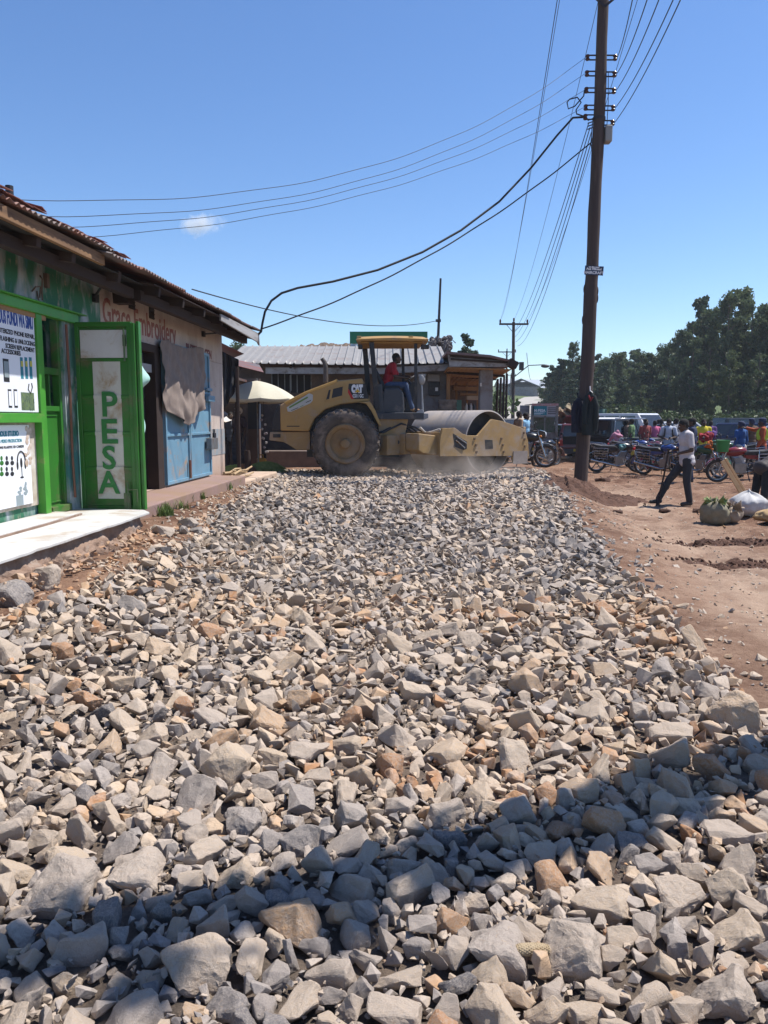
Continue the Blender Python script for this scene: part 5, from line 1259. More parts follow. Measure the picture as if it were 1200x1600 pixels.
q = ppt(-35); MB().bx((q.x - .95, q.y - .2, q.z - .06), (q.x + .95, q.y - .09, q.z + .06)).build('crossarm', M_dkwood, pole); HT = [PB + q + Vector((s, -.14, .18)) for s in (-.85, 0, .85)]
for s in (-.85, 0, .85): MB().lathe([(.001, .06), (.03, .06), (.06, .10), (.03, .14), (.05, .18), (.001, .22)], (q.x + s, q.y - .14, q.z), 'Z', 10).build('insulator', M_porc, pole, smooth=50)
q = ppt(425); sg = MB().box((q.x + .005, q.y - .16, q.z), (.40, .012, .19), (0, R(3), 0)).build('sign_plate', mat('dark_blue_plate', (.02, .035, .08), (.03, .045, .09), 5, .5), pole)
for body, dz, sz in (('on the road', .058, .045), ('Aus Mlimani', .012, .062), ('HAIRCRAFT', -.07, .078)):
    o = text('lettering', body, sz, M_dw, sg, frame_M((q.x, q.y - .1675, q.z + dz), (1, 0, -.05), (0, 0, 1)), .001, 'CENTER', 1.05, .003)
b = MB(); q = ppt(186); b.lathe([(.133, -.03), (.136, -.03), (.136, .03), (.133, .03)], q, 'Z', 18, None, True); b.build('steel_band', M_iron, pole)
b = MB(); q = ppt(185)
b.tube([q + Vector((-.15, -.05, -.1)), q + Vector((-.17, -.05, -.5)), q + Vector((-.13, -.1, -.9))], .01, 6); b.tube([q + Vector((.15, -.05, .9)), q + Vector((.16, -.08, .3)), q + Vector((.15, -.08, -.2))], .008, 6)
for k in range(4): b.tube([q + Vector((-.14, -.05, -.02 - .06 * k)), q + Vector((-.25, -.05, -.06 - .06 * k))], .012, 6)
b.build('pole_wiring', M_iron, pole)
# jackets hung on the pole
def jacket(px, py0, py1, w0, w1, m, label, dy, trim=None):
    a = P(px, py0, PYD + dy); c = P(px, py1, PYD + dy); h = a.z - c.z
    t = thing('jacket', label, 'jacket', (a.x, a.y, a.z)); b = MB()
    def fn(u, v):
        ang = 2 * math.pi * u; w = lerp(w0, w1, min(1, v * 1.6)) * (1 + .05 * math.sin(v * 9)); d = .065 * (1 + .6 * v)
        k = 1 + .10 * math.sin(ang * 4 + v * 3) * v; sh_ = .25 if v < .06 else 1
        return (w * sh_ * math.cos(ang) * k + .02 * math.sin(v * 6), d * math.sin(ang) * k, -h * v)
    b.grid(fn, 36, 16); b.build('torso', m, t, smooth=80)
    b = MB(); s = 1
    b.tube([(w0 * .8, -.03, -h * .1), (w1 * 1.02, -.06, -h * .35), (w1 * 1.05, -.06, -h * .72), (w1 * .98, -.05, -h * .9)], [.06, .065, .055, .05], 12); b.build('sleeve', m, t, smooth=60)
    b = MB(); b.tube([(-w0 * .8, -.03, -h * .1), (-w1 * .98, -.06, -h * .35), (-w1 * .95, -.07, -h * .75)], [.055, .06, .05], 12); b.build('sleeve', m, t, smooth=60)
    b = MB(); b.tube([(.0, .02, .12), (.0, 0, .02), (.05, -.03, -.03)], .015, 6); b.build('hanging_loop', M_white if trim else m, t)
    if trim: MB().tube([(-.05, -.075, -.08), (0, -.1, -.2), (.03, -.1, -.12)], .02, 8).build('lining', trim, t, smooth=60)
jacket(922, 612, 680, .075, .125, mat('black_green_wool', (.014, .02, .02), (.02, .026, .025), 14, .9), 'black green jacket with red lining hung on the near side of the pole', -.27, plain('red_lining', (.25, .02, .03)))
jacket(903, 622, 676, .06, .10, mat('navy_wool', (.012, .015, .028), (.018, .02, .035), 14, .9), 'navy jacket hung on the left flank of the pole', -.12)
# heap of dug soil around the foot
def soil(name, px, py, rx_, ry_, h, label, seed, m=None):
    p = PG(px, py); b = MB()
    def fn(u, v):
        a = 2 * math.pi * u; x, y = rx_ * v * math.cos(a), ry_ * v * math.sin(a); q = Vector((x * 3 + seed, y * 3, seed)); e = (1 - v) ** .8 * (1 + .2 * v)
        return (x * (1 + .3 * noise.noise(q * .6)), y, h * e * (1 + .5 * noise.noise(q)) + .05 * noise.noise(q * 3) * min(1, (1 - v) * 3) + .025 * noise.noise(q * 9) - .02)
    b.grid(fn, 110, 40); rs = random.Random(seed)
    for i in range(80):
        a = rs.uniform(0, 6.28); v = rs.uniform(.2, 1.3); r = rs.uniform(.008, .03); b.ell((rx_ * v * math.cos(a), ry_ * v * math.sin(a), max(0, h * (1 - v)) + r * .2), (r, r * .8, r * .6), (a, v, 0), 6, 4)
    b.v = [Vector((q.x, q.y, q.z + gz(p.x + q.x, p.y + q.y) - p.z)) for q in b.v]
    o = b.build(name, m or M_soil, None, smooth=40); o.location = p; tag(o, label, 'soil heap'); return o
M_soil = mat('dark_red_soil', (.125, .064, .043), (.085, .045, .031), 9, .97, 0, 1, 30, bdist=.03)
soil('soil_heap', 915, 771, 1.05, .8, .26, 'dark red heap of dug soil round the foot of the utility pole', 3)
soil('soil_heap', 955, 782, .8, .55, .16, 'low spread of dark soil right of the pole foot', 8)
soil('soil_heap', 870, 748, .8, .4, .09, 'low dark soil streak left of the pole foot at the road edge', 5)
soil('soil_heap', 1150, 850, 1.2, .30, .06, 'dark crumbly soil ridge in front of the sacks', 6)
soil('soil_heap', 1165, 885, .9, .26, .05, 'low dark soil streak at the right edge beyond the path', 11)
soil('soil_heap', 985, 748, .7, .35, .06, 'faint dark soil patch behind the pole near the motorcycle', 9)
for i, (px, py, r, t, lab) in enumerate(((943, 752, .17, .25, 'rounded dark clod lying behind the pole on the dirt yard'), (965, 801, .07, .1, 'small dark clod on the pale path in front of the pole'), (1128, 1050, .05, .1, 'thin dark scrap lying on the lower dirt path'), (1040, 800, .1, .6, 'reddish clod by the feet of the man with the spade'), (1092, 800, .1, .62, 'reddish clod right of the man with the spade'), (1095, 850, .07, .5, 'clod in front of the olive sack'))):
    o = bpy.data.objects.new('soil_clod', proto_mesh(3, i)); 
    me = o.data.copy(); me.materials.clear(); me.materials.append(M_soil); o.data = me; col.objects.link(o); p = PG(px, py); o.location = p + Vector((0, 0, r * .2)); o.scale = (r * 1.5, r, r * .8); tag(o, lab, 'clod')
# ------------------------------------------------------------------ motorcycles
M_chrome = mat('dusty_chrome', (.45, .45, .46), (.36, .35, .35), 8, .25, .9)
M_alloy = mat('dull_alloy', (.28, .28, .29), (.2, .2, .2), 10, .4, .7)
M_seat = mat('black_vinyl', (.018, .018, .02), (.028, .026, .026), 10, .5)
M_tyre = mat('dusty_tyre', (.035, .030, .028), (.07, .056, .046), 7, .9)
def moto(label, loc, rz, paint, group='motorcycle taxis parked in the yard', lean=0):
    r = thing('motorcycle', label, 'motorcycle', loc, rz, group); r.rotation_euler = (lean, 0, rz)
    for x, w in ((-.63, .105), (.63, .085)):
        R0 = .305; b = MB(); b.lathe([(R0 - .075, -w * .35), (R0 - .02, -w * .5), (R0, -w * .2), (R0, w * .2), (R0 - .02, w * .5), (R0 - .075, w * .35)], (x, 0, R0), 'Y', 32, None, True); t = b.build('wheel', M_tyre, r, smooth=50)
        b = MB(); b.lathe([(R0 - .082, -.03), (R0 - .065, -.035), (R0 - .065, .035), (R0 - .082, .03)], (x, 0, R0), 'Y', 32, None, True); b.cone((x, -.06, R0), (x, .06, R0), .055, .055, 14)
        for k in range(5):
            a = 2 * math.pi * k / 5 + .3
            b.beam((x, 0, R0), (x + .225 * math.cos(a), 0, R0 + .225 * math.sin(a)), .035, .022, (0, 1, 0))
        b.build('rim', M_alloy, t, smooth=40)
    b = MB()
    b.tube([(.52, 0, .93), (.33, 0, .72), (.22, 0, .38), (-.15, 0, .32), (-.25, 0, .5)], .024, 8); b.tube([(.50, 0, .90), (.2, 0, .80), (-.2, 0, .66), (-.62, 0, .72)], .022, 8)
    for s in (-1, 1): b.tube([(-.15, s * .1, .36), (-.63, s * .1, .305)], .022, 8); b.tube([(-.25, s * .11, .68), (-.85, s * .11, .76)], .014, 6); b.tube([(-.63, s * .11, .31), (-.48, s * .12, .68)], .03, 8)
    b.build('frame', M_iron, r, smooth=50)
    b = MB(); b.box((.08, 0, .40), (.30, .24, .26)); b.prism([(.0, .5), (.2, .5), (.26, .66), (.1, .68)], -.09, .09)
    for k in range(5): b.box((.14 + .012 * k, 0, .53 + .03 * k), (.26, .2, .012), (0, -.3, 0))
    b.build('engine', M_alloy, r, bevel=.02)
    b = MB(); b.ell((.20, 0, .83), (.29, .15, .13), (0, .12, 0), 18, 12); b.build('fuel_tank', paint, r, smooth=60)
    b = MB(); b.prism([(-.02, .66), (-.38, .62), (-.42, .74), (.0, .78)], -.12, .12); b.build('side_cover', paint, r, bevel=.03)
    b = MB(); b.prism([(.0, .80), (-.1, .86), (-.5, .87), (-.78, .93), (-.82, .87), (-.5, .76), (.0, .74)], -.14, .14); b.build('seat', M_seat, r, bevel=.035)
    b = MB()
    for s in (-1, 1): b.tube([(.63, s * .075, .305), (.50, s * .075, .70), (.42, s * .075, .96)], [.026, .028, .022], 8)
    b.build('fork', M_chrome, r, smooth=50)
    b = MB(); b.tube([(.26, .36, .99), (.36, .30, 1.02), (.44, .12, .99), (.44, -.12, .99), (.36, -.30, 1.02), (.26, -.36, .99)], .014, 8)
    for s in (-1, 1): b.tube([(.27, s * .35, .99), (.2, s * .42, .985)], .02, 8)
    b.build('handlebar', M_iron, r, smooth=50)
    for s in (-1, 1):
        b = MB(); b.tube([(.36, s * .28, 1.02), (.34, s * .32, 1.17)], .007, 6); b.ell((.34, s * .34, 1.2), (.02, .06, .04)); b.build('mirror', M_seat, r, smooth=60)
        MB().ell((.50, s * .16, .86), (.04, .03, .03)).build('indicator', plain('amber_lens', (.5, .16, .02), .3), r, smooth=60)
    b = MB(); b.lathe([(.001, -.12), (.07, -.09), (.09, 0), (.085, .03)], (.55, 0, .90), 'X', 18); b.prism([(.46, 1.02), (.62, .98), (.63, .82), (.56, .78), (.44, .84)], -.09, .09); b.build('headlight_cowl', paint, r, smooth=50, bevel=.02)
    MB().ell((.62, 0, .90), (.03, .07, .07)).build('headlight', plain('lamp_glass', (.55, .56, .58), .12), r, smooth=60)
    def mud(x, a0, a1, rr, w): return MB().grid(lambda u, v: (x + rr * math.cos(lerp(a0, a1, u)), lerp(-w, w, v), .305 + rr * math.sin(lerp(a0, a1, u))), 16, 2)
    mud(.63, .35, 2.2, .35, .065).build('mudguard', paint, r, smooth=60, thick=.006); mud(-.63, .9, 3.1, .37, .075).build('mudguard', M_seat, r, smooth=60, thick=.006)
    b = MB(); b.tube([(.16, -.12, .45), (.22, -.13, .28), (.0, -.14, .22), (-.25, -.16, .28), (-.85, -.17, .42)], [.02, .022, .03, .04, .042], 10); b.build('exhaust', M_chrome, r, smooth=50)
    b = MB()
    b.tube([(-.86, -.2, .9), (-.86, .2, .9)], .01, 6); b.tube([(-.5, -.22, .6), (-.5, .22, .6)], .01, 6); b.tube([(.32, -.24, .45), (.32, .24, .45)], .01, 6); b.tube([(-.34, -.2, .7), (-.34, .2, .7), (-.35, .15, .9)], .01, 6); b.tube([(.0, 0, .45), (.32, 0, .45)], .01, 6); b.tube([(.0, 0, .45), (-.5, 0, .6)], .01, 6); b.tube([(-.5, 0, .6), (-.86, 0, .9)], .01, 6)
    for s in (-1, 1):
        b.tube([(-.35, s * .15, .9), (-.5, s * .20, .92), (-.92, s * .18, .95), (-.98, 0, .95)], .011, 6)
        b.tube([(-.32, s * .2, .78), (-.34, s * .22, .45), (-.72, s * .22, .48), (-.78, s * .2, .80), (-.32, s * .2, .78)], .010, 6)
        for k in range(3): b.tube([(-.33, s * .21, .53 + .08 * k), (-.75, s * .21, .56 + .08 * k)], .007, 5)
        b.tube([(.32, s * .05, .6), (.34, s * .24, .55), (.32, s * .24, .34), (.24, s * .04, .3)], .012, 6)
    b.build('luggage_rack', M_chrome, r, smooth=50)
    MB().tube([(-.1, .1, .3), (-.16, .24, .0)], .013, 6).build('side_stand', M_iron, r)
    MB().box((-.93, 0, .80), (.04, .14, .08)).build('tail_light', plain('red_lens', (.35, .01, .01), .3), r, bevel=.012); MB().box((-.98, 0, .66), (.01, .19, .13), (0, .25, 0)).build('number_plate', plain('plate_yellow', (.55, .42, .05)), r)
    return r
def enamel(nm, c): return mat(nm, c, tuple(x * .8 for x in c), 3, .3, coat=.4)
PBK = enamel('black_enamel', (.015, .015, .018)); PRD = enamel('red_enamel', (.20, .012, .015)); PBL = enamel('blue_enamel', (.02, .05, .22)); PMA = enamel('maroon_enamel', (.16, .015, .03)); PGN = enamel('dark_green_enamel', (.02, .09, .04))
proto_bike = moto('black motorcycle parked side on just right of the utility pole, facing right', (0, 0, 0), 0, PBK)
def bike(label, px, Y, rz, paint, lean=.0, first=[True]):
    o = proto_bike if first[0] else copy_tree(proto_bike); first[0] = False
    g = on_ground(px, Y); o.location = g; o.rotation_euler = (lean, 0, rz); o['label'] = label
    for part in ('fuel_tank', 'side_cover', 'headlight_cowl', 'mudguard'): repaint(o, part, paint)
    return o
bike('black motorcycle parked side on just right of the utility pole, facing right', 963, 24.6, -.12, PBK, .08)
bike('dark motorcycle with open rear rack parked behind the man with the spade', 1036, 23.4, -.75, PBL, .08)
bike('maroon motorcycle half hidden behind the blue tanked one', 1015, 26.5, -.6, PMA, .08)
bike('motorcycle with red and orange cloths heaped on it right of the man with the spade', 1093, 22.6, -.95, PGN, .08)
bike('red tanked motorcycle facing left at the right edge of the yard', 1158, 20.6, 3.02, PRD, -.06)
bike('black motorcycle whose front wheel shows past the roller drum end', 815, 21.0, -.25, PBK, .05)
bike('blue motorcycle squeezed in behind the black one by the pole', 992, 26.8, -.5, PBL, .06)
bike('black motorcycle in the second row behind the spade man', 1056, 25.2, -.7, PBK, .06)
bike('red motorcycle in the second row behind the yellow top', 1082, 25.6, -1.0, PRD, .06)
bike('green motorcycle behind the woman in cobalt blue', 1140, 24.4, 2.8, PGN, -.05)
bike('dark motorcycle far back near the kiosk', 853, 27.5, .8, PBK, .05)
bike('dark motorcycle partly cut off by the right edge of the picture', 1215, 23.5, 2.6, PBK, -.05)
# cloths, luggage
def bundle(label, cat, px, py, Y, r, m, seed, name='cloth_bundle'):
    p = P(px, py, Y); b = MB(); rs = random.Random(seed)
    for i in range(7): b.ell((rs.uniform(-.6, .6) * r[0], rs.uniform(-.5, .5) * r[1], rs.uniform(-.4, .4) * r[2]), (r[0] * rs.uniform(.4, .75), r[1] * rs.uniform(.4, .8), r[2] * rs.uniform(.35, .7)), (rs.uniform(0, 3), rs.uniform(0, 3), rs.uniform(0, 3)), 12, 8)
    o = b.build(name, m, None, fix=False); o.location = p; remesh(o, min(r) * .12, 3)
    d = o.modifiers.new('D', 'DISPLACE'); tx = bpy.data.textures.get('folds') or bpy.data.textures.new('folds', 'CLOUDS'); tx.noise_scale = .12; d.texture = tx; d.strength = min(r) * .5; d.texture_coords = 'GLOBAL'
    return tag(o, label, cat)
bundle('bright red cloth thrown over the motorcycle right of the man with the spade', 'cloth', 1103, 684, 22.4, (.24, .18, .09), mat('scarlet_cloth', (.30, .025, .03), (.24, .02, .03), 9, .85), 3)
bundle('orange cloth hanging from the cloth heaped motorcycle', 'cloth', 1107, 694, 22.2, (.09, .09, .2), mat('orange_cloth', (.55, .14, .03), (.45, .1, .02), 9, .85), 4)
bundle('violet cloth lying beside the scarlet one on the motorcycle', 'cloth', 1113, 679, 22.6, (.16, .12, .08), mat('violet_cloth', (.16, .07, .25), (.1, .05, .17), 9, .85), 5)
bundle('folded turquoise plastic bundle on the black motorcycle by the pole', 'bundle', 972, 699, 24.3, (.14, .1, .12), mat('turquoise_plastic', (.06, .20, .20), (.05, .15, .16), 8, .5), 6, 'plastic_bundle')
bundle('pale pink cloth on the seat of the black motorcycle by the pole', 'cloth', 962, 681, 24.9, (.28, .16, .1), mat('dusty_pink_cloth', (.42, .20, .27), (.35, .15, .22), 9, .85), 7)
# ------------------------------------------------------------------ vehicles
M_glass = mat('dark_car_glass', (.018, .022, .028), (.025, .03, .036), 2, .06, spec=.8)
M_bumper = mat('grey_bumper', (.045, .045, .048), (.06, .06, .06), 6, .6)
def quadlerp(q, u, v): return q[0].lerp(q[1], u).lerp(q[3].lerp(q[2], u), v)
KIND = dict(  # length, z0, belt z, cabin base x (rear,front), cabin top x, roof z, half width base/top
 sedan=(4.3, .28, .88, (-1.75, .85), (-1.15, .05), 1.43, .83, .62, .31), wagon=(4.4, .30, .92, (-2.1, .95), (-1.9, .15), 1.52, .83, .66, .31),
 suv=(4.5, .42, 1.05, (-2.15, .95), (-2.0, .35), 1.78, .86, .70, .37), van=(4.6, .34, 1.08, (-2.25, 1.75), (-2.2, 1.0), 1.95, .83, .72, .33), pickup=(5.0, .45, 1.02, (-.55, 1.15), (-.45, .50), 1.72, .84, .68, .37))
def car(kind, label, px, Y, rz, paint, group='vehicles parked along the far side of the yard', canvas=None, boot=False):
    L, z0, zb, cb, ct, zr, wb, wt, rw = KIND[kind]; h = L / 2
    r = thing({'pickup': 'pickup_truck', 'van': 'minibus', 'suv': 'off_road_car'}.get(kind, 'parked_car'), label, 'car' if kind in ('sedan', 'wagon', 'suv') else 'pickup' if kind == 'pickup' else 'van', on_ground(px, Y), rz, group)
    fx, bx_ = h * .62, -h * .60
    def arch(cx, n=8): return [(cx + (rw + .07) * math.cos(a), max(z0, rw + (rw + .07) * math.sin(a))) for a in [math.pi * k / n for k in range(n + 1)]]
    bottom = [(h * .97, z0)] + arch(fx) + arch(bx_) + [(-h * .97, z0)]
    hood = zb - (.10 if kind != 'van' else .16)
    top = [(-h, zb * .62), (-h * .985, zb - .02)] + ([(-h * .97, zb)] ) + [(cb[0], zb + .0), (cb[1], zb), (h * .86, hood), (h * .985, hood - .14), (h, z0 + .25)]
    b = MB(); b.prism(bottom + top, -wb, wb) if kind != 'pickup' else b.prism(bottom + top, -wb, wb)
    b.build('body', paint, r, bevel=.05)
    base = [Vector((cb[0], -wb + .04, zb)), Vector((cb[1], -wb + .04, zb)), Vector((cb[1], wb - .04, zb)), Vector((cb[0], wb - .04, zb))]
    tp = [Vector((ct[0], -wt, zr)), Vector((ct[1], -wt, zr)), Vector((ct[1], wt, zr)), Vector((ct[0], wt, zr))]
    b = MB(); b.add(base + tp, [(4, 5, 6, 7), (0, 1, 5, 4), (1, 2, 6, 5), (2, 3, 7, 6), (3, 0, 4, 7)]); b.build('cabin', paint, r, bevel=.05)
    def pane(q, u0, u1, v0, v1, nm):
        c = [quadlerp(q, u0, v0), quadlerp(q, u1, v0), quadlerp(q, u1, v1), quadlerp(q, u0, v1)]
        ctr = sum(q, Vector()) / 4; n = (q[1] - q[0]).cross(q[3] - q[0]).normalized(); n = n if n.dot(ctr - Vector((0, 0, 1.0))) > 0 else -n
        MB().quad([p + n * .012 for p in c], .02).build(nm, M_glass, r)
    pane([base[1], base[2], tp[2], tp[1]], .06, .94, .10, .90, 'windscreen'); pane([base[3], base[0], tp[0], tp[3]], .08, .92, .15, .88, 'rear_window')
    for a, c in ((0, 1), (3, 2)):
        q = [base[a], base[c], tp[c], tp[a]]; cuts = ((.10, .50), (.54, .90)) if kind in ('sedan',) else ((.12, .86),) if kind == 'pickup' else ((.05, .32), (.36, .62), (.66, .92))
        for u0, u1 in cuts: pane(q, u0, u1, .14, .86, 'side_window')
    for cx in (fx, bx_):
        for s in (-1, 1):
            b = MB(); b.lathe([(rw * .58, -.09), (rw * .92, -.10), (rw, -.06), (rw, .06), (rw * .92, .10), (rw * .58, .09)], (cx, s * (wb - .10), rw), 'Y', 24, None, True); t = b.build('wheel', M_tyre, r, smooth=50)
            b = MB(); b.lathe([(.001, s * .05), (rw * .2, s * .055), (rw * .5, s * .03), (rw * .6, s * .08)], (cx, s * (wb - .10), rw), 'Y', 18); b.build('rim', M_alloy, t, smooth=50)
    for s in (-1, 1):
        MB().box((h * .965, s * (wb - .24), hood - .17), (.10, .32, .14)).build('headlight', plain('lamp_glass', (.55, .56, .58), .12), r, bevel=.02)
        MB().box((-h * .985, s * (wb - .12), zb - .18), (.06, .16, .24)).build('tail_light', plain('red_lens', (.35, .01, .01), .3), r, bevel=.015)
        MB().box((cb[1] - .18, s * (wb + .07), zb + .08), (.08, .16, .12)).build('mirror', paint, r, bevel=.02)
    b = MB(); b.box((h * .99, 0, z0 + .12), (.14, wb * 1.94, .2)); b.build('bumper', M_bumper, r, bevel=.03); b = MB(); b.box((-h * .99, 0, z0 + .12), (.12, wb * 1.94, .2)); b.build('bumper', M_bumper, r, bevel=.03)
    MB().box((h * .99, 0, hood - .17), (.05, wb * 1.0, .12)).build('grille', M_mblack, r, bevel=.01)
    MB().box((h * .99 + .075, 0, z0 + .14), (.012, .46, .1)).build('number_plate', M_white, r); MB().box((-h * .99 - .066, 0, z0 + .16), (.012, .46, .1)).build('number_plate', plain('plate_yellow', (.55, .42, .05)), r)
    if kind == 'pickup' and not canvas:
        MB().bx((-h * .95, -wb + .08, zb + .002), (cb[0] - .05, wb - .08, zb + .004)).build('load_bed', M_mblack, r)
        b = MB(); b.tube([(-.7, -wb + .1, zb), (-.75, -wb + .1, zr + .02), (-.75, wb - .1, zr + .02), (-.7, wb - .1, zb)], .03, 8); b.build('roll_bar', M_chrome, r, smooth=50)
    if canvas:
        b = MB(); b.grid(lambda u, v: (lerp(-h * .97, cb[0] + .05, u), -(wb + .04) * math.cos(math.pi * v), zb + (1.25 * min(1, 1.6 * math.sin(math.pi * v))) + .02 * math.sin(u * 14)), 12, 18); b.build('canvas_cover', canvas, r, smooth=40, thick=.02)
        MB().bx((-h * .97, -wb, zb), (-h * .96, wb, zb + 1.1)).build('canvas_flap', canvas, r)
    if boot:
        MB().quad([(-h * .98, -wb * .85, zr + .05), (-h * .98, wb * .85, zr + .05), (-h * 1.25, wb * .8, zr + .32), (-h * 1.25, -wb * .8, zr + .32)], .04).build('tailgate', paint, r)
        MB().bx((-h * 1.005, -wb * .8, zb * .75), (-h * .99, wb * .8, zb + .1)).build('boot_opening', M_dark, r)
    return r
W = enamel('white_car_paint', (.62, .63, .65)); SV = enamel('silver_car_paint', (.38, .39, .41)); NV = enamel('navy_car_paint', (.018, .026, .07)); MR = enamel('maroon_car_paint', (.12, .02, .02)); BK = enamel('black_car_paint', (.015, .015, .017)); PG_ = enamel('pale_green_car_paint', (.50, .58, .52)); BL = enamel('blue_van_paint', (.12, .2, .3))
CAN = mat('green_truck_canvas', (.035, .10, .085), (.028, .08, .07), 5, .8)
car('wagon', 'white estate car nearest the roller drum, left of the kiosk', 829, 42, 2.45, W)
car('sedan', 'silver car behind the roller drum at the far left of the parked row', 806, 46, 2.6, SV)
car('van', 'white minibus parked right behind the sign board kiosk', 868, 44, 3.3, W)
car('wagon', 'maroon estate car seen from behind with its boot open and bundles on its roof', 890, 33.5, 1.5, MR, None, None, True)
car('suv', 'silver off road car facing the viewer beside the pole', 938, 34, -1.35, SV)
car('pickup', 'truck with dark green canvas cover behind the silver off road car', 958, 46, -.35, SV, canvas=CAN)
car('van', 'white minibus parked right of the silver off road car', 985, 38, -1.05, W)
car('pickup', 'dark pickup standing in front of the white minibus', 962, 31, 2.0, BK)
car('sedan', 'pale green car right of the white minibus', 1011, 40, -1.9, PG_)
car('wagon', 'white estate car behind the man with the rucksack', 1070, 40, .25, W)
car('wagon', 'navy estate car parked right of the cloth heaped motorcycle', 1125, 34, 2.75, NV)
car('sedan', 'white car at the right edge behind the man in the orange vest', 1205, 28, 2.5, W)
car('wagon', 'dark car parked beside the shop porch pillar', 779, 29, -1.4, BK)
car('sedan', 'silver car at the back between the green canvas truck and the trees', 925, 50, .4, SV)
car('suv', 'dark off road car at the back right under the trees', 1168, 47, .2, BK)
# bundles on the roof of the estate car
for i, (px, py, r_, c, lab) in enumerate(((884, 647, (.6, .5, .09), (.24, .17, .11), 'flat brown sack on the roof of the maroon estate car'), (896, 641, (.5, .4, .08), (.32, .25, .16), 'pale straw sack on top of the roof load of the maroon car'), (890, 653, (.8, .5, .10), (.16, .10, .07), 'dark brown sack lowest on the roof of the maroon car'))):
    bundle(lab, 'sack', px, py - 1, 33.5, r_, mat('sack_cloth_%s' % ('a', 'b', 'c')[i], c, tuple(q * .7 for q in c), 8, .9), 20 + i, 'sack')
q = P(902, 672, 30.5); jerry(q, mat('yellow_plastic', (.55, .38, .03), (.48, .32, .03), 4, .45), 'yellow jerrycan standing beside the boot of the maroon estate car', .38)
# ------------------------------------------------------------------ kiosk with sign board
kx = on_ground(847, 31.5)
k = thing('kiosk', 'grey sheet metal kiosk with a teal money transfer sign on its upper board', 'kiosk', kx)
def kz(py): return P(847, py, 31.5).z - kx.z
def kxx(px): return (px - 847) / 1200 * 31.5
b = MB()
for px in (830, 868): b.bx((kxx(px) - .05, -.05, 0), (kxx(px) + .05, .05, kz(634)))
b.bx((kxx(830), -.04, kz(652)), (kxx(868), .04, kz(650))); b.bx((kxx(849), -.04, kz(690)), (kxx(850.5), .04, kz(650))); b.build('frame', M_steel, k)
MB().bx((kxx(829), -.03, kz(650)), (kxx(869), .03, kz(631))).build('upper_board', mat('faded_sign_board', (.36, .33, .34), (.3, .28, .29), 6, .6), k)
MB().bx((kxx(829), -.05, kz(634)), (kxx(870), -.031, kz(630.5))).build('header_strip', mat('red_white_header', (.38, .12, .11), (.45, .33, .32), 14, .6), k)
s_ = MB().bx((kxx(830), -.05, kz(648.5)), (kxx(852), -.032, kz(634.5))).build('sign_panel', mat('teal_sign', (.02, .17, .21), (.03, .2, .24), 3, .5), k)
text('lettering', 'M-PESA', .15, M_dw, s_, frame_M((kxx(841), -.052, kz(643.5)), (1, 0, 0), (0, 0, 1)), .002, 'CENTER', .95, .004)
for t in range(3): MB().bx((kxx(832), -.053, kz(645.4 + t)), (kxx(849 - 3 * t), -.051, kz(644.9 + t))).build('small_print', M_dw, s_)
for t in range(4): MB().bx((kxx(854), -.036, kz(638 + 3 * t)), (kxx(866), -.031, kz(636.8 + 3 * t))).build('small_print', M_mblack, k)
MB().bx((kxx(830), .0, 0), (kxx(868), .05, kz(676))).build('counter_front', M_greywall, k)
MB().bx((kxx(831), .35, kz(676)), (kxx(868), .4, kz(651))).build('display_back', mat('dim_goods', (.07, .11, .05), (.16, .14, .13), 9, .7), k)
MB().bx((kxx(829), 0, kz(632)), (kxx(869), 1.6, kz(631))).build('roof', M_tin, k)
MB().bx((kxx(815), .6, kz(650)), (kxx(830), .66, kz(633))).build('slatted_panel', mat('grey_slats', (.33, .32, .33), (.2, .2, .2), 3, .6, 0, 0, 40, (.2, .2, 12)), k)
# goods on the ground in front
tr = thing('produce_tray', 'low wooden tray of produce on the ground in front of the maroon car', 'tray', PG(888, 720))
MB().bx((-.62, -.35, 0), (.55, .35, .14)).build('tray', mat('brown_basket', (.20, .13, .07), (.12, .08, .05), 12, .9), tr, bevel=.02); MB().bx((-.3, -.2, .30), (.6, .3, .33)).build('board', M_greywood, tr)
rs = random.Random(31)
for i in range(14): MB().ell((rs.uniform(-.55, -.1), rs.uniform(-.3, .2), .17), (.06, .055, .05), None, 8, 6).build('produce', (M_white, M_cream)[i % 2], tr, smooth=60)
for i in range(40): MB().ell((rs.uniform(-.1, .5), rs.uniform(-.3, .3), .15), (.035, .035, .035), None, 6, 4).build('produce', (M_ltwood, M_cream)[i % 2], tr, smooth=60)
bundle('purple sack standing on the ground near the green bucket', 'sack', 851, 703, 29.5, (.30, .2, .26), mat('purple_sack', (.10, .04, .10), (.07, .03, .07), 8, .8), 41, 'sack')
bundle('brown low bag left of the produce tray', 'sack', 872, 708, 30.0, (.36, .2, .14), mat('brown_bag', (.14, .07, .05), (.1, .05, .04), 8, .8), 42, 'sack')
bk = thing('bucket', 'green plastic bucket near the front end of the roller', 'bucket', PG(838, 718)); MB().lathe([(.13, 0), (.17, .34), (.175, .35), (.155, .34), (.12, .03), (.001, .03)], (0, 0, 0), 'Z', 20).build('shell', mat('green_plastic', (.03, .22, .06), (.025, .18, .05), 4, .4), bk, smooth=50); MB().tube([(.17 * math.cos(a), .03, .34 + .14 * math.sin(a)) for a in [math.pi * q / 10 for q in range(11)]], .006, 5).build('handle', M_steel, bk)
bundle('white plastic bag resting on the green bucket', 'bag', 840, 692, 27.5, (.2, .15, .14), M_white, 43, 'plastic_bag')
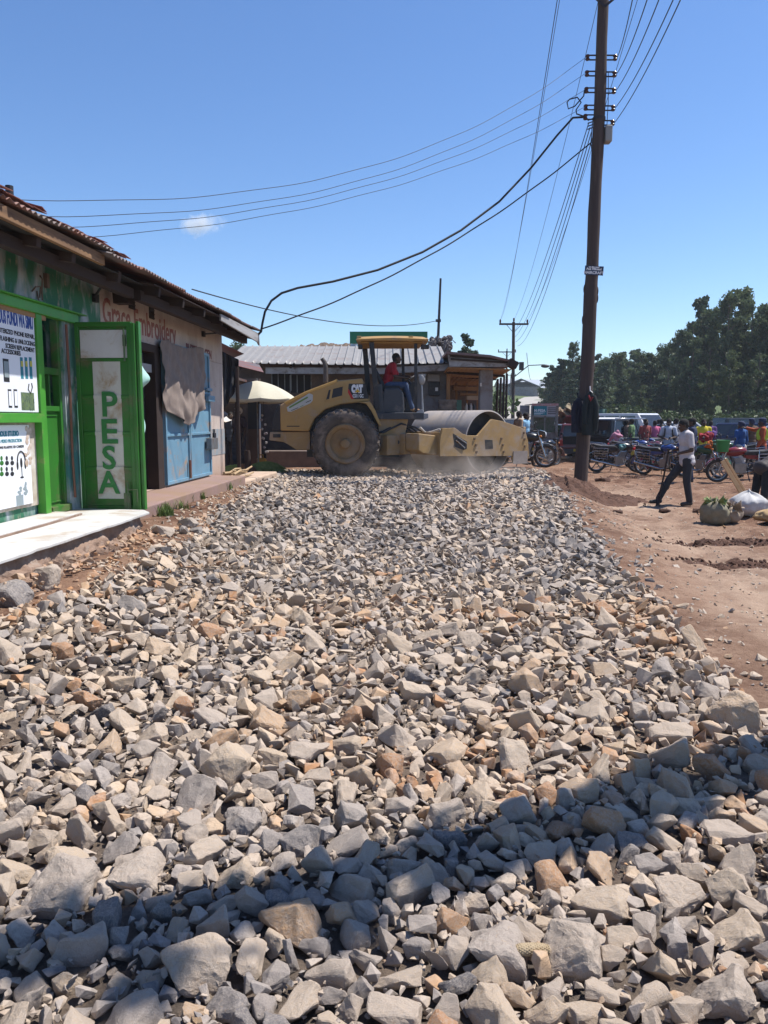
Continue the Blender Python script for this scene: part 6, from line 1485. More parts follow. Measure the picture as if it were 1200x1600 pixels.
bk = thing('bucket', 'green plastic bucket hung on the red motorcycle at right', 'bucket', P(1129, 706, 20.4)); MB().lathe([(.14, 0), (.18, .30), (.185, .31), (.165, .30), (.12, .03), (.001, .03)], (0, 0, 0), 'Z', 20).build('shell', MATS['green_plastic'], bk, smooth=50)
for i, px in enumerate((1012, 1028)):
    b = MB().lathe([(.001, 0), (.24, 0), (.27, .34), (.25, .36), (.22, .30), (.001, .28)], on_ground(px, 26.2), 'Z', 22).build('basin', mat('crimson_plastic', (.22, .02, .05), (.18, .02, .04), 4, .4), None, smooth=50); tag(b, ('left', 'right')[i] + ' one of two crimson plastic basins between the parked motorcycles', 'basin', 'crimson basins')
# ------------------------------------------------------------------ sacks, planks
def sack(label, px, py, rx_, ry_, h, m, seed, tie=None, rz=0):
    p = PG(px, py); s = thing('sack', label, 'sack', p, rz); rs = random.Random(seed); b = MB()
    def fn(u, v):
        a = 2 * math.pi * u; q = Vector((math.cos(a) * 1.3 + seed, math.sin(a) * 1.3, v * 1.6)); w = (math.sin(math.pi * min(1, .12 + v * .93)) ** .55)
        f = 1 + .30 * noise.noise(q) + .12 * noise.noise(q * 2.7) + .05 * abs(noise.noise(q * 5.5 + Vector((0, 0, v * 5))))
        return (rx_ * w * math.cos(a) * f, ry_ * w * math.sin(a) * f, h * v * (1 + .25 * noise.noise(q * 1.3)) + .02)
    b.grid(fn, 60, 30); b.build('body', m, s, smooth=80)
    if tie:
        b = MB(); 
        for i in range(26):
            a = rs.uniform(0, 6.28); l = rs.uniform(.08, .22); b.quad([(.04 * math.cos(a), .04 * math.sin(a), h * .93), (.04 * math.cos(a + .5), .04 * math.sin(a + .5), h * .93), (l * math.cos(a + .4), l * math.sin(a + .4), h * 1.02 + rs.uniform(-.1, .1)), (l * math.cos(a), l * math.sin(a), h * 1.0 + rs.uniform(-.1, .08))], .006)
        b.build('tied_mouth', tie, s)
    return s
M_olive = mat('olive_sack', (.24, .21, .145), (.17, .15, .10), 12, .85, 0, .35, 140, dirt=(.24, .16, .10), dirt_amt=.3)
M_wsack = mat('white_woven_sack', (.50, .49, .48), (.42, .41, .40), 14, .7, 0, .3, 140, dirt=(.33, .24, .17), dirt_amt=.3)
M_beige = mat('beige_sack', (.33, .26, .19), (.25, .19, .14), 10, .85, 0, .35, 120)
sack('bulging olive green sack at the front of the sack pile, stuffed with leaves', 1116, 820, .25, .20, .38, M_olive, 2, M_fod)
sack('slumped beige sack leaning between the olive and the white sack', 1140, 817, .2, .16, .28, M_beige, 5, M_beige)
sack('large white woven sack at the back of the sack pile by the right edge', 1168, 806, .34, .27, .42, M_wsack, 9)
sack('low straw coloured sack at the right edge below the white one', 1202, 816, .25, .2, .2, mat('straw_sack', (.45, .31, .15), (.36, .24, .12), 10, .85), 12)
a, c = PG(1160, 770), P(1130, 720, 18.0)
for i, (dx, w, lab) in enumerate(((0, .10, 'wider sawn plank propped slanting before the red motorcycle'), (.12, .05, 'narrow sawn batten propped beside the wider plank'))):
    o = MB().beam(a + Vector((dx, .05 * i, -.03)), c + Vector((dx * .8 - .02, .05 * i, .05 * i)), w, .035, (0, 1, 0)).build('plank', mat('pale_sawn_wood', (.48, .30, .15), (.38, .23, .11), 4, .75, 0, .2, 40), None, bevel=.004); tag(o, lab, 'plank')
o = MB().tube([PG(1090, 800) + Vector((0, 0, .02)), PG(1115, 812) + Vector((-.1, -.2, .05)), PG(1133, 826) + Vector((0, 0, .02))], .012, 6).build('stick', M_ltwood, None); tag(o, 'thin pale stick lying in front of the olive sack', 'stick')
# ------------------------------------------------------------------ people in the yard
WS = mat('white_shirt_cotton', (.52, .49, .50), (.44, .41, .42), 6, .85, dirt=(.36, .31, .28), dirt_amt=.25); DT = mat('dark_work_trousers', (.022, .024, .03), (.035, .035, .04), 8, .9, dirt=(.12, .09, .07), dirt_amt=.2)
p = PG(1066, 789)
man = person('man in a white short sleeved shirt leaning on a spade near the pole', p, math.pi, WS, DT,
  dict(pelvis=(-.05, 0, .90), chest=(-.02, 0, 1.25), neck=(.0, 0, 1.42), head=(.055, 0, 1.545), shL=(-.02, .19, 1.365), shR=(-.02, -.19, 1.365),
   elL=(-.04, .25, 1.08), elR=(-.06, -.24, 1.10), wrL=(.21, .20, 1.01), wrR=(.17, -.16, 1.06), hipL=(-.03, .09, .87), hipR=(-.06, -.09, .87), knL=(-.02, .12, .46), knR=(.24, -.10, .49), anL=(-.08, .14, .085), anR=(.42, -.12, .10), toL=(.07, .17, .035), toR=(.57, -.13, .05)),
  1.70, vox=.008, build=1.08, face=(1, 0, -.32))
def to_world(o, v): return Matrix.Translation(o.location) @ o.rotation_euler.to_matrix().to_4x4() @ Matrix.Diagonal((*o.scale, 1)) @ Vector(v)
sp = thing('spade', 'long handled spade held upright by the man in the white shirt', 'spade', p)
h0, h1 = to_world(man, (.30, -.04, 1.08)) - p, to_world(man, (.47, .02, .14)) - p
MB().tube([h0, h0.lerp(h1, .5) + Vector((.01, 0, 0)), h1], .019, 8).build('handle', M_dkwood, sp, smooth=50); d = (h1 - h0).normalized()
MB().beam(h0 + Vector((0, -.07, 0)), h0 + Vector((0, .07, 0)), .03, .03).build('grip', M_dkwood, sp, bevel=.008)
b = MB(); b.grid(lambda u, v: h1 + d * (lerp(-.02, .26, v)) + Vector((.02 * math.cos((u - .5) * 3), lerp(-.10, .10, u) * (1 if v < .7 else 1 - (v - .7)), 0)), 8, 8); b.build('blade', M_iron, sp, smooth=60, thick=.004)
# bent figure at the right edge, only legs in the picture
p = PG(1186, 803)
person('person in black trousers bending down over the sacks, cut by the right edge', p, .25, mat('dark_jumper', (.05, .04, .04)), mat('black_trousers', (.012, .012, .014), (.02, .02, .022), 8, .9),
  dict(pelvis=(.05, 0, .86), chest=(.34, 0, 1.02), neck=(.50, 0, 1.02), head=(.62, 0, .98), shL=(.46, .18, 1.0), shR=(.46, -.18, 1.0), elL=(.55, .2, .74), elR=(.55, -.2, .74), wrL=(.62, .15, .5), wrR=(.62, -.15, .5), hipL=(.05, .10, .84), hipR=(.05, -.10, .84), knL=(.02, .14, .46), knR=(-.02, -.14, .46), anL=(-.04, .16, .085), anR=(-.08, -.17, .085), toL=(.1, .18, .035), toR=(.06, -.19, .035)), 1.68, sleeve='long', face=(.6, 0, -.8))
def strap(b, J, T): pass
PK = mat('pink_cloth', (.55, .13, .24), (.46, .10, .2), 8, .85); NVC = mat('navy_cloth', (.025, .035, .08), (.02, .028, .06), 8, .85); BLU = mat('cobalt_cloth', (.02, .085, .27), (.018, .07, .22), 8, .85); ORV = mat('orange_vest', (.36, .07, .025), (.3, .06, .02), 8, .8); PAT = mat('green_print_cloth', (.05, .13, .05), (.20, .26, .12), 14, .85); JN = mat('blue_denim', (.04, .065, .13)); YL = mat('yellow_cloth', (.6, .5, .04), (.5, .4, .03), 8, .85); LB = mat('light_blue_shirt', (.24, .45, .62), (.2, .38, .55), 8, .85); TAN = mat('tan_cloth', (.36, .26, .18), (.3, .2, .14), 8, .85)
SIT = dict(pelvis=(0, 0, .52), chest=(.04, 0, .84), neck=(.06, 0, 1.0), head=(.09, 0, 1.13), shL=(.05, .18, .95), shR=(.05, -.18, .95), elL=(.12, .24, .70), elR=(.12, -.24, .70), wrL=(.34, .17, .64), wrR=(.34, -.17, .64), hipL=(.02, .09, .50), hipR=(.02, -.09, .50), knL=(.42, .13, .50), knR=(.42, -.13, .50), anL=(.42, .13, .085), anR=(.42, -.13, .085), toL=(.57, .14, .035), toR=(.57, -.14, .035))
LOOK = dict(wrL=(.26, .10, 1.08), wrR=(.26, -.10, 1.06), elL=(.02, .25, 1.10), elR=(.02, -.25, 1.10))
person('woman in a pink top seen from behind among the parked motorcycles', on_ground(1021, 30), 1.75, PK, DT, h=1.62)
person('dark clad person standing right beside the woman in pink', on_ground(1031, 31.5), 1.2, mat('dark_jumper', (.05, .04, .04)), DT, h=1.72)
rk = person('man in pale blue shirt with a rucksack reading his phone', on_ground(1042, 25.6), -1.9, mat('pale_blue_shirt', (.47, .50, .58), (.4, .43, .5), 8, .85), JN, LOOK, h=1.72, face=(.9, 0, -.4))
b = MB(); b.ell((-.20, 0, 1.22), (.10, .15, .22)); 
for s in (-1, 1): b.tube([(-.12, s * .10, 1.40), (.0, s * .115, 1.455), (.12, s * .115, 1.36), (.11, s * .13, 1.15), (-.1, s * .15, 1.08)], .022, 6)
o = b.build('rucksack', M_seat, None, smooth=50); o.location = rk.location; o.rotation_euler = rk.rotation_euler; tag(o, 'dark rucksack worn by the man in the pale blue white shirt', 'rucksack')
person('man in a white shirt far back behind the rucksack man', on_ground(1027, 36), 2.2, WS, DT, h=1.7)
person('person in green patterned shirt standing before the white minibus', on_ground(985, 29.5), 2.6, PAT, DT, h=1.7)
person('person in brown checked top left of the green patterned shirt', on_ground(977, 30.5), .6, mat('brown_check_cloth', (.14, .08, .06), (.22, .16, .12), 16, .85), DT, h=1.68)
person('person in grey clothes sitting low beside the black motorcycle seat', on_ground(962, 28.0), 1.2, mat('grey_blue_cloth', (.13, .15, .19)), DT, SIT, h=1.7)
person('man in a dark blue jacket standing close behind the man with the spade', on_ground(1078, 20.5), 2.8, NVC, NVC, h=1.72, sleeve='long')
person('person in a yellow top behind the cloth heaped motorcycle', on_ground(1096, 24.0), -1.7, YL, DT, h=1.66)
person('woman in a cobalt blue top standing behind the red motorcycle', on_ground(1154, 22.3), 2.0, BLU, M_wsack, h=1.62, sleeve='long', hat=(NVC, 'scarf'), skirt=True)
hv = person('man in an orange vest and red sleeves raising one arm at the right', on_ground(1187, 21.8), 2.75, ORV, NVC, dict(elR=(.18, -.36, 1.36), wrR=(.40, -.24, 1.42), elL=(.0, .25, 1.12), wrL=(.12, .22, .9)), h=1.74, sleeve='long', hat=(NVC, 'cap'))
b = MB()
for s in (-1, 1): b.ell((.0, s * .11, 1.24), (.155, .022, .21))
b.ell((0, 0, 1.12), (.152, .185, .025)); remesh(b.build('reflective_strip', mat('lime_strip', (.45, .62, .05), (.4, .55, .05), 6, .6), hv, fix=False), .011, 1)
person('man in a light blue shirt seated past the front end of the roller', on_ground(820, 24.0), -.6, LB, DT, h=1.62)
person('person in tan clothes beside the light blue shirt behind the roller', on_ground(809, 23.6), .3, TAN, DT, h=1.6)
person('distant pedestrian in dark clothes beside the far road', on_ground(841, 95), .5, DT, DT, h=1.75, vox=.02)
person('distant pedestrian with a white hat near the far utility pole', on_ground(797, 52), 1.0, mat('dark_jumper', (.05, .04, .04)), DT, h=1.7, hat=(M_white, 'brim'), vox=.018)
# small stones and litter strewn over the yard and the path
def yard_grit():
    V = []; F = []; T = []; n = 0; rs = np.random.default_rng(5)
    for i in range(2600):
        Y = 3.2 + 24 * rs.random() ** 1.3; x = road_right(min(Y, 20)) + .1 + abs(rs.normal(0, .5)) + (rs.random() ** 1.6) * (.52 * Y + 1 - road_right(min(Y, 20)))
        r = rs.uniform(.006, .02) * (1 + (rs.random() > .95) * 1.2) * (1 + Y * .02); v, f = PROTO[1][i % 36]
        M = Matrix.Translation((x, Y, gz(x, Y) + r * .2)) @ Euler((rs.normal(0, .3), rs.normal(0, .3), rs.uniform(0, 6))).to_matrix().to_4x4() @ Matrix.Diagonal((r, r, r * .8, 1)); M = np.array(M)
        V.append(v @ M[:3, :3].T + M[:3, 3]); F.append(f + n); T.append(np.full(len(v), rs.uniform(.3, .95))); n += len(v)
    for i in range(1500):     # left margin between stones and the shops
        Y = rs.uniform(6.2, 17.5); x = road_left(Y) + .15 - abs(rs.normal(0, .35)); r = rs.uniform(.008, .035); v, f = PROTO[1][i % 36]
        M = np.array(Matrix.Translation((x, Y, gz(x, Y) + r * .25)) @ Euler((rs.normal(0, .3), rs.normal(0, .3), rs.uniform(0, 6))).to_matrix().to_4x4() @ Matrix.Diagonal((r, r, r * .8, 1)))
        V.append(v @ M[:3, :3].T + M[:3, 3]); F.append(f + n); T.append(np.full(len(v), rs.uniform(.45, 1.0))); n += len(v)
    for i in range(420):      # brown rubble on the bank under the white pavement
        ly = rs.uniform(-3.5, 2.4); lx = .98 + abs(rs.normal(0, .16)) + (.15 if ly > 1.2 else 0); w = LW(lx, ly, 0); r = rs.uniform(.012, .04) * (1 + .7 * (rs.random() > .9)); v, f = PROTO[2][i % 30]
        zz = max(gz(w.x, w.y), .52 - (lx - .95) * 1.1 if ly < 1.3 else 0); M = np.array(Matrix.Translation((w.x, w.y, zz + r * .1)) @ Euler((rs.normal(0, .5), rs.normal(0, .5), rs.uniform(0, 6))).to_matrix().to_4x4() @ Matrix.Diagonal((r, r, r * .9, 1)))
        V.append(v @ M[:3, :3].T + M[:3, 3]); F.append(f + n); T.append(np.full(len(v), rs.uniform(.88, 1.1))); n += len(v)
    V = np.concatenate(V); F = np.concatenate(F); T = np.concatenate(T); me = bpy.data.meshes.new('yard_grit'); me.from_pydata(V.tolist(), [], F.tolist()); a = me.attributes.new('tint', 'FLOAT', 'POINT'); a.data.foreach_set('value', T.astype(np.float32)); me.materials.append(SM2)
    o = bpy.data.objects.new('yard_grit', me); col.objects.link(o); tag(o, 'small grit and pebbles strewn over the dirt yard and path', 'grit', None, 'stuff')
yard_grit()
person('man in a faded red top standing in the second row of motorcycles', on_ground(1006, 27.5), -1.2, mat('faded_red_top', (.25, .06, .05), (.2, .05, .045), 8, .85), DT, h=1.7)
person('man in a grey striped top right behind the man with the spade', on_ground(1054, 29), 2.4, mat('grey_stripe_top', (.26, .26, .28), (.15, .15, .17), 20, .85), DT, h=1.72)
person('woman in a violet dress far back left of the navy car', on_ground(1108, 31), 1.0, mat('violet_dress', (.15, .07, .2), (.11, .05, .16), 8, .85), mat('dark_skirt', (.035, .032, .045)), h=1.6, skirt=True)
person('man in a dark cap and brown jacket between the blue top and the orange vest', on_ground(1171, 25.5), 1.9, mat('brown_jacket', (.10, .06, .04), (.08, .05, .035), 8, .85), DT, h=1.7, sleeve='long', hat=(NVC, 'cap'))
# ------------------------------------------------------------------ trees
def leaf_mat(name, a, c, trans=.25):
    m, N, L, b = nt(name); oi = N.new('ShaderNodeObjectInfo'); v = coords(N, L)
    n = noise_n(N, L, .55, 3, .6, v); at = N.new('ShaderNodeAttribute'); at.attribute_name = 'shade'
    col_ = mixc(N, L, mrange(N, L, n, .35, .65), a, c); col_ = mixc(N, L, at.outputs['Fac'], col_, tuple(min(1, q * 2.2) for q in c)); col_ = mixc(N, L, mrange(N, L, oi.outputs['Random'], 0, 1, 0, .45), col_, (a[0] * 1.5, a[1] * 1.2, a[2] * .7))
    L.new(col_, b.inputs['Base Color']); b.inputs['Roughness'].default_value = .55; b.inputs['Specular IOR Level'].default_value = .3
    tr = N.new('ShaderNodeBsdfTranslucent'); L.new(col_, tr.inputs['Color']); mx = N.new('ShaderNodeMixShader'); mx.inputs[0].default_value = trans
    L.new(b.outputs[0], mx.inputs[1]); L.new(tr.outputs[0], mx.inputs[2]); L.new(mx.outputs[0], N['Material Output'].inputs['Surface']); return m
LM = [leaf_mat('gum_leaves', (.062, .092, .048), (.092, .122, .06), .40), leaf_mat('cypress_leaves', (.042, .070, .042), (.06, .09, .052), .28), leaf_mat('bush_leaves', (.038, .062, .022), (.058, .085, .03), .3)]
BARK = mat('pale_bark', (.20, .155, .12), (.12, .09, .07), 4, .9, 0, .4, 20, (3, 3, .5))
def leaf_mesh(name, clumps, nleaf, size, m, seed, droop=.25):
    r = np.random.default_rng(seed); C = np.array([c[:3] for c in clumps]); S = np.array([c[3] for c in clumps])
    k = np.repeat(np.arange(len(C)), nleaf); n = len(k)
    d = r.normal(size=(n, 3)); d /= np.linalg.norm(d, axis=1)[:, None]; d *= (r.random(n) ** .45)[:, None]; d[:, 2] *= .72
    pos = C[k] + d * S[k][:, None]
    a = r.normal(size=(n, 3)); a[:, 2] -= droop; a /= np.linalg.norm(a, axis=1)[:, None]
    q = r.normal(size=(n, 3)); b = np.cross(a, q); b /= np.linalg.norm(b, axis=1)[:, None]
    l = size * r.uniform(.6, 1.3, n)[:, None]; w = l * .33
    V = np.stack([pos - a * l * .5, pos + b * w, pos + a * l * .5, pos - b * w], 1).reshape(-1, 3)
    me = bpy.data.meshes.new(name); me.vertices.add(len(V)); me.vertices.foreach_set('co', V.ravel().astype(np.float32)); me.loops.add(4 * n); me.loops.foreach_set('vertex_index', np.arange(4 * n, dtype=np.int32)); me.polygons.add(n); me.polygons.foreach_set('loop_start', np.arange(0, 4 * n, 4, dtype=np.int32)); me.update(calc_edges=True)
    sh_ = np.repeat((r.random(n) ** 3) * .5, 4).astype(np.float32); at = me.attributes.new('shade', 'FLOAT', 'POINT'); at.data.foreach_set('value', sh_); me.materials.append(m); return me
def tree_proto(kind, seed):
    rs = random.Random(seed); clumps = []; tb = MB()
    if kind == 'gum':           # tall, ragged, bare lower trunk: height 1 -> scaled later, built 14 m tall
        H = 14; lean = rs.uniform(-.5, .5); tp = [Vector((lean * (z / H) ** 2 + .15 * math.sin(z * .7 + seed), .1 * math.sin(z * .9), z)) for z in (0, 2, 4, 6, 8, 10, 12, 13.4)]
        tb.tube(tp, [.26, .22, .19, .16, .13, .09, .05, .02], 8)
        for i in range(30):
            z = rs.uniform(3.2, 13.4); t = (z - 3.2) / 10.2; R0 = 2.5 * (math.sin(math.pi * min(1, .22 + .72 * t)) ** .8) * rs.uniform(.55, 1.15); a = rs.uniform(0, 6.28); base = Vector((lean * (z / H) ** 2, 0, z - .8)); tip = base + Vector((R0 * math.cos(a), R0 * math.sin(a), rs.uniform(.3, 1.4)))
            tb.tube([base, base.lerp(tip, .5) + Vector((0, 0, .2)), tip], [.06, .04, .015], 5)
            for q in range(4): clumps.append((*(base.lerp(tip, rs.uniform(.45, 1.05)) + Vector((rs.uniform(-.5, .5), rs.uniform(-.5, .5), rs.uniform(-.3, .5)))), rs.uniform(.35, .85)))
        me = leaf_mesh('crown', clumps, 62, .33, LM[0], seed, .6)
    elif kind == 'cypress':     # broad conical, layered, built 11 m tall
        H = 11; tb.tube([(0, 0, 0), (.05, 0, 5), (0, .05, 10.6)], [.24, .15, .03], 8)
        for i in range(56):
            z = rs.uniform(1.2, 10.8); R0 = 2.3 * (1 - (z / 11.4)) ** .75 * rs.uniform(.65, 1.15); a = rs.uniform(0, 6.28); base = Vector((0, 0, z)); tip = base + Vector((R0 * math.cos(a), R0 * math.sin(a), rs.uniform(-.1, .55)))
            tb.tube([base, tip], [.04, .012], 4)
            for t in (.45, .75, 1.0): clumps.append((*(base.lerp(tip, t) + Vector((rs.uniform(-.2, .2), rs.uniform(-.2, .2), rs.uniform(-.1, .2)))), .28 + .45 * (1 - z / 12)))
        me = leaf_mesh('crown', clumps, 70, .28, LM[1], seed, -.2)
    else:                       # rounded bush, 3 m
        for i in range(5): a = 6.28 * i / 5; tb.tube([(0, 0, 0), (.5 * math.cos(a), .5 * math.sin(a), 1.0), (.9 * math.cos(a), .9 * math.sin(a), 2.0)], [.06, .04, .015], 5)
        for i in range(34): a = rs.uniform(0, 6.28); q = math.sqrt(rs.random()) * 1.5; clumps.append((q * math.cos(a), q * math.sin(a), rs.uniform(.3, 2.6) * (1 - .2 * q), rs.uniform(.3, .6)))
        me = leaf_mesh('crown', clumps, 80, .22, LM[2], seed)
    t = thing('tree', 'x', 'tree'); c = bpy.data.objects.new('crown', me); col.objects.link(c); c.parent = t
    tb.build('trunk' if kind != 'bush' else 'stems', BARK if kind != 'bush' else M_dkwood, t, smooth=60); return t
TP = {'gum': [tree_proto('gum', s) for s in (1, 2, 3, 4)], 'cypress': [tree_proto('cypress', s) for s in (11, 12, 13)], 'bush': [tree_proto('bush', s) for s in (21, 22, 23)]}
HT_ = {'gum': 14.2, 'cypress': 11, 'bush': 2.8}
used = set(); rsT = random.Random(77)
def tree(kind, px, Y, top_py, label, wide=1.0, group=None, x=None):
    g = on_ground(px, Y); h = P(px, top_py, Y).z - g.z; i = rsT.randrange(len(TP[kind])); pr = TP[kind][i]
    o = pr if id(pr) not in used else copy_tree(pr); used.add(id(pr))
    k = h / HT_[kind]; o.location = g; o.scale = (k * wide, k * wide, k); o.rotation_euler = (0, 0, rsT.uniform(0, 6.28)); o.name = {'gum': 'gum_tree', 'cypress': 'cypress_tree', 'bush': 'bush'}[kind]
    tag(o, label, 'bush' if kind == 'bush' else 'tree', group); return o
GW = 'trees of the wood behind the yard'
# skyline from left to right, each crown top as it stands against the sky
for px, Y, top, kind, w, lab in (
 (862, 92, 573, 'cypress', 1.5, 'dark cypress at the left end of the wood beside the far road'), (877, 86, 560, 'cypress', 1.3, 'second dark cypress from the left end of the wood'),
 (893, 84, 527, 'gum', .55, 'slim tree with a ragged top poking above its neighbours just left of the utility pole'), (905, 80, 566, 'cypress', 1.4, 'dense cypress directly behind the utility pole'),
 (920, 84, 560, 'gum', .9, 'gum tree showing on both sides of the utility pole'), (943, 78, 556, 'gum', .9, 'gum tree just right of the utility pole'), (962, 82, 545, 'gum', .95, 'rounded gum tree behind the canvas covered truck'), (980, 86, 541, 'gum', 1.0, 'highest crown of the hump right of the utility pole'), (1000, 80, 548, 'gum', .9, 'gum tree right of the hump with a flat top'), (1015, 74, 556, 'cypress', 1.3, 'broad cypress above the woman in pink'), (1025, 82, 545, 'gum', .8, 'gum tree left of the dip in the skyline'),
 (1040, 76, 532, 'gum', .8, 'gum tree where the skyline starts to climb'), (1050, 66, 590, 'gum', .8, 'lower yellowish tree in front of the climbing skyline'), (1062, 72, 505, 'gum', .75, 'tall gum left of the slender spire'), (1085, 72, 462, 'cypress', .85, 'slender pointed spire of the wood'), (1075, 66, 500, 'gum', .7, 'gum standing in front of the slender spire'),
 (1104, 68, 470, 'gum', .75, 'tall gum between the spire and the highest crown'), (1128, 64, 455, 'gum', .8, 'tall dark gum left under the highest crown'), (1148, 66, 437, 'gum', .85, 'highest broad crown of the wood'), (1168, 64, 447, 'gum', .75, 'tall gum right of the highest crown'), (1190, 62, 462, 'gum', .85, 'tall gum at the right edge with a thick leafy flank'), (1215, 60, 455, 'gum', .9, 'tall gum cut by the right edge of the picture'), (1240, 62, 450, 'gum', .9, 'tall gum just outside the right edge'),
 (1100, 60, 560, 'gum', .75, 'shorter gum in the shade below the spire'), (1135, 58, 545, 'gum', .8, 'shorter gum below the highest crown'), (1178, 57, 540, 'gum', .8, 'shorter gum near the right edge of the wood'), (1205, 55, 560, 'cypress', 1.2, 'dark cypress low at the right edge'), (1085, 60, 590, 'cypress', 1.2, 'dark cypress low behind the navy car'), (1155, 60, 585, 'cypress', 1.2, 'dark cypress low behind the woman in cobalt blue'), (1030, 68, 588, 'cypress', 1.2, 'dark cypress low behind the man with the rucksack'), (970, 72, 590, 'cypress', 1.2, 'dark cypress low behind the white minibus'), (935, 72, 592, 'cypress', 1.3, 'dark cypress low just right of the pole'), (890, 76, 592, 'cypress', 1.3, 'dark cypress low left of the pole'), (1000, 70, 595, 'gum', 1.0, 'bushy gum low above the pale green car')):
    tree(kind, px, Y, top, lab, w, GW)
for k_, (px, top) in enumerate(((852, 588), (868, 576), (884, 566), (898, 560), (912, 562), (930, 556), (950, 553), (968, 549), (988, 545), (1008, 550), (1030, 546), (1055, 530), (1080, 520), (1112, 505), (1140, 495), (1180, 490), (1210, 495))):
    tree('cypress' if k_ % 3 else 'gum', px, 96 + 3 * (k_ % 4), top, 'dim back row tree of the wood filling a gap between nearer crowns', 1.25, 'back row of the wood')
for px, Y, top, w, lab in ((985, 58, 632, 1.2, 'pale hedge bush behind the white minibus'), (1003, 56, 634, 1.2, 'hedge bush left of the rucksack man'), (1022, 57, 630, 1.2, 'hedge bush above the woman in pink'), (1045, 55, 634, 1.2, 'hedge bush behind the rucksack man'), (1068, 56, 632, 1.1, 'light green bush behind the spade man'), (965, 60, 630, 1.3, 'bush above the canvas truck'), (945, 62, 632, 1.2, 'bush right of the pole'), (1090, 54, 640, 1.1, 'low bush behind the yellow top'), (1120, 52, 645, 1.0, 'low bush behind the navy car'), (1145, 52, 636, 1.1, 'leafy bush left of the woman in cobalt'), (1165, 50, 638, 1.1, 'leafy bush above the woman in cobalt'), (1193, 49, 640, 1.2, 'leafy bush at the right edge behind the raised arm'), (1215, 48, 640, 1.3, 'leafy bush beyond the right edge'), (885, 66, 637, 1.4, 'dark bush left of the pole behind the kiosk'), (905, 64, 636, 1.3, 'bush straight behind the pole'), (925, 62, 634, 1.2, 'bush right behind the silver off road car'), (868, 120, 622, 1.6, 'bush on the bank of the far road'), (865, 74, 645, 1.1, 'low bush left behind the kiosk')):
    tree('bush', px, Y, top, lab, w, 'bushes at the edge of the wood')
tree('cypress', 729, 48, 527, 'single dark tree standing behind the porch roof', 1.0)
tree('bush', 700, 46, 545, 'small dark bush top left of the single tree behind the porch', 1.0)
tree('gum', 370, 40, 527, 'small tree top showing over the market stall', .8)
# trees out of the picture on the right whose shade falls across the foreground
def shade_tree():
    t = thing('gum_tree', 'leaning roadside gum tree right of the viewer casting shade over the stones', 'tree')
    b = MB(); A = sun_dir
    def above(gx, gy, s): return Vector((gx, gy, gz(gx, gy))) + A * s          # a point whose shadow falls at (gx, gy)
    base = Vector((4.6, 3.2, gz(4.6, 3.2) - .1))
    lim = [above(2.9, 3.75, 2.8), above(1.74, 3.31, 4.2), above(1.05, 2.98, 5.0), above(.47, 2.66, 5.7), above(0, 2.46, 6.2), above(-.8, 2.2, 7.3), above(-1.8, 1.95, 8.4)]
    pts = [base, base.lerp(lim[0], .5) + Vector((.2, 0, .2))] + lim
    fine = []
    for i in range(len(pts) - 1):
        for k in range(5): fine.append(pts[i].lerp(pts[i + 1], k / 5) + Vector((.03 * math.sin(i * 5 + k * 1.7), .03 * math.cos(i * 3 + k), 0)))
    b.tube(fine, [lerp(.20, .06, i / len(fine)) for i in range(len(fine))], 10)
    cl = []; rs = random.Random(6)
    for gx, gy, s, n, r_ in ((2.3, 3.55, 3.6, 4, .26), (1.74, 3.33, 4.2, 6, .2), (1.35, 3.12, 4.6, 7, .17), (1.05, 2.98, 5.0, 7, .15), (.75, 2.80, 5.4, 7, .15), (.45, 2.66, 5.7, 7, .15), (.2, 2.55, 6.0, 4, .14), (-.05, 2.46, 6.2, 4, .13), (-.3, 2.36, 6.5, 4, .13), (-.55, 2.29, 6.9, 4, .13), (-.85, 2.2, 7.3, 4, .15), (-1.15, 2.1, 7.7, 4, .16), (-.25, 2.17, 6.6, 1, .10), (-.75, 2.0, 7.2, 1, .10)):
        for _ in range(n):
            p = above(gx + rs.gauss(0, .10), gy + rs.gauss(0, .036), s + rs.gauss(0, .15)); cl.append((*p, r_ * rs.uniform(.65, 1.0))); b.tube([p, p + Vector((.15, .1, -.3))], [.008, .02], 5)
    b.build('trunk', BARK, t, smooth=60)
    me = leaf_mesh('crown', cl, 150, .15, LM[0], 3); c = bpy.data.objects.new('crown', me); col.objects.link(c); c.parent = t
shade_tree()
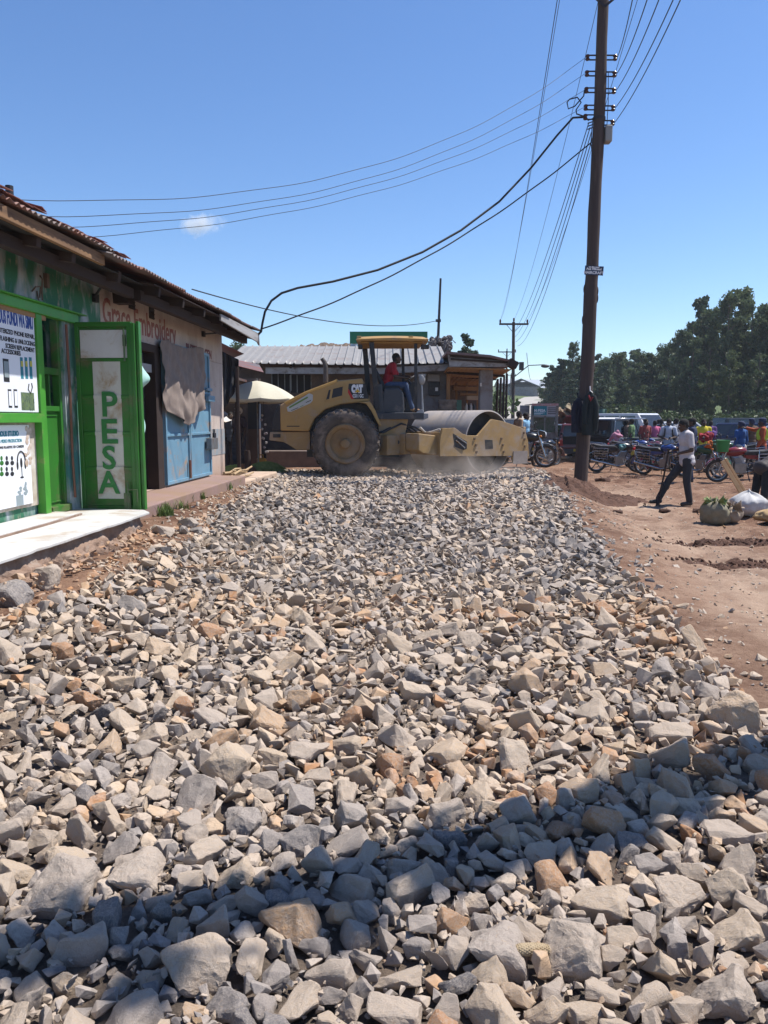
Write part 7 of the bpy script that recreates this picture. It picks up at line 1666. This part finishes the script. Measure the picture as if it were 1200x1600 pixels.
# ------------------------------------------------------------------ far poles, lamp, houses
def far_pole(px, py0, py1, Y, label, arm=1.1, lamp=False):
    g = on_ground(px, Y); t = thing('utility_pole', label, 'utility pole', g, 0, 'wooden utility poles along the road'); top = P(pl(0, [(0, px)]) + 1.5, py0, Y) - g
    MB().cone((0, 0, -.2), top, .14, .10, 10).build('shaft', M_pole, t, smooth=50)
    MB().bx((top.x - arm, -.16, top.z - .22), (top.x + arm, -.06, top.z - .10)).build('crossarm', M_dkwood, t)
    b = MB()
    for s in (-1, 1): b.beam((top.x, -.1, top.z - .75), (top.x + s * arm * .5, -.1, top.z - .2), .04, .03)
    b.build('crossarm_brace', M_iron, t)
    for s in (-.93, 0, .93): MB().lathe([(.001, -.1), (.04, -.1), (.07, 0), (.06, .12), (.001, .18)], (top.x + s * arm, -.1, top.z + (.1 if s == 0 else 0)), 'Z', 8).build('insulator', M_porc, t, smooth=50)
    if lamp:
        z = P(px, 571, Y).z - g.z; b = MB(); b.tube([(0, 0, z - .8), (1.0, 0, z), (2.1, 0, z + .05)], .035, 6); b.build('lamp_arm', M_iron, t); MB().ell((2.15, 0, z - .05), (.3, .14, .12)).build('lamp_head', M_mblack, t, smooth=60); MB().box((.5, 0, z - .05), (.3, .25, .55)).build('pole_box', M_mblack, t)
    return [g + Vector((top.x + s * arm, -.1, top.z + .1)) for s in (-.93, 0, .93)]
FP = far_pole(801, 503, 655, 54, 'utility pole with a crossarm and street lamp arm right of the porch', 1.0, True)
far_pole(790.5, 548, 650, 95, 'second smaller utility pole with a crossarm left of the lamp pole', 1.1)
far_pole(797, 585, 640, 160, 'farthest thin utility pole near the pale roofed houses', 1.0)
for i, (px, py, Y) in enumerate(((774, 592, 26), (779, 590, 27), (784, 588, 28.2), (788.5, 584, 29))):
    g = on_ground(px, Y); o = MB().cone(g, (g.x + .03, g.y, P(px, py, Y).z), .05, .04, 7).build('stall_post', M_dkwood, None, smooth=60); tag(o, 'thin bare post in the row right of the porch pillar', 'post', 'thin stall posts right of the porch')
def house(px, Y, w, d, h, rh, label, rz, wallm, roofm):
    g = on_ground(px, Y); t = thing('house', label, 'house', g, rz); MB().bx((-w/2, -d/2, -1.5), (w/2, d/2, h)).build('wall', wallm, t)
    b = MB(); b.prism([(-d/2 - .5, h - .05), (0, h + rh), (d/2 + .5, h - .05), (d/2 + .5, h + .05), (0, h + rh + .12), (-d/2 - .5, h + .05)], -w/2 - .5, w/2 + .5, 'X'); b.build('roof', roofm, t)
    for k in range(3):
        x = -w/2 + w * (k + .6) / 3.4; MB().bx((x - .5, -d/2 - .03, h * .38), (x + .5, -d/2 + .02, h * .78)).build('window', M_glass, t)
    MB().bx((-.5, -d/2 - .035, -.2), (.45, -d/2 + .02, h * .72)).build('door', M_dkwood, t)
PT = mat('pale_roof_sheet', (.42, .45, .48), (.36, .38, .41), 3, .45, .2)
house(836, 190, 15, 9, 1.8, 1.5, 'long pale roofed house on the rise at the end of the far road', .1, M_white, PT)
house(815, 186, 8, 8, 1.9, 1.8, 'grey gabled house left of the long pale roof', 1.35, M_greywall, PT)
house(846, 215, 24, 9, 2.6, 1.8, 'farthest house showing a pale roof strip above the others', .05, M_greywall, PT)
# ------------------------------------------------------------------ cables
M_wire = plain('black_cable', (.012, .012, .014), .6)
def cable(a, c, sag, r, label, group=None, n=40, wob=0):
    a, c = Vector(a), Vector(c); pts = [a.lerp(c, i / n) - Vector((0, 0, sag * 4 * (i / n) * (1 - i / n))) + Vector((0, 0, wob * math.sin(i * .8))) for i in range(n + 1)]
    o = MB().tube(pts, r, 5).build('cable', M_wire, None, smooth=80); return tag(o, label, 'cable', group)
ends = ((22, 308), (72, 335), (102, 352), (132, 368))
for i, (px, py) in enumerate(ends):
    e = LW(-.9, WL(px, py, -.9)[0], WL(px, py, -.9)[1] - .02)
    cable(LI[i], e, (.85, .75, .62, .50)[i], .0045, ('topmost', 'second', 'third', 'lowest')[i] + ' of four thin wires from the pole to the green shop roof', 'service wires over the street', 46, .008)
# thick service cable with a drip loop at the eave corner
b = MB(); c0 = LI[4]; Yc = 14.6
way = [c0] + [P(px, py, lerp(PYD, Yc, t)) for px, py, t in ((895, 184, .04), (870, 212, .1), (830, 262, .2), (780, 315, .34), (720, 360, .48), (660, 394, .6), (590, 422, .74), (520, 440, .86), (465, 450, .93), (440, 458, .96), (424, 470, .98), (414, 487, .99), (410, 505, 1), (408, 518, 1), (402, 524, 1))]
b.tube(way, .022, 7); tag(b.build('cable', M_wire, None, smooth=80), 'thick sagging black cable from the pole to the eave corner of the embroidery shop', 'cable')
b = MB(); b.tube([LI[2]] + [P(px, py, PYD - .1) for px, py in ((912, 150), (898, 166), (888, 170), (886, 160), (890, 155), (902, 152), (908, 160), (900, 172), (901, 178), (913, 182))], .014, 6); tag(b.build('cable', M_wire, None, smooth=80), 'looped jumper cable left of the insulators on the pole', 'cable')
cable(PB + ppt(222) + Vector((-.13, 0, 0)), P(407, 514, 14.6), .42, .014, 'plain cable from below the junction box to the eave corner of the embroidery shop', None, 46, .006)
cable(P(300, 452, 12.8), MAST, .35, .011, 'cable from the embroidery shop roof to the thin mast', None)
for i, R_ in enumerate(RI):
    px = (1000, 1030, 1052, 1078, 1090)[i]; q = P(px, -60, 9.5); d = (q - R_); cable(R_, R_ + d * 1.0, .15, .008, ('topmost', 'second', 'third', 'fourth', 'lowest')[i] + ' wire leaving the right insulators towards the upper right', 'line wires towards the viewer')
for i in range(4):
    a = PB + ppt(190 + 8 * i) + Vector((-.2 + .03 * i, .05, 0)); f = FP[1] + Vector((.12 * i - .1, -.1, -.9 - .28 * i)); cable(a, f, .7 + .12 * i, .010, ('first', 'second', 'third', 'fourth')[i] + ' wire running from the main pole back to the lamp pole', 'line wires to the lamp pole')
for i in range(3): cable(HT[i], FP[i], .9, .007, ('left', 'middle', 'right')[i] + ' high line wire between the crossarms of both poles', 'high line wires')
cable(P(880, -60, 10.5), FP[0], .9, .006, 'thin high wire crossing left of the main pole down to the lamp pole', None)
cable(FP[2] + Vector((0, 0, -2.2)), FP[2] + Vector((6, 30, -2.5)), .5, .02, 'short wire behind the lamp pole', None)
# ------------------------------------------------------------------ small cloud and dust
def cloud():
    c = P(312, 350, 900); m = bpy.data.materials.new('cloud'); m.use_nodes = True; N, L = m.node_tree.nodes, m.node_tree.links; N.remove(N['Principled BSDF'])
    pv = N.new('ShaderNodeVolumePrincipled'); pv.inputs['Color'].default_value = (1, 1, 1, 1); pv.inputs['Anisotropy'].default_value = .2
    v = coords(N, L); n = noise_n(N, L, .055, 7, .62, v, .4)
    ln = N.new('ShaderNodeVectorMath'); ln.operation = 'LENGTH'; mp = N.new('ShaderNodeMapping'); mp.inputs['Scale'].default_value = (1/34, 1/20, 1/17); L.new(v, mp.inputs['Vector']); L.new(mp.outputs[0], ln.inputs[0])
    fall = mrange(N, L, ln.outputs['Value'], .15, 1.0, .36, -.16); ad = N.new('ShaderNodeMath'); ad.operation = 'ADD'; L.new(n, ad.inputs[0]); L.new(fall, ad.inputs[1])
    L.new(mrange(N, L, ad.outputs[0], .52, .85, 0, .075), pv.inputs['Density']); L.new(pv.outputs[0], N['Material Output'].inputs['Volume'])
    o = MB().ell((0, 0, 0), (36, 22, 19), None, 24, 14).build('cloud', m, None); o.location = c; o['kind'] = 'structure'
cloud()
def dust():
    m = bpy.data.materials.new('dust'); m.use_nodes = True; N, L = m.node_tree.nodes, m.node_tree.links; N.remove(N['Principled BSDF'])
    pv = N.new('ShaderNodeVolumePrincipled'); pv.inputs['Color'].default_value = (.86, .78, .72, 1); pv.inputs['Anisotropy'].default_value = .3
    v = coords(N, L); n = noise_n(N, L, 1.5, 5, .6, v, .8); s = N.new('ShaderNodeSeparateXYZ'); L.new(v, s.inputs[0])
    hz = mrange(N, L, s.outputs['Z'], 0, .95, .14, -.3)
    dx = N.new('ShaderNodeVectorMath'); dx.operation = 'LENGTH'; mp = N.new('ShaderNodeMapping'); mp.inputs['Scale'].default_value = (1/3.7, 1/2.2, 0); L.new(v, mp.inputs['Vector']); L.new(mp.outputs[0], dx.inputs[0])
    ad = N.new('ShaderNodeMath'); ad.operation = 'ADD'; L.new(n, ad.inputs[0]); L.new(hz, ad.inputs[1]); a2 = N.new('ShaderNodeMath'); a2.operation = 'ADD'; L.new(ad.outputs[0], a2.inputs[0]); L.new(mrange(N, L, dx.outputs['Value'], .4, 1, 0, -.4), a2.inputs[1])
    L.new(mrange(N, L, a2.outputs[0],   .43, .8, 0, .75), pv.inputs['Density']); L.new(pv.outputs[0], N['Material Output'].inputs['Volume'])
    o = MB().bx((-3.7, -2.2, -.15), (3.9, 2.2, 1.0)).build('dust_cloud', m, None); o.location = (.9, 17.6, .29)
    tag(o, 'thin pale dust hanging round the roller drum and wheels', 'dust', None, 'stuff')
dust()
# thin air: far trees and houses fade a little
def haze():
    m = bpy.data.materials.new('haze'); m.use_nodes = True; N, L = m.node_tree.nodes, m.node_tree.links; N.remove(N['Principled BSDF'])
    pv = N.new('ShaderNodeVolumePrincipled'); pv.inputs['Color'].default_value = (.80, .88, 1, 1); pv.inputs['Density'].default_value = .00045; pv.inputs['Anisotropy'].default_value = .2
    L.new(pv.outputs[0], N['Material Output'].inputs['Volume'])
    o = MB().bx((-90, -12, -3), (170, 330, 26)).build('haze', m, None); tag(o, 'thin pale air over the whole scene', 'haze', None, 'stuff')
haze()
